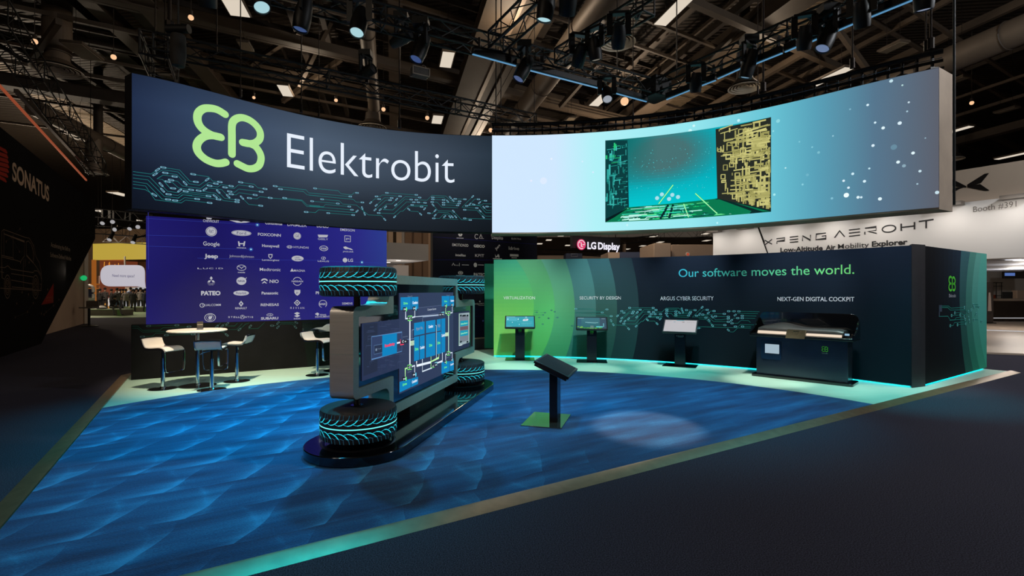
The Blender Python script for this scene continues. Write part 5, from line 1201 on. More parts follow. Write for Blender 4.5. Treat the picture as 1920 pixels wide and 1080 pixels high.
# LED battens
batblue = emat('batten_blue', (84, 138, 178), 1.0)
def batten(x0_, y0_, x1_, y1_, label):
    z = ZR-.33; a, c = zat(x0_, y0_, z), zat(x1_, y1_, z); m = (a+c)/2
    k = thing('led_batten', label, 'light batten', (m.x, m.y, z), 0, 'blue light battens')
    up = Vector((0, 0, 1)); b = MB(); b.bar(a+up*.07, c+up*.07, .10, .12); b.build('housing', rigblack, k, True, 35, .01)
    b = MB(); b.bar(a+up*.002, c+up*.002, .030, .014); b.build('led_strip', batblue, k, True)
    b = MB(); 
    for t in (.15, .85):
        q = a.lerp(c, t); b.box((q.x, q.y, z+.22), (.04, .06, .2))
    b.build('hook_clamp', rigblack, k, True)
ORD = ['first', 'second', 'third', 'fourth', 'fifth', 'sixth', 'seventh', 'eighth', 'ninth', 'tenth']
for i, s_ in enumerate(((1153, 175, 1212, 191), (992, 132, 1131, 168), (886, 102, 967, 124))): batten(*s_, ORD[i]+' blue light batten from the corner block on the long truss')
for i, s_ in enumerate(((1250, 187, 1298, 168), (1313, 162, 1342, 151), (1346, 148, 1391, 128), (1417, 120, 1467, 100), (1472, 98, 1495, 88), (1518, 80, 1557, 63), (1566, 60, 1608, 42), (1629, 34, 1713, 0))): batten(*s_, ORD[i]+' blue light batten from the corner block on the truss over the kiosks')

# spotlights
def spot_lamp(k, p, aim, col, power, deg, blend=.5, rad=.10):
    l = bpy.data.lights.new('beam', 'SPOT'); l.energy = power; l.color = col; l.spot_size = math.radians(deg); l.spot_blend = blend; l.shadow_soft_size = rad
    o = bpy.data.objects.new('beam', l); COL.objects.link(o); d = (Vector(aim)-Vector(p)).normalized()
    o.rotation_euler = d.to_track_quat('-Z', 'Y').to_euler(); o.location = Vector(p)-Vector(k.location); o.parent = k
def fixture(kind, px, py, aim, lens_rgb, lens_k, col, power, deg, label, z=None, grp=None, blend=.5):
    z = z or ZR-.62; p = zat(px, py, z); aim = Vector(aim); d = (aim-p).normalized()
    x, y, zz = frame_of(p-d, p); M = Matrix.Translation(p) @ Matrix(((x.x, y.x, d.x, 0), (x.y, y.y, d.y, 0), (x.z, y.z, d.z, 0), (0, 0, 0, 1)))
    k = thing('moving_head_light' if kind == 'head' else 'par_light', label, 'stage light', (p.x, p.y, z), 0, grp)
    r = .115 if kind == 'head' else .105; Lh = .46 if kind == 'head' else .34
    b = MB(); b.lathe([(1e-3, -Lh), (r*.75, -Lh), (r*.95, -Lh*.75), (r*1.08, -Lh*.35), (r*1.0, -.02), (r*.94, .012), (r*.86, .012), (r*.84, -.03)], 28, (0, 0, 0), 0, M); b.build('housing', rigblack, k, True)
    b = MB(); b.lathe([(1e-3, .004), (r*.6, .002), (r*.84, -.012), (r*.84, -.03), (1e-3, -.03)], 28, (0, 0, 0), 0, M)
    b.build('lens', emat('lens_%d_%d_%d_%d' % (*lens_rgb, lens_k*10), lens_rgb, lens_k), k, True)
    mid = p-d*Lh*.5; b = MB(); up = Vector((0, 0, 1)); side = d.cross(up); side = side.normalized() if side.length > .05 else Vector((1, 0, 0))
    for s_ in (-1, 1): b.bar(mid+side*s_*(r+.035), mid+side*s_*(r+.035)+up*.34, .03, .09, up=side)
    b.bar(mid+side*(r+.05)+up*.34, mid-side*(r+.05)+up*.34, .10, .04); b.build('yoke', rigblack, k, True)
    b = MB(); q = mid+up*.36
    if kind == 'head': b.box((q.x, q.y, q.z+.06), (.26, .22, .12))
    hit = on_truss(q); c_ = hit[1]-Vector((0, 0, hit[2]*.7)) if q.z < hit[1].z else hit[1]+Vector((0, 0, hit[2]*.9))
    b.tube(q, c_, .028, 8); b.box(c_, (.07, .07, .06)); b.build('hook_clamp', rigblack, k, True)
    if power: spot_lamp(k, p+d*.03, aim, col, power, deg, blend)
    return k
WC_, BC_ = (1, .93, .80), (.0, .68, 1.0)
LENSW, LENSB, LENSC = (168, 152, 134), (56, 76, 124), (132, 164, 170)
CY_ = (.0, .85, .90)
gk = lambda x, y, z=0.0: tuple(gnd(x, y)[:2])+(z,)
FX = [ # kind, px, py, aim, lens colour, lens strength, beam colour, power, cone, label
 ('par', 1304, 172, (3.9, 11.3, 1.35), LENSW, 1.5, (.90, 1, .97), 1000, 32, 'glowing white can light hanging nearest the corner block on the truss over the kiosks'),
 ('par', 1507, 92, (5.4, 10.0, 1.3), LENSW, 1.5, (.90, 1, .97), 1000, 36, 'white can light between two blue-lensed moving heads on the truss over the kiosks'),
 ('par', 1617, 50, (6.5, 8.9, 1.35), LENSW, 1.5, (.92, 1, 1), 620, 36, 'white can light furthest out along the truss over the kiosks'),
 ('par', 1082, 123, (.0, 12.6, 1.25), LENSW, 1.5, (.92, 1, .88), 1450, 32, 'tilted white spotlight at the near end of the slim truss'),
 ('par', 1159, 88, (2.2, 12.2, 1.25), LENSW, 1.5, (.92, 1, .92), 1400, 32, 'white spotlight hanging in front of the round ceiling diffuser'),
 ('par', 1118, 112, (2.5, 9.5, 0), (150, 130, 110), .5, WC_, 0, 30, 'unlit square-shuttered spotlight in the middle of the slim truss'),
 ('head', 1397, 145, (3.1, 10.7, 0), (104, 134, 160), 1.0, CY_, 798, 34, 'blue-lensed moving head above the round ceiling diffuser beside the video wall'),
 ('head', 1542, 91, (2.2, 7.3, 0), (100, 116, 150), 1.0, BC_, 928, 58, 'blue-lensed moving head hanging just before the second white can light'),
 ('head', 1732, 18, (6.3, 8.0, 0), (120, 130, 152), 1.0, CY_, 798, 40, 'blue-lensed moving head above the outer end of the video wall'),
 ('head', 1020, 37, (-.4, 7.8, 0), LENSC, 1.7, BC_, 696, 60, 'moving head with a bright cyan lens on the short branching truss'),
 ('head', 1063, 27, (.6, 11.6, 0), LENSB, .9, CY_, 988, 30, 'moving head with a dim blue lens beside the bright cyan one'),
 ('head', 972, 148, (-2.7, 8.2, 0), (74, 88, 126), 1.0, BC_, 609, 52, 'moving head hanging between two light battens on the long truss'),
 ('head', 780, 111, (-3.4, 6.8, 0), LENSB, .9, BC_, 696, 56, 'large moving head hanging straight down beside the square high bay lamp'),
 ('head', 669, 61, (-2.6, 5.2, 0), LENSC, 1.7, BC_, 696, 60, 'moving head with a bright cyan lens high on the long truss'),
 ('head', 563, 55, (-4.1, 7.2, 0), LENSB, .9, BC_, 609, 54, 'large black moving head over the middle of the company name'),
 ('head', 491, 14, (-1.6, 4.6, 0), LENSC, 1.7, BC_, 435, 50, 'moving head with a bright cyan lens beside the tilted high bay lamp'),
 ('head', 390, 12, (-5.0, 9.2, .9), LENSB, .9, (1, .84, .62), 2100, 44, 'moving head with a dim blue lens before the tilted high bay lamp'),
 ('par', 1139, 186, (1.62, 6.12, 0), (150, 156, 166), 1.0, (1, .56, .40), 3000, 11.6, 'small white spotlight beside the glowing high bay lamp under the long truss'),
]
for kd, px, py, aim, lr, lk, col, pw, dg, lab in FX: fixture(kd, px, py, aim, lr, lk, col, pw, dg, lab, None, None, .35 if dg < 20 else 1.0)
# two heads standing up on the trusses, a motor bag and a control case
for px, py, lab in ((770, 62, 'moving head lying on top of the long truss with its lens turned aside'), (700, 128, 'small moving head sitting on the rear truss before the round duct')):
    fixture('head', px, py, tuple(zat(px, py, ZR+.4)+Vector((2, -1, .6))), (30, 32, 38), .1, WC_, 0, 30, lab, ZR+.42)
p = zat(334, 62, ZR); MS = .62; k = thing('chain_bag', 'black canvas chain bag with hoist motor on the rear truss', 'chain bag', (p.x, p.y, ZR-.35))
b = MB(); b.lathe([(1e-3, -.55), (.10, -.52), (.125, -.3), (.115, 0), (.10, .02), (1e-3, .02)], 20, (0, 0, .3)); b.tube((0, 0, .3), (0, 0, 13.0-ZR+.34), .016, 6); b.build('bag', mat('canvas_black', (34, 30, 26), .8, bump=(25, .4)), k)
b = MB(); b.tube((-.19, 0, .42), (.19, 0, .42), .075, 18); b.build('motor', rigblack, k)
p = zat(787, 158, ZR); k = thing('control_case', 'small grey equipment case strapped on the rear truss', 'case', (p.x, p.y, ZR+.16), R_D2)
b = MB(); b.box((0, 0, .09), (.37, .18, .18)); b.build('case_body', mat('case_grey', (62, 56, 50), .5, .3, noise=(9, .2)), k, False, 35, .02)
b = MB()
for z in (.01, .17): b.bar((-.19, -.093, z), (.19, -.093, z), .02, .02); b.bar((-.19, .093, z), (.19, .093, z), .02, .02)
for x in (-.185, .185): b.bar((x, -.093, 0), (x, -.093, .18), .02, .02)
b.build('edge_rail', mat('case_rail', (140, 128, 114), .35, .6), k)
b = MB(); b.pipe(smooth([Vector((-.15, 0, .185)), Vector((-.09, .02, .25)), Vector((0, 0, .21)), Vector((.08, -.03, .26)), Vector((.16, 0, .19))], 4), .011, 6); b.build('coiled_cable', mat('cable_grey', (80, 72, 64), .6), k)

# ================================================================== THE HALL'S ROOF
steelbrown = mat('roof_steel', (92, 78, 64), .6, .2, noise=(1.5, .15))
steeldark = mat('roof_steel_dark', (64, 54, 45), .65, .2, noise=(1.5, .2))
paleduct = mat('duct_metal', (112, 98, 84), .5, .3, noise=(2, .08))
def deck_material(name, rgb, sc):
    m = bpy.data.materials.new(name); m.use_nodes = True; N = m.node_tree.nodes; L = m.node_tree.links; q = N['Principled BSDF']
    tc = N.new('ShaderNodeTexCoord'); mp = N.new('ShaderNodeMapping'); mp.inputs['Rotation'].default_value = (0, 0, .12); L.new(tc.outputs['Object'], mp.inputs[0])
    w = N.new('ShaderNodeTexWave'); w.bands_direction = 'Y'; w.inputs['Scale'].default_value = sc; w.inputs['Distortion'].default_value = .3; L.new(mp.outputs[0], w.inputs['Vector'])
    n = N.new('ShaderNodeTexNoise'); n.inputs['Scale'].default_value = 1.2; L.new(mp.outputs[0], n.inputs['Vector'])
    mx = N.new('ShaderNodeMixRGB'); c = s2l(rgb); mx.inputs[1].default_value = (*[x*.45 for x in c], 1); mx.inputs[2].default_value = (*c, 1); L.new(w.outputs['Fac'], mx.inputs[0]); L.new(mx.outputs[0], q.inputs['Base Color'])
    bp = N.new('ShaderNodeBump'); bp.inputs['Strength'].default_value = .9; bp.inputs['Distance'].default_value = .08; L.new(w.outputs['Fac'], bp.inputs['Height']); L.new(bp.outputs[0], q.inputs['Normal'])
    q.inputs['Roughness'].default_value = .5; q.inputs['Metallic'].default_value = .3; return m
b = MB(); b.add([(-80, -6, ROOF), (80, -6, ROOF), (80, 95, ROOF), (-80, 95, ROOF)], [(3, 2, 1, 0)])
struct(b.build('ceiling', deck_material('roof_deck_dark', (66, 56, 46), 1.2)))
h1v = Vector((H1.x, H1.y, 0)).normalized(); d2v = Vector((D2.x, D2.y, 0))
NB = [0]
def beam(px, py, z, w, h, axis='h', l0=-16, l1=44, m=None, pipe=False):
    p = zat(px, py, z); d = h1v if axis == 'h' else d2v; a, c = p+d*l0, p+d*l1; b = MB()
    if pipe: b.tube(a, c, w/2, 16)
    else:
        b.bar(a, c, w, h)
        if h > .3: b.bar(a+Vector((0, 0, -h/2)), c+Vector((0, 0, -h/2)), w*1.7, .05)
    NB[0] += 1; o = b.build('ceiling_beam', m or steelbrown); struct(o); return o
# main girders along the hall
beam(1383, 69, 11.6, .55, .8); beam(284, 105, 11.6, .30, .55); beam(232, 100, 11.8, .45, .5, m=steeldark); beam(402, 147, 11.4, .4, .6); beam(340, 100, 12.0, .35, .5)
beam(1473, 119, 11.2, .22, .22); beam(1570, 60, 11.6, .16, .2); beam(1660, 62, 11.6, .14, .18); beam(1850, 200, 10.5, .12, .14); beam(1850, 165, 10.8, .10, .12); beam(1850, 250, 10.2, .30, .4); beam(1880, 20, 12.2, .2, .3)
beam(120, 30, 12.2, .25, .3, m=steeldark); beam(60, 70, 12, .2, .3, m=steeldark); beam(560, 60, 12.0, .25, .3, m=steeldark); beam(620, 90, 12.2, .2, .3, m=steeldark); beam(740, 90, 12.0, .30, .4)
beam(1010, 60, 12.2, .25, .4); beam(1330, 60, 12.2, .2, .3, m=steeldark); beam(1230, 80, 12.4, .12, .15); beam(1205, 95, 12.4, .10, .12); beam(1260, 100, 12.4, .10, .12); beam(1150, 150, 12.2, .15, .2)
# cross members
for px, py, z, w, h, m in ((560, 77, 11.2, .22, .34, steelbrown), (745, 124, 11.1, .12, .2, steelbrown), (1558, 120, 11.0, .24, .24, steelbrown), (1690, 70, 11.6, .14, .14, steelbrown), (140, 171, 11.0, .45, .6, steeldark), (90, 60, 11.5, .2, .3, steeldark), (120, 100, 11.2, .1, .12, steelbrown), (1500, 150, 11.4, .12, .12, steelbrown),
                           (470, 120, 11.5, .10, .12, steelbrown), (700, 190, 11.5, .10, .12, steelbrown), (760, 170, 11.2, .14, .16, steelbrown), (1080, 210, 11.2, .14, .2, steelbrown), (1120, 160, 11.6, .10, .12, steelbrown), (1000, 80, 11.8, .12, .14, steelbrown), (1150, 70, 11.8, .10, .12, steelbrown), (1880, 130, 11.2, .12, .12, steelbrown), (100, 130, 11.1, .12, .16, steelbrown), (150, 200, 11.1, .10, .12, steelbrown), (180, 250, 11.1, .10, .12, steelbrown)):
    beam(px, py, z, w, h, 'd', -30, 34, m)
for i in range(9): beam(960, 40+i*24, 12.6, .07, .22, 'd', -38, 40, steeldark)
for i in range(12): beam(-40+i*185, 60, 12.75, .07, .18, 'h', -14, 50, steeldark)
# the broad pale girder in the middle, with its ribs
p = zat(905, 120, 11.0)
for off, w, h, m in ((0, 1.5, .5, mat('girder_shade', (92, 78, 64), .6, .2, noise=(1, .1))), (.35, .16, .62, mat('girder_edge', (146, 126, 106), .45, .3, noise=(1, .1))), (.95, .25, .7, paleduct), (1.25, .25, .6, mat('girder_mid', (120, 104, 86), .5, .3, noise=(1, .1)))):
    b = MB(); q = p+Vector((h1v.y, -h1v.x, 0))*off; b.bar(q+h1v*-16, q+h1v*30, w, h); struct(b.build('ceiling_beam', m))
# strips of corrugated deck, the light on them put into a paler colour
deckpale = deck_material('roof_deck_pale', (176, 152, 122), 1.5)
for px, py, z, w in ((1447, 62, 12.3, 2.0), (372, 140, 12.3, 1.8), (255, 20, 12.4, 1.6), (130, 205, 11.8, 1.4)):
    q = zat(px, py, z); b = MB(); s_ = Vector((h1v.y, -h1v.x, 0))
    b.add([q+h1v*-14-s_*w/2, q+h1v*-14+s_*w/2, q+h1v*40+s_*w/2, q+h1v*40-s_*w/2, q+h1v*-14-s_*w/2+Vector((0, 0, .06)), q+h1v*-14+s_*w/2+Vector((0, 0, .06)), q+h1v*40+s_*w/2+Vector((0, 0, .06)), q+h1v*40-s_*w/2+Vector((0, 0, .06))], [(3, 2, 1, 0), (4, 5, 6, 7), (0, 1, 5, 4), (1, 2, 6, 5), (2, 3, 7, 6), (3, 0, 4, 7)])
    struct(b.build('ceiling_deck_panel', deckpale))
# diagonal braces between girders
for (xa, ya, xb, yb, Y0, Y1) in ((470, 120, 560, 60, 22, 20), (530, 190, 640, 110, 24, 22), (1440, 0, 1330, 110, 18, 20), (1560, 40, 1640, 150, 18, 19), (1050, 200, 1120, 120, 24, 22), (620, 40, 560, 160, 20, 22), (60, 110, 110, 40, 18, 16), (700, 200, 760, 120, 26, 24)):
    b = MB(); b.bar(at(xa, ya, Y0), at(xb, yb, Y1), .16, .2); struct(b.build('ceiling_brace', steelbrown))
# round ducts
def duct(px, py, z, r, l0, l1, label, axis='h', m=None):
    p = zat(px, py, z); d = h1v if axis == 'h' else d2v; k = thing('air_duct', label, 'air duct', tuple(p-Vector((0, 0, r))))
    b = MB(); b.tube(p+d*l0, p+d*l1, r, 28); b.build('tube', m or paleduct, k, True)
    n = int((l1-l0)/2.4)
    for i in range(n+1):
        q = p+d*(l0+.6+i*2.4)
        b = MB(); x, y, z_ = frame_of(q, q+d); b.pipe([q+(x*math.cos(a)+y*math.sin(a))*(r+.01) for a in [2*PI*j/24 for j in range(24)]], .018, 5, closed=True); b.build('hoop', steeldark, k, True)
    return k
duct(1072, 84, 10.2, .44, -9, 24, 'wide round air duct crossing behind the bright cyan moving head'); duct(691, 92, 10.4, .27, -9, 24, 'round air duct hanging behind the square high bay lamp')
duct(1805, 102, 9.0, .40, -9, 26, 'large pale air duct beside the outer end of the video wall'); LAST_DUCT = duct(172, 257, 9.0, .33, -4, 16, 'pale air duct above the long orange truss')
b = MB(); b.tube(at(176, 262, 24.3), at(176, 325, 24.3), .34, 24); b.build('duct_branch', paleduct, LAST_DUCT, True)
# diffusers, high bay lamps, small warm lamps
def diffuser(px, py, z, dia, label, nr=.2):
    p = zat(px, py, z); k = thing('ceiling_diffuser', label, 'air diffuser', (p.x, p.y, z)); R = dia/2
    b = MB()
    for i in range(5):
        r1, r0 = R*(1-.19*i), R*(1-.19*i-.13); b.lathe([(r1, .0+.02*i), (r0, .05+.02*i), (r0-.004, .06+.02*i), (r1, .012+.02*i), (r1, .0+.02*i)], 40)
    b.build('cone_ring', mat('diffuser_white', (232, 218, 196), .5, .0, noise=(3, .05)), k)
    b = MB(); b.lathe([(R*.9, .10), (R*.5, .35), (R*.45, .7)], 32); b.tube((0, 0, .6), (0, 0, ROOF-z), nr, 20); b.build('neck', mat('drop_duct', (112, 96, 80), .6, .2, noise=(1, .1)) if nr > .3 else steeldark, k)
diffuser(107, 133, 9.4, 1.5, 'round ringed air diffuser hanging below a broad vertical duct, left side of the hall', .42); diffuser(1157, 81, 9.4, 1.15, 'round ringed air diffuser behind the white spotlight', .36); diffuser(1396, 166, 9.4, 1.2, 'round ringed air diffuser above the inset picture of the video wall')
diffuser(698, 240, 9.4, 1.35, 'round ringed air diffuser half hidden by the edge of the dark sign'); diffuser(1784, 299, 9.0, 1.2, 'round ringed air diffuser beside the outer end of the video wall'); diffuser(184, 327, 7.6, .9, 'small round diffuser past the far end of the long orange truss')
bay_on = emat('high_bay_glow', (164, 154, 140), 1.9); bay_off = mat('lamp_cover', (150, 134, 112), .5, 0, noise=(20, .1))
def bay(px, py, z, w, l, on, label, amp=0):
    p = zat(px, py, z); k = thing('high_bay_lamp', label, 'ceiling lamp', (p.x, p.y, z), math.atan2(H1.y, H1.x)-PI/2, 'high bay lamps' if on else 'unlit high bay lamps')
    b = MB(); b.box((0, 0, .06), (w+.08, l+.08, .09)); b.build('lamp_case', steelbrown, k, False, 35, .015)
    b = MB(); b.box((0, 0, .008), (w, l, .016)); b.build('diffuser_panel', bay_on if on else bay_off, k)
    b = MB(); b.tube((0, l*.3, .1), (0, l*.3, ROOF-z), .008, 5); b.tube((0, -l*.3, .1), (0, -l*.3, ROOF-z), .008, 5); b.build('hanger_wire', wirem, k)
bays = [(437, 6, 10.2, .55, 1.5, 1, 'tilted bright high bay lamp between the two cyan moving heads'), (838, 113, 10.2, .42, 1.25, 1, 'square bright high bay lamp before the pale girder'), (535, 171, 10.2, .42, 1.2, 1, 'bright high bay lamp over the end of the sign with the green mark'), (820, 225, 9.6, .45, 1.1, 1, 'bright high bay lamp low beside the pale girder'),
        (1126, 187, 9.8, .42, 1.5, 1, 'bright high bay lamp framed below the long truss'), (1262, 23, 10.4, .42, 1.6, 1, 'bright high bay lamp beyond the slim truss'), (1557, 145, 9.6, .38, 1.6, 1, 'bright high bay lamp just above the video wall'), (1790, 246, 9.6, .35, 1.5, 1, 'bright high bay lamp beside the outer end of the video wall'), (1897, 293, 8.8, .35, 1.4, 1, 'bright high bay lamp above the far white booth'),
        (155, 98, 10.0, .6, 1.3, 0, 'striped unlit lamp above the round diffuser'), (96, 78, 10.6, .4, .8, 0, 'small unlit lamp beside the warm bulb'), (460, 88, 10.6, .35, .7, 0, 'small unlit lamp above the rear truss'), (1675, 90, 10.2, .38, .8, 0, 'unlit lamp between the truss over the kiosks and the video wall'), (1791, 153, 10.0, .35, .8, 0, 'unlit lamp under the large pale duct'), (1068, 226, 10, .35, .8, 0, 'unlit lamp just above the curved rail frame'), (142, 257, 9.0, .5, 1.2, 0, 'unlit lamp beside the pale duct over the orange truss'), (1887, 208, 10, .3, .8, 0, 'unlit lamp high at the edge above the far white booth')]
for q in bays: bay(*q)
warm = emat('warm_bulb', (200, 158, 120), 1.7)
def bulb(px, py, z, r, label):
    p = zat(px, py, z); k = thing('pendant_bulb', label, 'ceiling lamp', (p.x, p.y, z), 0, 'warm pendant bulbs')
    b = MB(); b.ball((0, 0, 0), r, 14, 8); b.build('bulb', warm, k); b = MB(); b.tube((0, 0, r*.8), (0, 0, r+.12), r*.7, 10); b.tube((0, 0, r), (0, 0, ROOF-z), .01, 5); b.build('stem', steeldark, k)
for q in ((65, 78, 9.5, .085, 'warm bulb above the round diffuser on the far side hall'), (213, 107, 9.5, .085, 'warm bulb beside the end of the dark sign'), (358, 33, 9.5, .075, 'warm bulb beside the chain bag'), (476, 183, 9.5, .06, 'warm bulb above the green letter mark'), (630, 188, 9.5, .07, 'warm bulb above the middle of the sign name'), (719, 205, 9.3, .085, 'warm bulb above the sign beside the round duct'), (801, 221, 9.3, .09, 'warm bulb right beside the low bright high bay lamp'), (1171, 190, 9.6, .17, 'large warm lamp below the end of the long truss'), (920, 244, 9.3, .10, 'warm bulb just above where sign and video wall meet'), (1822, 193, 9.6, .08, 'warm bulb beside the large pale duct')): bulb(*q)
# the neighbour's long truss with its orange strip, over the dark wall on the aisle's far side
T7a, T7b = at(-60, 90, 11.5), at(162, 338, 22.5)
truss('long black truss with an orange light strip over the dark booth wall', T7a+Vector((.5, 0, .9)), T7b+Vector((.5, 0, .5)), .6, .6)
b = MB(); b.bar(at(-40, 118, 11.5), at(162, 338, 22.5), .05, .06); tag(b.build('orange_light_strip', emat('orange_strip', (158, 76, 48), .75)), 'long dim orange light strip under the neighbour truss', 'light strip')
b = MB(); b.bar(at(30, 170, 14), at(176, 328, 23), .10, .10); tag(b.build('truss_rail', alu), 'pale steel rail running beside the orange strip truss', 'rail')
# added fill lights with no lamp body, for hall, booths and exhibit
def added_fill(x, y, z, p, r=.5, col=(1, .82, .62)):
    l = bpy.data.lights.new('added_fill_glow', 'POINT'); l.energy = p; l.color = col; l.shadow_soft_size = r
    o = bpy.data.objects.new('added_fill_glow', l); COL.objects.link(o); o.location = (x, y, z)
# ================================================================== FAR WALLS OF THE HALL
hallwall = mat('hall_wall_beige', (150, 124, 98), .8, 0, noise=(.4, .15))
for nm, vs in (('wall_back', [(-80, 108, 0), (80, 108, 0), (80, 108, ROOF), (-80, 108, ROOF)]), ('wall_left', [(-78, -8, 0), (-78, 108, 0), (-78, 108, ROOF), (-78, -8, ROOF)]), ('wall_right', [(78, 108, 0), (78, -8, 0), (78, -8, ROOF), (78, 108, ROOF)])):
    b = MB(); b.add(vs, [(0, 1, 2, 3)]); struct(b.build(nm, mat('hall_wall_dim', (70, 58, 48), .85, 0, noise=(.3, .2))))
PR = attrmat('fabric_print', 0, .72)
def slab(S, pts, e0, e1):
    n = len(pts); b = MB(); b.add([S.P(u, v, e) for e in (e0, e1) for u, v in pts], [tuple(range(n)), tuple(reversed(range(n, 2*n)))]+[(i, n+i, n+(i+1) % n, (i+1) % n) for i in range(n)]); return b

# ================================================================== THE DARK NEIGHBOUR BOOTH ON THE LEFT
S_SON = Flat((-14.57, 15.6, 0), v3(D1))
u = lambda px, py: S_SON.un(px, py)
root = thing('booth_wall', 'tall black slant-edged booth wall with grey company name and outlined van', 'booth wall', S_SON.P(0, 0))
ptop = u(46, 265.6); p2 = u(178.5, 382); p3 = u(178.5, 447); p4 = u(77, 645)
zt_ = p2[1]
b = slab(S_SON, [(-9, 0), (p4[0], 0), (p3[0], p3[1]), (p3[0], zt_), (-9, zt_)], 0, -.4); b.build('panel', mat('matt_black_wall', (6, 5, 5), .9, 0, noise=(.8, .3), spec=.1), root, True)
d = Decal(S_SON, .006)
def stx(t, x0, y0, x1, y1, hp, c, off=0.0): d.tpx(t, x0, y0, x1, y1, hp, c, off)
stx('SONATUS', 22.5, 336.5, 91.5, 377.5, 33, (176, 150, 126), .028)
for i in range(7):          # red striped half disc at the frame's edge
    y = 277+i*9.0; xa = (3, -3, -7, -9, -8, -4, 1)[i]; xr = (13.5, 15, 16.2, 17, 16.4, 15, 12)[i]
    q = [(xa-8, y-5), (xr-3, y+3.5), (xr, y+9.2), (xr-1, y+11.5), (xa-8, y+1.5)]
    d.poly(d.U(q), (148, 36, 18))
stx('Accelerating the Shift to', 95, 462.5, 131, 471.5, 8.5, (140, 124, 108)); stx('Software-Defined Vehicles', 94, 481.5, 133, 488.5, 8.5, (140, 124, 108))
VW = (112, 92, 74)
def vln(pts, w=.9): d.line(d.U([(x/5.4, 400+y/5.4) for x, y in pts]), w*.018, VW)
for pts in ([(12, 300), (16, 180), (34, 163), (250, 243), (295, 252), (340, 330), (362, 440), (395, 500), (415, 590), (420, 690), (415, 780)], [(40, 210), (245, 290), (245, 430), (205, 490), (140, 470), (125, 450), (10, 425)], [(130, 215), (130, 460)], [(36, 165), (36, 430)], [(262, 290), (285, 280), (312, 310), (345, 420), (335, 500), (265, 420), (262, 290)],
            [(0, 545), (45, 550), (75, 530), (110, 565), (335, 600), (345, 580), (380, 585), (415, 640)], [(0, 590), (35, 600)], [(110, 610), (335, 645)], [(110, 675), (330, 715)], [(118, 745), (330, 765)], [(0, 757), (415, 782)], [(240, 460), (232, 540), (236, 760)], [(258, 460), (250, 545)], [(265, 430), (350, 520), (415, 620)], [(330, 320), (335, 480)], [(34, 205), (245, 280)], [(10, 440), (135, 470)],
            [(405, 720), (415, 715), (412, 760), (405, 765)], [(410, 650), (420, 660), (416, 685)], [(10, 300), (18, 655), (40, 665)]): vln(pts)
for cx, cy in ((72, 742), (358, 745)):
    for r, w in ((62, .02), (44, .016), (34, .012)):
        q = [S_SON.un((cx+r*.52*math.cos(a))/5.4*1.0, 400+(cy+r*1.9*math.sin(a)*(1 if r == 62 else 1))/5.4) for a in [2*PI*i/28 for i in range(29)]]; d.line(q, w, VW)
    for i in range(8):
        a = 2*PI*i/8; d.line([S_SON.un((cx+5*math.cos(a))/5.4, 400+(cy+16*math.sin(a))/5.4), S_SON.un((cx+17*math.cos(a))/5.4, 400+(cy+62*math.sin(a))/5.4)], .014, VW)
d.poly(d.U([(77, 571.5), (100, 531), (99.7, 567.5)]), (120, 24, 10)); d.e += .002
stx('CES demo', 86.5, 559.5, 95, 558.4, 2.2, (150, 90, 60)); stx('EV tech', 86, 565, 94.5, 563.9, 2.2, (150, 90, 60)); q = d.U([(96.3, 566), (98.6, 555.5)]); d.rect(q[0][0], q[0][1], q[1][0], q[1][1], (110, 60, 40)); d.e -= .002
stars = [(11, 453), (37, 429), (21, 445), (36, 472), (31, 569), (62, 568), (51, 585), (28, 595), (77, 588), (82, 590), (100, 573), (110, 562), (53, 552), (41, 548), (86, 585), (89, 543), (38, 492), (54, 492)]
for x, y in stars: d.poly(d.U([(x-.7, y), (x, y+3), (x+.7, y), (x, y-3)]), (96, 72, 50))
for a_, c_ in ((0, 1), (5, 6), (8, 9), (9, 14), (9, 10), (10, 11), (6, 7), (14, 10), (3, 2)): d.line(d.U([stars[a_], stars[c_]]), .010, (48, 36, 26))
d.build('wall_graphics', PR, root)['label'] = 'grey company name, red stripes and outlined van'
# pale wall set back behind the slanted edge
S_S2 = Flat(S_SON.P(0, 0, -.75), v3(D1)); q = [S_S2.un(60, 600)[0], S_S2.un(157, 500)[0]]
root = thing('recessed_wall', 'pale lit wall set back behind the slanted edge of the black booth wall', 'booth wall', S_S2.P(q[0], 0))
zz = S_S2.un(157, 482)[1]
slab(S_S2, [(q[0]-4, 0), (q[1], 0), (q[1], zz), (q[0]-4, zz)], 0, -.15).build('panel', mat('pale_fabric_wall', (178, 152, 130), .8, 0, noise=(.7, .1)), root, True)
b = MB(); b.bar(S_S2.P(q[1], 0, .02), S_S2.P(q[1], zz+.3, .02), .22, .22); b.build('frame_post', mat('white_post', (190, 176, 160), .5, 0, noise=(3, .05)), root, True)
for x_, lab in ((q[1]-.05, 'top'),): 
    b = MB(); b.ball(S_S2.P(q[1]-.9, S_S2.un(138, 520)[1], .14), .13, 12, 8); b.build('green_lamp', emat('green_signal', (30, 190, 110), .8), root, True)
b = MB(); c_ = gnd(167, 612); k = thing('pedestal_stool', 'small black pedestal stand in the aisle beside the pale recessed wall', 'stand', (c_.x, c_.y, 0))
b.lathe([(1e-3, 0), (.34, 0), (.34, .03), (.05, .06), (.05, .82), (1e-3, .82)], 24); b.build('post', blackmetal, k)
b = MB(); b.box((0, 0, .86), (.62, .42, .06)); b.box((0, .2, 1.02), (.6, .04, .3)); b.build('shelf', mat('grey_shelf', (120, 116, 112), .5, noise=(5, .1)), k, False, 35, .02)

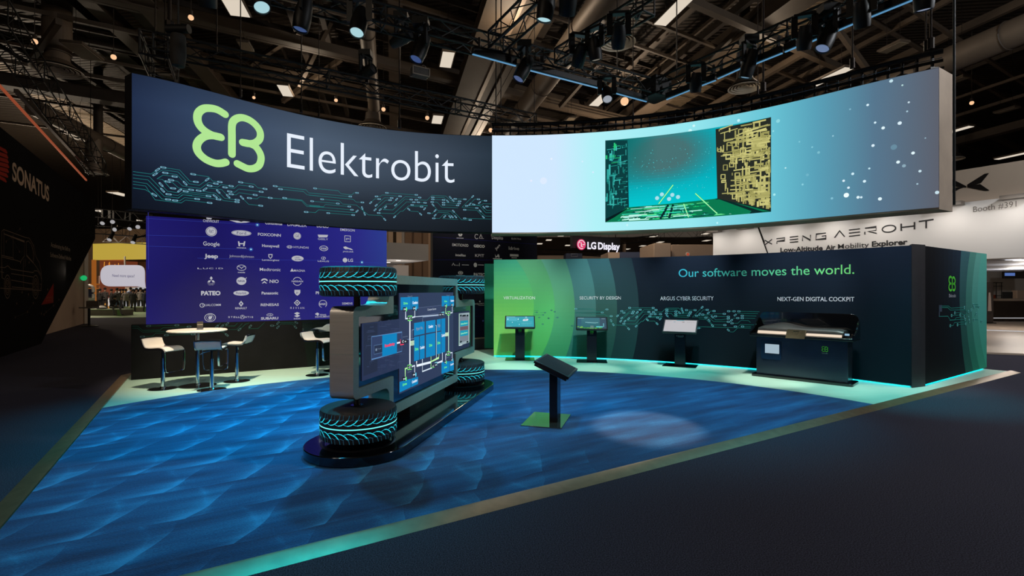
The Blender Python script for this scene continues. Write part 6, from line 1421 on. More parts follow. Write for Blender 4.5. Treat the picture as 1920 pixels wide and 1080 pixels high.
# ================================================================== THE YELLOW BOOTH AND THE PEOPLE IN FRONT OF IT
YY = 44.0
c0, c1 = at(174, 470, YY), at(290, 486, YY*.97)
S_Y = Flat((c0.x, YY, 0), (c1-c0)*Vector((1, 1, 0)))
root = thing('yellow_booth', 'far booth with a bright yellow header over an orange-lit interior', 'booth', (c0.x+2, YY, 0))
z0, z1 = S_Y.un(176, 487)[1], S_Y.un(176, 457)[1]
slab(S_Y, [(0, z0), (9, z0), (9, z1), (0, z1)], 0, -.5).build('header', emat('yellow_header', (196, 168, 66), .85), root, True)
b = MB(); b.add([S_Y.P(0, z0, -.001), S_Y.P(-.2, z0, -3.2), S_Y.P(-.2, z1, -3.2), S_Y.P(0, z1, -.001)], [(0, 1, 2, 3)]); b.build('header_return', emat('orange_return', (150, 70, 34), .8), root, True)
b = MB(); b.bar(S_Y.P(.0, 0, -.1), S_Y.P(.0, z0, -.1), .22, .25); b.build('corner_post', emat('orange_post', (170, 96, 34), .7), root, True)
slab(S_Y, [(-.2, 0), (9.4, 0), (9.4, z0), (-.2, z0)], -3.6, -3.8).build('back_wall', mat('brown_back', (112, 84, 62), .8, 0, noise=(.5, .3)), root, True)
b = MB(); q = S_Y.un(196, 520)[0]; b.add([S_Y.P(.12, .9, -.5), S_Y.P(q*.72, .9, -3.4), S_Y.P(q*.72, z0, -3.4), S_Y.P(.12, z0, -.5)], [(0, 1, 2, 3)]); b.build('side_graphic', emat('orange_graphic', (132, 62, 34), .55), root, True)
d = Decal(Flat(S_Y.P(.12, 0, -.46), S_Y.P(q*.72, 0, -3.36)-S_Y.P(.12, 0, -.46)), .01); r_ = random.Random(4)
for i in range(26): a_ = .3+1.6*r_.random(); d.line([(a_, 2.2+2.0*r_.random()), (a_+.2*r_.random(), 2.2+2.0*r_.random())], .05, r_.choice([(230, 150, 50), (214, 110, 40), (240, 190, 80)]))
d.build('side_ornament', attrmat('lit_ink', 1.0), root)
b = MB()
for px, py in ((184, 533), (181, 541)): 
    p = at(px, py, YY+1); b.box(p, (1.0, .6, .08)); b.tube(p+Vector((.1, 0, 0)), p+Vector((.1, 0, .75)), .22, 12, mi=1)
b.build('shelf', [emat('orange_post', (170, 96, 34), .7), mat('white_pot', (210, 205, 200), .5, noise=(3, .05))], root, True)
r_ = random.Random(8); b = MB()
for i in range(46):
    px = 196+78*r_.random(); py = 541+36*r_.random(); p = at(px, py, YY+1.6+1.2*r_.random()); b.box(p, (.3+.8*r_.random(), .2, .12+.5*r_.random()), r_.choice((0, 0, 1, 2)))
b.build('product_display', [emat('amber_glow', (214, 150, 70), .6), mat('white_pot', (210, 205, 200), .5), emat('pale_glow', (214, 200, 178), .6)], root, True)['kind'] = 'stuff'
# white vehicle roof on show
p = at(258, 548, YY+.6); mo = thing('show_vehicle', 'white rounded vehicle on show behind the standing visitors', 'vehicle', (p.x+.6, p.y, 0), 0)
prof = rounded([(-2.6, .25), (2.8, .25), (2.9, 1.0), (2.5, 1.9), (-.4, 1.95), (-1.5, 1.25), (-2.6, 1.05)], [.1, .1, .3, .35, .6, .4, .25], 6)
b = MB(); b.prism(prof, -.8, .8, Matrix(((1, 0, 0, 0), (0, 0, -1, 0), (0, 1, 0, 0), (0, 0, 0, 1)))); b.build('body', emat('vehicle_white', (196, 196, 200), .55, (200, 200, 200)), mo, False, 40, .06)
b = MB(); b.box((.4, -.81, 1.5), (1.9, .02, .5)); b.build('side_window', gloss, mo)
for x in (-1.6, 1.8): b = MB(); b.tube((x, -.86, .34), (x, .86, .34), .34, 20); b.build('wheel', rubber, mo)
# speech bubble
YB_ = 41.0; pts = []
S_B = Flat((at(188, 517, YB_).x, YB_, 0), (1, .02, 0)); q0 = S_B.un(188, 537); q1 = S_B.un(269, 497)
w_, h_ = q1[0]-q0[0], q1[1]-q0[1]
bub = rounded([(q0[0], q0[1]), (q1[0]-.5, q0[1]), (q1[0]+.05, q0[1]-.08), (q1[0], q0[1]+.45), (q1[0], q1[1]), (q0[0], q1[1])], [h_*.48, 0, 0, 0, h_*.45, h_*.48], 10)
root = thing('speech_bubble_sign', 'large pale speech-bubble sign hanging below the yellow header', 'sign', S_B.P(w_/2, q0[1]))
slab(S_B, [tuple(p) for p in bub], 0, -.18).build('bubble', emat('bubble_white', (190, 186, 196), .95), root, True)
d = Decal(S_B, .02); d.tpx('Need more space?', 211, 519, 252.5, 520, 5.0, (40, 36, 110)); d.build('lettering', attrmat('fabric_print', 0), root)
b = MB(); p = S_B.P(w_*.55, q1[1]-.02, -.09); b.tube(p, (p.x, p.y, z0+.1), .06, 8); b.build('hanger', mat('pale_rod', (150, 146, 140), .4), root, True)
# floor of that booth, benches, poufs, robot arm, podium
b = MB(); p0, p1 = gnd(150, 597), gnd(290, 594); b.prism([(p0.x-2, p0.y), (p1.x, p1.y-1), (p1.x+1, 43), (p0.x-6, 43)], .004, .02); tag(b.build('booth_floor', mat('pale_green_floor', (176, 206, 160), .5, 0, noise=(.8, .1)), None), 'pale green booth floor under the benches and visitors', 'booth floor')
def bench(x0_, x1_, yt, yb, Y, label):
    a, c = at(x0_, yb, Y), at(x1_, yb, Y); z = H+(CY-yt)/F*Y
    k = thing('bench', label, 'bench', ((a.x+c.x)/2, Y+.6, .02)); L_ = c.x-a.x
    b = MB(); b.box((0, 0, (z-.02)/2), (L_, 1.0, z-.02)); b.box((L_*.44, -.505, (z-.02)/2), (L_*.12, .01, (z-.02)*.98), 1); b.build('base', [mat('bench_grey', (110, 100, 90), .6, noise=(2, .1)), mat('bench_green', (150, 190, 120), .6, noise=(2, .1))], k, False, 35, .03)
    b = MB(); b.box((0, 0, z+.0), (L_+.04, 1.04, .05)); b.build('seat_top', mat('bench_top', (190, 206, 170), .5, noise=(2, .06)), k, False, 35, .01)
bench(156, 226, 581, 594.5, 32.5, 'long low bench with the seated visitor on it'); bench(231, 274, 576.5, 587, 38.0, 'second low green bench beside the indigo logo screen')
for px, py, r, l in ((177.5, 571, .33, 'round white pouf next to the robot arm'), (190, 572, .34, 'round white pouf behind the seated visitor'), (167.5, 573, .26, 'small white pouf beside the striped podium')):
    p = at(px, py, 36); b = MB(); b.ball((p.x, p.y, .02+r*.8), r, 20, 12, sc=(1, 1, .8)); tag(b.build('pouf', mat('pouf_white', (206, 204, 196), .6, 0, bump=(20, .2))), l, 'pouf', 'white poufs')
p = at(174, 566, 37); k = thing('robot_arm', 'white bent robot arm standing on a pale green base', 'robot', (p.x, p.y, .02))
b = MB(); b.pipe(smooth([Vector((0, 0, .3)), Vector((.05, 0, 1.2)), Vector((.0, 0, 1.85)), Vector((-.35, 0, 1.98)), Vector((-.62, 0, 1.85)), Vector((-.66, 0, 1.6))], 5), .10, 12); b.build('arm', mat('robot_white', (196, 190, 184), .4, noise=(3, .05)), k)
b = MB(); b.lathe([(1e-3, 0), (.55, 0), (.5, .4), (.3, .5), (1e-3, .5)], 24); b.build('base', MATS['bench_green'], k)
b = MB(); b.box((-.28, .1, 1.45), (.42, .06, .6)); b.build('screen', mat('screen_dark', (44, 50, 70), .3), k)
p = gnd(163, 590); k = thing('striped_podium', 'white podium with dark horizontal stripes behind the aisle stand', 'podium', (p.x, p.y, .02))
b = MB(); b.box((0, 0, .55), (.62, .5, 1.1)); 
for z in (.35, .62, .9): b.box((0, 0, z), (.63, .51, .08), 1)
b.build('body', [mat('podium_white', (190, 186, 178), .5, noise=(3, .05)), blackmetal], k)

# ---- people
def person(label, loc, rz, top, legs, hair, pose='stand', arms=(.12, .10), hgt=1.74, bag=None):
    s = hgt/1.74; V = Vector
    if pose == 'stand':
        J = {'pel': (0, 0, .95), 'wst': (0, .01, 1.10), 'chs': (0, 0, 1.30), 'nck': (0, .01, 1.47), 'hd0': (0, -.01, 1.56), 'hd1': (0, -.015, 1.68)}
        for sd, n_ in ((1, 'l'), (-1, 'r')):
            st = arms[0]*sd*.5
            J.update({'hip'+n_: (.10*sd, 0, .90), 'kn'+n_: (.11*sd, -.02+st*.3, .49), 'an'+n_: (.115*sd, .03+st*.5, .08), 'to'+n_: (.13*sd, -.13+st*.5, .035), 'sh'+n_: (.19*sd, .01, 1.41), 'el'+n_: (.25*sd, .03, 1.13), 'ha'+n_: (.23*sd, -.10-arms[1]*1.2, .93+arms[1]*1.3)})
    else:
        J = {'pel': (0, .0, .50), 'wst': (0, -.04, .64), 'chs': (0, -.13, .83), 'nck': (0, -.21, .98), 'hd0': (0, -.27, 1.05), 'hd1': (0, -.31, 1.15)}
        for sd, n_ in ((1, 'l'), (-1, 'r')):
            J.update({'hip'+n_: (.10*sd, -.05, .50), 'kn'+n_: (.16*sd, -.46-.06*sd, .52), 'an'+n_: (.15*sd, -.58-.12*sd, .09), 'to'+n_: (.17*sd, -.75-.12*sd, .05), 'sh'+n_: (.19*sd, -.16, .92), 'el'+n_: (.22*sd, -.30, .68), 'ha'+n_: (.07*sd, -.46, .60)})
    R = {'pel': .145, 'wst': .13, 'chs': .15, 'nck': .055, 'hd0': .075, 'hd1': .088, 'hip': .095, 'kn': .065, 'an': .045, 'to': .04, 'sh': .07, 'el': .052, 'ha': .036}
    names = list(J); ix = {n_: i for i, n_ in enumerate(names)}
    E_ = [('pel', 'wst'), ('wst', 'chs'), ('chs', 'nck'), ('nck', 'hd0'), ('hd0', 'hd1')]
    for n_ in 'lr': E_ += [('pel', 'hip'+n_), ('hip'+n_, 'kn'+n_), ('kn'+n_, 'an'+n_), ('an'+n_, 'to'+n_), ('chs', 'sh'+n_), ('sh'+n_, 'el'+n_), ('el'+n_, 'ha'+n_)]
    me = bpy.data.meshes.new('body'); me.from_pydata([V(J[n_])*s for n_ in names], [(ix[a], ix[c]) for a, c in E_], [])
    o = bpy.data.objects.new('body', me); COL.objects.link(o); sk = o.modifiers.new('skin', 'SKIN'); sb_ = o.modifiers.new('sub', 'SUBSURF'); sb_.levels = 2; sb_.render_levels = 2
    for i, n_ in enumerate(names):
        key = n_ if n_ in R else n_[:-1]; sv = me.skin_vertices[0].data[i]; r = R[key]*s; sv.radius = (r, r*(.72 if key in ('chs', 'wst', 'pel') else 1.0)); sv.use_root = (n_ == 'pel')
    bpy.context.view_layer.update(); dg = bpy.context.evaluated_depsgraph_get(); ev = o.evaluated_get(dg); m2 = bpy.data.meshes.new_from_object(ev)
    bpy.data.objects.remove(o); m2.name = 'body'
    sk_m = mat('skin_tone', (150, 112, 90), .6, noise=(5, .05)); shoe = mat('shoe_black', (16, 15, 15), .5)
    m2.materials.clear()
    for x in (sk_m, top, legs, shoe): m2.materials.append(x)
    zn = V(J['nck']).z*s+.03; zh_ = V(J['pel']).z*s; mi = []
    for p in m2.polygons:
        c_ = p.center
        hand = min((c_-V(J['hal'])*s).length, (c_-V(J['har'])*s).length) < .07
        near_leg = c_.z < zh_-.02 if pose == 'stand' else (c_.y < -.08 and c_.z < .66 and min(abs(c_.x-.13), abs(c_.x+.13)) < .16 and (c_.z < .585))
        mi.append(0 if (c_.z > zn or hand) else 3 if c_.z < .10*s else 2 if near_leg else 1)
    m2.polygons.foreach_set('material_index', mi); m2.polygons.foreach_set('use_smooth', [True]*len(m2.polygons))
    k = thing('person', label, 'person', loc, rz, None)
    o = bpy.data.objects.new('body', m2); COL.objects.link(o); o.parent = k
    h = V(J['hd1'])*s; b = MB(); b.ball((h.x, h.y+.022, h.z+.028), .104*s, 16, 10, sc=(.92, 1.02, .96)); b.build('hair', hair, k)
    # collar-to-hem jacket flare
    if pose == 'stand':
        b = MB(); b.lathe([(.17*s, .84*s), (.185*s, .90*s), (.18*s, 1.1*s), (.175*s, 1.28*s)], 20, (0, 0, 0), 0, Matrix.Diagonal((1.12, .80, 1, 1))); b.build('jacket_hem', top, k)
    if bag: b = MB(); b.box((0, .19*s, 1.16*s), (.28, .16, .42)); b.build('backpack', bag, k, False, 35, .04)
    return k
cl = lambda n_, c: mat(n_, c, .8, 0, noise=(6, .15))
black_c, char, grey_c, brown_c, navy_c, jean, khaki = cl('cloth_black', (34, 32, 32)), cl('cloth_charcoal', (58, 54, 52)), cl('cloth_grey', (128, 120, 114)), cl('cloth_brown', (78, 58, 44)), cl('cloth_navy', (34, 38, 56)), cl('denim', (88, 106, 136)), cl('khaki', (150, 128, 104))
hair_k, hair_b = cl('hair_black', (16, 14, 14)), cl('hair_brown', (50, 36, 28))
PP = [(187.5, 547, 40, 3.0, black_c, black_c, hair_k, 'visitor in black with dark hair, standing furthest from the logo screen', 1.72), (197, 544.5, 42, 3.3, char, black_c, hair_k, 'tall visitor in charcoal jacket behind the seated visitor', 1.80), (209, 547.5, 40, 2.4, black_c, char, hair_k, 'visitor in black jacket turned a little towards the display', 1.70),
      (219.5, 547, 38, 3.14, char, jean, hair_k, 'visitor in charcoal jacket and blue jeans, back turned', 1.76), (226, 549, 42, 2.8, brown_c, black_c, hair_b, 'visitor in brown jacket just beside the one in blue jeans', 1.70), (236, 549.5, 39, 3.7, grey_c, black_c, hair_k, 'visitor in light grey jacket, walking pose', 1.70), (245, 544, 40, 3.14, navy_c, khaki, hair_k, 'tall visitor in navy jacket and khaki trousers', 1.82),
      (249.5, 549.5, 38, 3.3, black_c, black_c, hair_b, 'visitor in a long black coat standing before the white vehicle', 1.68), (256, 545, 41, 2.9, brown_c, char, hair_k, 'visitor in brown coat and dark trousers near the white vehicle', 1.78), (263.5, 544, 40, 3.2, grey_c, black_c, hair_k, 'visitor in grey sweater and black trousers near the logo screen', 1.80), (272.5, 549, 38, 2.9, navy_c, black_c, hair_k, 'visitor in navy jacket half hidden by the logo screen', 1.72), (231, 551, 43, 3.4, black_c, black_c, hair_k, 'visitor in black at the back between brown and grey jackets', 1.70)]
for px, py, Y, rz, tp, lg, hr, lab, hg in PP:
    p = at(px, 560, Y); person('person: '[:0]+lab.replace('visitor', 'person'), (p.x, p.y, .02), rz, tp, lg, hr, 'stand', (.25 if 'walking' in lab else .10, .10 if px % 2 else .02), hg)
p = at(197.5, 581, 32.0); person('person seated on the long bench, leaning forward in a dark jacket and grey trousers', (p.x, p.y+.55, .05), 1.15, black_c, cl('trousers_grey', (96, 92, 90)), hair_k, 'sit', (.1, .1), 1.78)
p = at(167.5, 565, 38.5); person('person with black hair behind the striped podium', (p.x, p.y, .02), .6, char, black_c, hair_k, 'stand', (.1, .06), 1.62)
p = gnd(191, 592); b = MB(); b.box((p.x, p.y, .27), (.5, .34, .48)); tag(b.build('backpack', cl('bag_black', (26, 26, 30)), bevel=.06), 'dark bag on the floor beside the seated person', 'bag')
# rigs over that end of the hall, with pale-faced lamps
def far_truss(x0_, y0_, Y0, x1_, y1_, Y1, label, s=.55): truss(label, at(x0_, y0_, Y0), at(x1_, y1_, Y1), s, .7)
far_truss(170, 398, 34, 292, 412, 33, 'upper far truss above the yellow booth'); far_truss(170, 430, 36, 292, 438, 35, 'lower far truss just above the yellow header'); far_truss(200, 447, 38, 292, 452, 37, 'lowest far truss touching the top of the yellow header')
faceW = emat('far_lamp_face', (206, 204, 206), .6)
def farlamp(px, py, Y, label, tilt=(.5, -1, -.6), r=.14, grp='lamps of the far rig'):
    p = at(px, py, Y); d_ = Vector(tilt).normalized(); k = thing('flood_light', label, 'stage light', tuple(p), 0, grp)
    b = MB(); b.tube(p-d_*.7, p, r*.7, 14, r2=r); b.build('housing', rigblack, k, True); b = MB(); b.tube(p, p+d_*.02, r*.93, 14); b.build('lens', faceW, k, True)
    b = MB(); hit = on_truss(p-d_*.4)[1]; b.tube(p-d_*.4, hit, .05, 6); b.box(hit, (.12, .5, .5)); b.build('hook_clamp', rigblack, k, True)
for px, py, tl, lab in ((211, 416, (.6, -1, -.4), 'tilted pale lamp on the far rig, high in the gap'), (258.5, 425.5, (.6, -1, -.4), 'tilted pale lamp on the far rig beside the logo screen'), (192, 418.5, (.3, -1, -.8), 'pale lamp on the far rig beside the black booth wall'), (215, 430.5, (.1, -1, -.3), 'round pale lamp in the middle of the far rig'), (243, 429, (.2, -1, -.9), 'downward pale lamp on the far rig'), (205, 449.5, (.2, -1, -1.2), 'pale lamp just over the yellow header corner'), (249, 454.5, (.3, -1, -1.2), 'pale lamp just over the middle of the yellow header')): farlamp(px, py, 33.5, lab, tl)
S_PW = Flat((-46, 52, 0), (1, .05, 0)); b = slab(S_PW, [(-2, 0), (30, 0), (30, 8.0), (-2, 8.0)], 0, -.3); tag(b.build('panel_wall', hallwall), 'tall beige panel wall behind the yellow booth', 'wall'); 
d = Decal(S_PW, .02)
for i in range(16): d.rect(-2+i*2.0, 0, -1.93+i*2.0, 8, (96, 78, 62))
bpy.data.objects['panel_wall']['kind'] = 'structure'; d.build('panel_joint', PR, bpy.data.objects['panel_wall'])
def farbay(px, py, z, label, w=.5, l=1.4):
    p = zat(px, py, z); k = thing('far_ceiling_lamp', label, 'ceiling lamp', tuple(p), 0, 'distant ceiling lamps'); b = MB(); b.box((0, 0, .05), (w*1.2, l, .1)); b.build('lamp_case', steelbrown, k); b = MB(); b.box((0, 0, -.012), (w, l*.95, .02)); b.build('diffuser_panel', bay_on, k); b = MB(); b.tube((0, 0, .1), (0, 0, ROOF-z), .02, 5); b.build('hanger_wire', wirem, k)
for px, py, lab in ((190, 396, 'distant lamp high beside the black booth wall'), (250.5, 412, 'distant lamp above the logo screen edge'), (226, 364, 'distant lamp beside the near end of the dark sign')): farbay(px, py, 9.0, lab, .8, 1.6)

# ================================================================== SEEN THROUGH THE PASSAGE: a pale booth with a deep white soffit
S_PB = Flat((at(700, 500, 27).x, 27, 0), v3(D2))
root = thing('soffit_booth', 'pale booth with deep white soffit and two downlights, seen through the passage', 'booth', S_PB.P(1.5, 0))
a_ = S_PB.un(690, 480)[0]; c_ = S_PB.un(803.5, 480)[0]; zs0 = S_PB.un(760, 487)[1]; zs1 = S_PB.un(760, 456)[1]
slab(S_PB, [(a_, zs0), (c_, zs0), (c_, zs1), (a_, zs1)], 0, -6).build('soffit', mat('soffit_white', (176, 170, 164), .6, 0, noise=(1, .04)), root, True)
slab(S_PB, [(a_, 0), (c_+1.0, 0), (c_+1.0, zs0), (a_, zs0)], -6, -6.2).build('inner_wall', mat('pale_inner_wall', (206, 196, 190), .7, 0, noise=(1, .05)), root, True)
b = MB()
for px, py in ((728, 492.5), (747, 489)): p = zat(px, py, zs0-.02); b.tube(p, p+Vector((0, 0, .03)), .13, 16)
b.build('downlight', emat('downlight_white', (255, 244, 236), 1.6), root, True)
b = MB(); p = S_PB.P(c_+.3, 0, -4.4); b.box((p.x, p.y, 1.2), (.1, .1, 2.4)); b.build('white_post', mat('white_post', (190, 176, 160), .5), root, True)
S_WP = Flat((at(700, 500, 40).x, 40, 0), v3(D2)); root = thing('timber_screen', 'tall beige slatted wall rising behind the white soffit', 'wall', S_WP.P(2, 0)); root['kind'] = 'structure'
a_ = S_WP.un(690, 450)[0]; c_ = S_WP.un(812, 450)[0]; slab(S_WP, [(a_, 0), (c_, 0), (c_, 7.4), (a_, 7.4)], 0, -.3).build('panel', mat('timber_beige', (196, 166, 138), .7, 0, noise=(.6, .1)), root, True)
d = Decal(S_WP, .02)
for x0_, x1_, c in ((737, 743, (60, 48, 34)), (753, 759, (170, 160, 152)), (758, 806, (134, 108, 88)), (772, 776, (120, 98, 82)), (790, 793, (116, 90, 72)), (803, 808, (180, 150, 124)), (726, 728, (150, 124, 104))):
    q0 = S_WP.un(x0_, 450)[0]; q1 = S_WP.un(x1_, 450)[0]; d.rect(q0, .2, q1, 7.3, c)
d.build('slat_pattern', PR, root)

# ================================================================== BEYOND THE CURVED WALL: the display maker's sign and pale boxes
S_LGs = Flat((at(1060, 470, 34).x, 34, 0), v3((D2*.98+D1*-.12).normalized()))
root = thing('lit_letter_sign', 'glowing white letters with a pink round face mark hanging far behind the curved wall', 'sign', S_LGs.P(2.5, 4))
q = S_LGs.un(1080, 478); q2 = S_LGs.un(1170, 440)
slab(S_LGs, [(q[0]-.1, q[1]+.5), (q2[0]-.1, q[1]+.5), (q2[0]-.1, q2[1]-.2), (q[0]-.1, q2[1]-.2)], -.3, -.6).build('dark_backing', mat('backing_dark', (30, 30, 36), .7, 0, noise=(1, .2)), root, True)
b = MB()
for u_ in (q[0]+.4, q2[0]-.4): p = S_LGs.P(u_, q2[1]-.3, -.45); b.tube(p, (p.x, p.y, ROOF-.01), .03, 6)
b.build('hanger_wire', wirem, root, True)
d = Decal(S_LGs, 0.0); c0_ = S_LGs.un(1090, 458.5); k_ = d.k(1090, 458)
d.disc(c0_[0], c0_[1], 9.8*k_, (222, 60, 110), 28, 0, 10.2*k_); d.e = .02
d.ring(c0_[0], c0_[1], 8.2*k_, 1.5*k_, (236, 220, 226), 24, None, 8.4*k_, .25, 5.2); d.line([(c0_[0]-.2*k_, c0_[1]+4*k_), (c0_[0]-.2*k_, c0_[1]-3.6*k_), (c0_[0]+3.4*k_, c0_[1]-3.6*k_)], 1.3*k_, (236, 220, 226)); d.line([(c0_[0]+2*k_, c0_[1]), (c0_[0]+7.6*k_, c0_[1])], 1.3*k_, (236, 220, 226)); d.disc(c0_[0]-3.6*k_, c0_[1]+3.6*k_, 1.1*k_, (236, 220, 226), 10)
d.tpx('LG', 1101, 466.5, 1117.5, 467, 12.5, (244, 240, 255), .035); d.tpx('Display', 1121, 467.2, 1162, 468.6, 12.5, (244, 240, 255), .035)
d.build('lettering', attrmat('lit_ink', 1.0), root)['label'] = 'white glowing letters and pink face mark'
def pbox(name, x0_, x1_, yt, yb, Y, depth, m, label, cat='booth'):
    a, c = at(x0_, yb, Y), at(x1_, yb, Y); z = H+(CY-yt)/F*Y; b = MB(); b.box(((a.x+c.x)/2, Y+depth/2, z/2), (c.x-a.x, depth, z)); return tag(b.build(name, m, bevel=.03), label, cat)
beige1, beige2, bluebox = mat('pale_beige', (190, 166, 146), .7, 0, noise=(.7, .06)), mat('warm_beige', (166, 142, 122), .7, 0, noise=(.5, .08)), mat('slate_blue', (74, 84, 116), .6, 0, noise=(.5, .1))
pbox('booth_block', 1140, 1162, 473, 560, 30, 2.5, beige1, 'pale box in front of the glowing letters', 'booth block'); pbox('booth_block', 1163, 1215, 472.5, 560, 32.6, 3, bluebox, 'slate blue box beside the pale box', 'booth block'); pbox('booth_tower', 1226, 1258, 456, 560, 27, 3, beige1, 'tall pale end of the far beige booth wall', 'booth block'); pbox('booth_wall_far', 1259, 1338, 458.5, 560, 27.5, 2, beige2, 'far beige booth wall with an orange round lamp on it', 'booth block')
pbox('booth_block', 1061, 1092, 475, 560, 44, 2, bluebox, 'far blue screen panel under the glowing letters', 'booth block'); pbox('booth_wall_far', 1008, 1140, 479, 560, 50, 1, beige1, 'long far beige wall running below the glowing letters', 'booth block'); pbox('booth_column', 1170, 1174, 455, 560, 46, .6, beige2, 'slim far column behind the slate blue box', 'column')
p = at(1289, 477, 27.5); b = MB(); b.tube(p, p-Vector((0, .06, 0)), .11, 24); b.tube(p-Vector((0, .06, 0)), p-Vector((0, .07, 0)), .075, 24, mi=1); tag(b.build('round_lamp', [mat('lamp_rim_white', (214, 206, 200), .5), emat('orange_face', (170, 66, 34), .9)]), 'orange round lamp with white rim on the far beige wall', 'lamp')
S_BR = Flat((at(1061, 480, 43.9).x, 43.9, 0), (1, 0, 0)); d = Decal(S_BR, .02); q0, q1 = S_BR.un(1071, 481), S_BR.un(1083, 476); d.line([(q0[0], q0[1]), (q1[0], q0[1]), (q1[0], q1[1]), (q0[0], q1[1]), (q0[0], q0[1])], .04, (150, 156, 176)); o = d.build('screen_outline', PR, bpy.data.objects['booth_block.002'])
far_truss(1006, 471, 45, 1142, 477, 47, 'thin far truss running behind the glowing letters', .4); far_truss(1130, 456, 42, 1230, 446, 40, 'thin far truss climbing behind the slate blue box', .4); far_truss(1240, 440, 36, 1335, 434, 33, 'far truss crowded with lamps above the beige wall', .7)
for i, (px, py) in enumerate(((1052, 441.5), (1029, 450), (1012, 457), (1064.5, 460), (1109, 446.5), (1140, 436.5), (1176, 467), (1205, 461), (1225.5, 443), (1267, 433.5), (1238, 454), (1220, 469), (1324, 438), (1325, 451), (1082, 453))):
    farbay(px, py, 10.0, ['distant lamp over the passage end of the curved wall', 'distant lamp second from the dark logo wall', 'distant lamp nearest the dark logo wall', 'distant lamp just beside the pink face mark', 'distant lamp above the first glowing letters', 'distant lamp touching the edge of the video wall', 'distant lamp beside the last glowing letter', 'distant lamp above the end of the slate blue box', 'distant lamp high over the beige tower', 'distant lamp at the edge of the video wall beyond the tower', 'distant lamp just over the beige tower', 'distant lamp low between blue box and beige tower', 'small distant lamp above the beige wall', 'distant lamp just over the end of the beige wall', 'distant lamp hidden at the rim of the pink face mark'][i], .9, 2.2)

# ================================================================== THE WHITE BOOTH ON THE RIGHT
XO = C0+D2*19.0; S_X = Flat((XO.x, XO.y, 0), v3(-D1))
root = thing('white_booth_sign', 'huge white overhanging booth sign with dark spaced lettering beyond the side wall', 'sign', S_X.P(-5, 2.5))
xl = S_X.un(1337, 450)[0]; xr = 6.0; zb_ = 2.5; zm = S_X.un(1900, 369)[1]; zt2 = S_X.un(1900, 300)[1]
whitep = mat('white_sign_panel', (214, 208, 202), .55, 0, noise=(.6, .03))
slab(S_X, [(xl, zb_), (xr, zb_), (xr, zm), (xl, zm)], 0, -.8).build('lower_panel', whitep, root, True)
xh = S_X.un(1785, 350)[0]
slab(S_X, [(xh-4, zm), (xr, zm), (xr, zt2), (xh-4, zt2)], -.25, -.8).build('header_panel', mat('greige_header', (176, 158, 140), .6, 0, noise=(.6, .05)), root, True)
d = Decal(S_X, .012); TX = (52, 50, 50)
xs = (1444, 1476, 1508.5, 1538, 1572, 1621, 1652, 1688.5, 1722, 1746); 
def XL(pts, w=2.2): d.line(d.U(pts), w*d.k(*pts[0]), TX)
# spaced geometric capitals drawn as strokes; base runs (1433,459) .. (1750,425)
def xb(x, f): y = 459.5-(x-1433)*.1035; hh = 9.5+(x-1433)*.0135; return (x, y-f*hh)
def XS(pp, w=2.0): XL([xb(x, f) for x, f in pp], w)
XS([(1434, .95), (1448, .0)]); XS([(1434, .0), (1448, .95)])
XS([(1457, 0), (1457, .45), (1471, .45), (1472, .95), (1456, .95)])
for f in (0, .47, .95): XS([(1481, f), (1497, f)])
XS([(1505, 0), (1505, .95), (1520, 0), (1520, .95)])
XS([(1549, .95), (1531, .95), (1530, .0), (1549, .0), (1549, .5), (1541, .5)])
XS([(1565, 0), (1574.5, 1.05), (1584, 0)])
for f in (0, .5, 1.0): XS([(1592, f), (1613, f)])
XS([(1622, 0), (1622, .45)]); XS([(1622, 1), (1643, 1), (1643, .48), (1628, .48), (1644, 0)])
q = [xb(1667+12.5*math.cos(a), .5+.5*math.sin(a)) for a in [2*PI*i/24 for i in range(25)]]; XL(q, 2.2)
XS([(1690, 0), (1690, 1.05)], 2.4); XS([(1715, 0), (1715, 1.05)], 2.4); XS([(1690, .5), (1715, .5)], 2.4)
XS([(1723, 1.05), (1751, 1.1)], 2.6); XS([(1737, 0), (1737, 1.05)], 2.6)
for t, x0_, y0_, x1_, y1_, hp in (('Low-Altitude', 1463.5, 473, 1543, 469, 8.2), ('Air', 1548.5, 468.7, 1567, 467.5, 8.6), ('Mobility', 1571.5, 466.8, 1629.5, 463.2, 9), ('Explorer', 1635, 462.3, 1702, 458, 9.4)): d.tpx(t, x0_, y0_, x1_, y1_, hp, TX, .03)
d.tpx('Booth #391', 1825, 398, 1906, 387.5, 10.5, (110, 104, 98), -.006)
S_XH = Flat(S_X.P(0, 0, -.25), v3(-D1)); d2_ = Decal(S_XH, .012)
for pp in ([(1779, 335), (1788, 337), (1812, 349), (1812, 352), (1787, 349.5), (1779, 342)], [(1779, 363), (1790, 352), (1812, 350), (1800, 354), (1779, 366)], [(1814, 346), (1846, 326), (1855, 324.5), (1840, 343), (1814, 352)], [(1814, 350), (1838, 345), (1856, 357.5), (1847, 358), (1816, 352)]): d2_.poly(d2_.U(pp), (22, 18, 16))
d.build('lettering', PR, root)['label'] = 'dark spaced company lettering and a booth number'
d2_.build('winged_mark', PR, root)['label'] = 'black four-winged mark'
d = Decal(S_X, .008); d.line(d.U([(1420, 421), (1440, 476)]), 2.5*d.k(1430, 440), (36, 32, 30)); d.line(d.U([(1421, 421), (1434, 455)]), 1.5*d.k(1430, 440), (20, 18, 18)); d.build('panel_gap', PR, root)
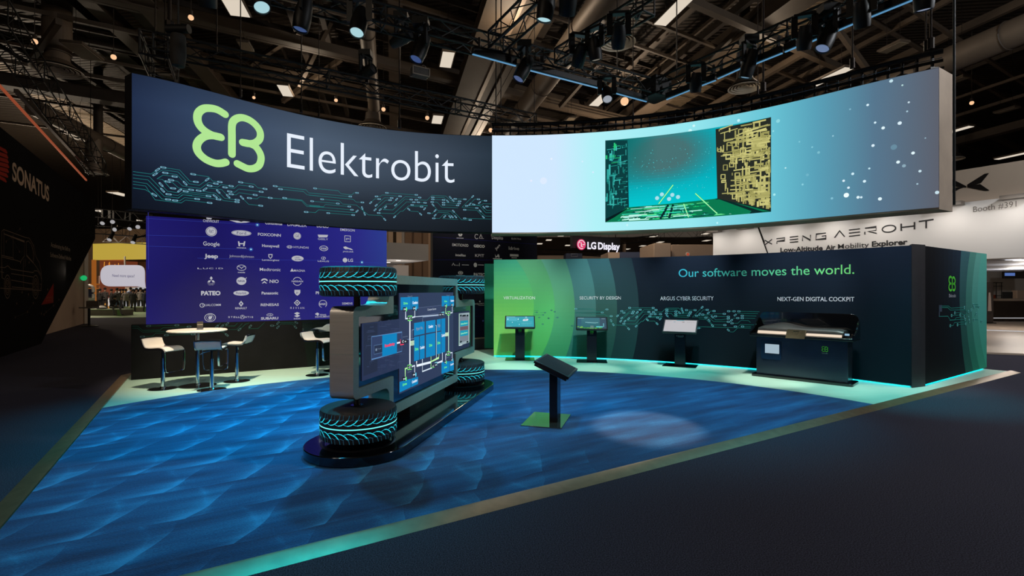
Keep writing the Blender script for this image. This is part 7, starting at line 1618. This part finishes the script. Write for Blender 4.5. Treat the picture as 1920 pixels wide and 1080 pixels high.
for i, px in enumerate((1343, 1401, 1475, 1560, 1656, 1785, 1908)):
    py = {1343: 432, 1401: 427, 1475: 419, 1560: 409, 1656: 398, 1785: 377, 1908: 365}[px]; u_, v_ = S_X.un(px, py); b = MB(); x, y, z = frame_of(S_X.P(u_-.3, zm-.06, .12), S_X.P(u_+.3, zm-.06, .12)); b.bar(S_X.P(u_-.28, zm-.02, .14), S_X.P(u_+.28, zm-.02, .14), .26, .10); b.build('arm_lamp', mat('arm_lamp_grey', (120, 110, 100), .5, noise=(5, .1)), root, True)
    l = bpy.data.lights.new('sign_wash', 'SPOT'); l.energy = 42; l.color = (1, .95, .9); l.spot_size = 2.5; l.spot_blend = 1; l.shadow_soft_size = .15
    o = bpy.data.objects.new('sign_wash', l); COL.objects.link(o); p = S_X.P(u_, zm-.1, .9); o.location = p; o.rotation_euler = (S_X.P(u_, zm-1.3, 0)-p).to_track_quat('-Z', 'Y').to_euler()
# interior below the sign
S_XI = Flat((0, 0, 0), (1, 0, 0))
b = MB(); p0, p1, p2_, p3_ = at(1835, 484, 14.9), at(2010, 484, 14.9), at(2010, 492, 20), at(1835, 492, 20); b.add([(p0.x, p0.y, 2.55), (p1.x, p1.y, 2.55), (p2_.x+2, 24, 2.55), (p3_.x, 24, 2.55)], [(3, 2, 1, 0)]); soff = tag(b.build('booth_ceiling', mat('cool_soffit', (160, 168, 186), .6, 0, noise=(1, .04))), 'pale bluish ceiling with round downlights under the white booth sign', 'booth ceiling'); soff['kind'] = 'structure'
b = MB()
for px, py in ((1877, 484.3), (1893, 485.8), (1908, 487.3), (1922, 488.5)): p = zat(px, py, 2.53); b.tube(p, p+Vector((0, 0, .012)), .26, 20)
b.build('downlight', emat('downlight_cool', (206, 210, 220), 1.0), soff, True)
b = MB(); b.prism([(12.2, 13.2), (17, 11.2), (36, 30), (36, 36), (22, 36), (20, 27)], .004, .05); tag(b.build('booth_floor', mat('warm_vinyl', (196, 176, 156), .45, 0, noise=(1.5, .06))), 'pale warm floor of the white booth beyond the side wall', 'booth floor')
b = MB(); b.bar(gnd(1840, 621.5)+Vector((0, 0, .06)), gnd(1990, 627)+Vector((0, 0, .06)), .10, .03); tag(b.build('floor_light_line', emat('white_line', (210, 210, 215), .8)), 'white light line set in the floor of the white booth', 'light strip')
k = thing('reception_counter', 'long dark reception counter inside the white booth', 'counter', (at(1900, 590, 26).x, 26.4, .05)); L_ = 6.5
b = MB(); b.box((.6, 0, .55), (L_, .8, 1.0)); b.build('front_panel', mat('counter_brown', (44, 36, 30), .4, noise=(2, .2)), k, False, 35, .02); b = MB(); b.box((.6, 0, 1.12), (L_+.1, .95, .12)); b.build('counter_top', mat('counter_top', (150, 134, 118), .4, noise=(2, .1)), k, False, 35, .01)
b = MB(); b.box((.6, -.41, .18), (L_, .02, .03)); b.build('light_line', emat('white_line', (210, 210, 215), .8), k)
pbox('back_wall_panel', 1842, 1950, 493, 575, 30, .3, mat('grey_back', (176, 166, 156), .7, 0, noise=(1, .06)), 'grey back wall inside the white booth', 'wall')['kind'] = 'structure'
p = at(1902, 510, 27.5); k = thing('hung_monitor', 'black wide monitor with a small blue label inside the white booth', 'monitor', (p.x, p.y, p.z-.35)); b = MB(); b.box((0, 0, .33), (1.25, .1, .66)); b.build('screen_case', gloss, k, False, 35, .01); b = MB(); b.box((-.3, -.055, .22), (.55, .01, .16)); b.build('blue_label', emat('label_blue', (90, 120, 190), .8), k); b = MB(); b.tube((0, 0, .66), (0, 0, 1.6), .03, 8); b.build('hanger', blackmetal, k)
p = at(1889, 547, 26.3); b = MB(); b.box((p.x, p.y, 1.20+.2), (.5, .05, .36)); tag(b.build('counter_placard', mat('placard_dark', (40, 38, 38), .6, noise=(30, .4))), 'small dark placard standing on the reception counter', 'placard')
p = at(1912, 541, 27); b = MB(); b.box((p.x+.1, p.y, .85), (.8, .3, 1.6)); tag(b.build('cabinet_block', beige2, bevel=.02), 'beige cabinet behind the reception counter', 'cabinet')
p = at(1855, 545, 24.6); k = thing('product_stand', 'tall poster stand with a pale figure beside the counter end', 'poster stand', (p.x, p.y, .05)); b = MB(); b.box((0, 0, 1.0), (.34, .06, 2.0)); b.build('poster', mat('poster_dark', (70, 62, 58), .6, noise=(3, .3)), k); b = MB(); b.box((0, 0, .02), (.4, .3, .04)); b.build('foot', blackmetal, k); b = MB(); b.add([(-.1, -.032, .6), (.08, -.032, .6), (.05, -.032, 1.25), (.02, -.032, 1.5), (-.06, -.032, 1.5), (-.08, -.032, 1.2)], [(0, 1, 2, 3, 4, 5)]); b.build('pale_figure', mat('figure_pale', (206, 190, 180), .6), k)
for i, (px, lab) in enumerate(((1862, 'orange high chair nearest the poster stand'), (1871, 'orange high chair second from the poster stand'))):
    p = at(px, 550, 27.6+i); k = thing('high_chair', lab, 'chair', (p.x, p.y, .05), .4, 'orange high chairs'); b = MB(); b.box((0, 0, .78), (.42, .42, .06)); b.build('seat', mat('chair_orange', (180, 78, 40), .6), k, False, 35, .02); b = MB(); b.box((0, .2, 1.1), (.42, .04, .5)); b.build('backrest', MATS['chair_orange'], k, False, 35, .02)
    for x, y in ((-.18, -.18), (.18, -.18), (-.18, .18), (.18, .18)): b = MB(); b.tube((x, y, 0), (x, y, .76), .016, 8); b.build('leg', blackmetal, k)
b = MB()
for z in (1.35, 1.9, 2.1): b.tube(at(1846, 530, 28.6) * Vector((1, 1, 0))+Vector((0, 0, z)), at(1880, 530, 29)*Vector((1, 1, 0))+Vector((0, 0, z)), .018, 6)
for px in (1848, 1858, 1868, 1878): p = at(px, 530, 28.8); b.tube((p.x, p.y, .05), (p.x, p.y, 2.1), .02, 6)
tag(b.build('railing', blackmetal), 'thin black railing behind the orange high chairs', 'railing')

# ---- added fill lights and spots, none with a lamp body
added_fill(-33, 37, 6.0, 1300, .4); added_fill(-30, 30, 7.5, 500, .4)
added_fill(21, 21, 2.2, 120, .3, (1, .9, .8)); added_fill(17.5, 17, 2.2, 60, .3, (1, .9, .8))
added_fill(-6.5, 29, 2.1, 90, .3, (1, .94, .88)); added_fill(6, 26, 8.5, 700, .5); added_fill(-2, 34, 9, 500, .5)
added_fill(-16.6, 18.6, 2.4, 25, .3, (1, .85, .7))
added_fill(0, 17, 10, 120); added_fill(-9, 22, 10, 120); added_fill(10, 20, 10, 120)
added_fill(-6.5, .5, 8.0, 300, .6); added_fill(11.8, 5.6, 8.0, 1500, .4, (.90, .94, 1.0)); added_fill(-.9, 13.0, 3.9, 45, .2, (1, .92, .85))
def added_spot(p, aim, col, power, deg):  # added spot without a fixture, brightens exhibit and stools, makes the floor pools
    l = bpy.data.lights.new('added_spot', 'SPOT'); l.energy = power; l.color = col; l.spot_size = math.radians(deg); l.spot_blend = .8; l.shadow_soft_size = .12
    o = bpy.data.objects.new('added_spot', l); COL.objects.link(o); o.location = p; o.rotation_euler = (Vector(aim)-Vector(p)).to_track_quat('-Z', 'Y').to_euler()
added_spot((-4.2, .8, 6.0), (-1.5, 5.3, 1.15), (1, .88, .74), 700, 26)
added_spot((-2.6, 1.6, 6.0), (-4.9, 8.6, .75), (1, .9, .8), 330, 22)
added_spot((3.4, 2.6, 6.0), (-1.0, 6.8, 1.5), (.92, 1, .92), 650, 25)

for px, py, pw, dg, src in ((962, 689, 1500, 15, (.6, 8.2, 5.6)), (1112, 692, 1250, 14, (1.5, 8.4, 5.6)), (1236, 692, 500, 12, (2.2, 8.6, 5.6)), (1438, 714, 1500, 17, (3.6, 7.6, 5.6)), (1560, 730, 420, 16, (4.6, 7.0, 5.6)), (905, 680, 500, 12, (-.4, 9.0, 5.6))):
    added_spot(src, gnd(px, py), (.86, 1, .90), pw, dg)
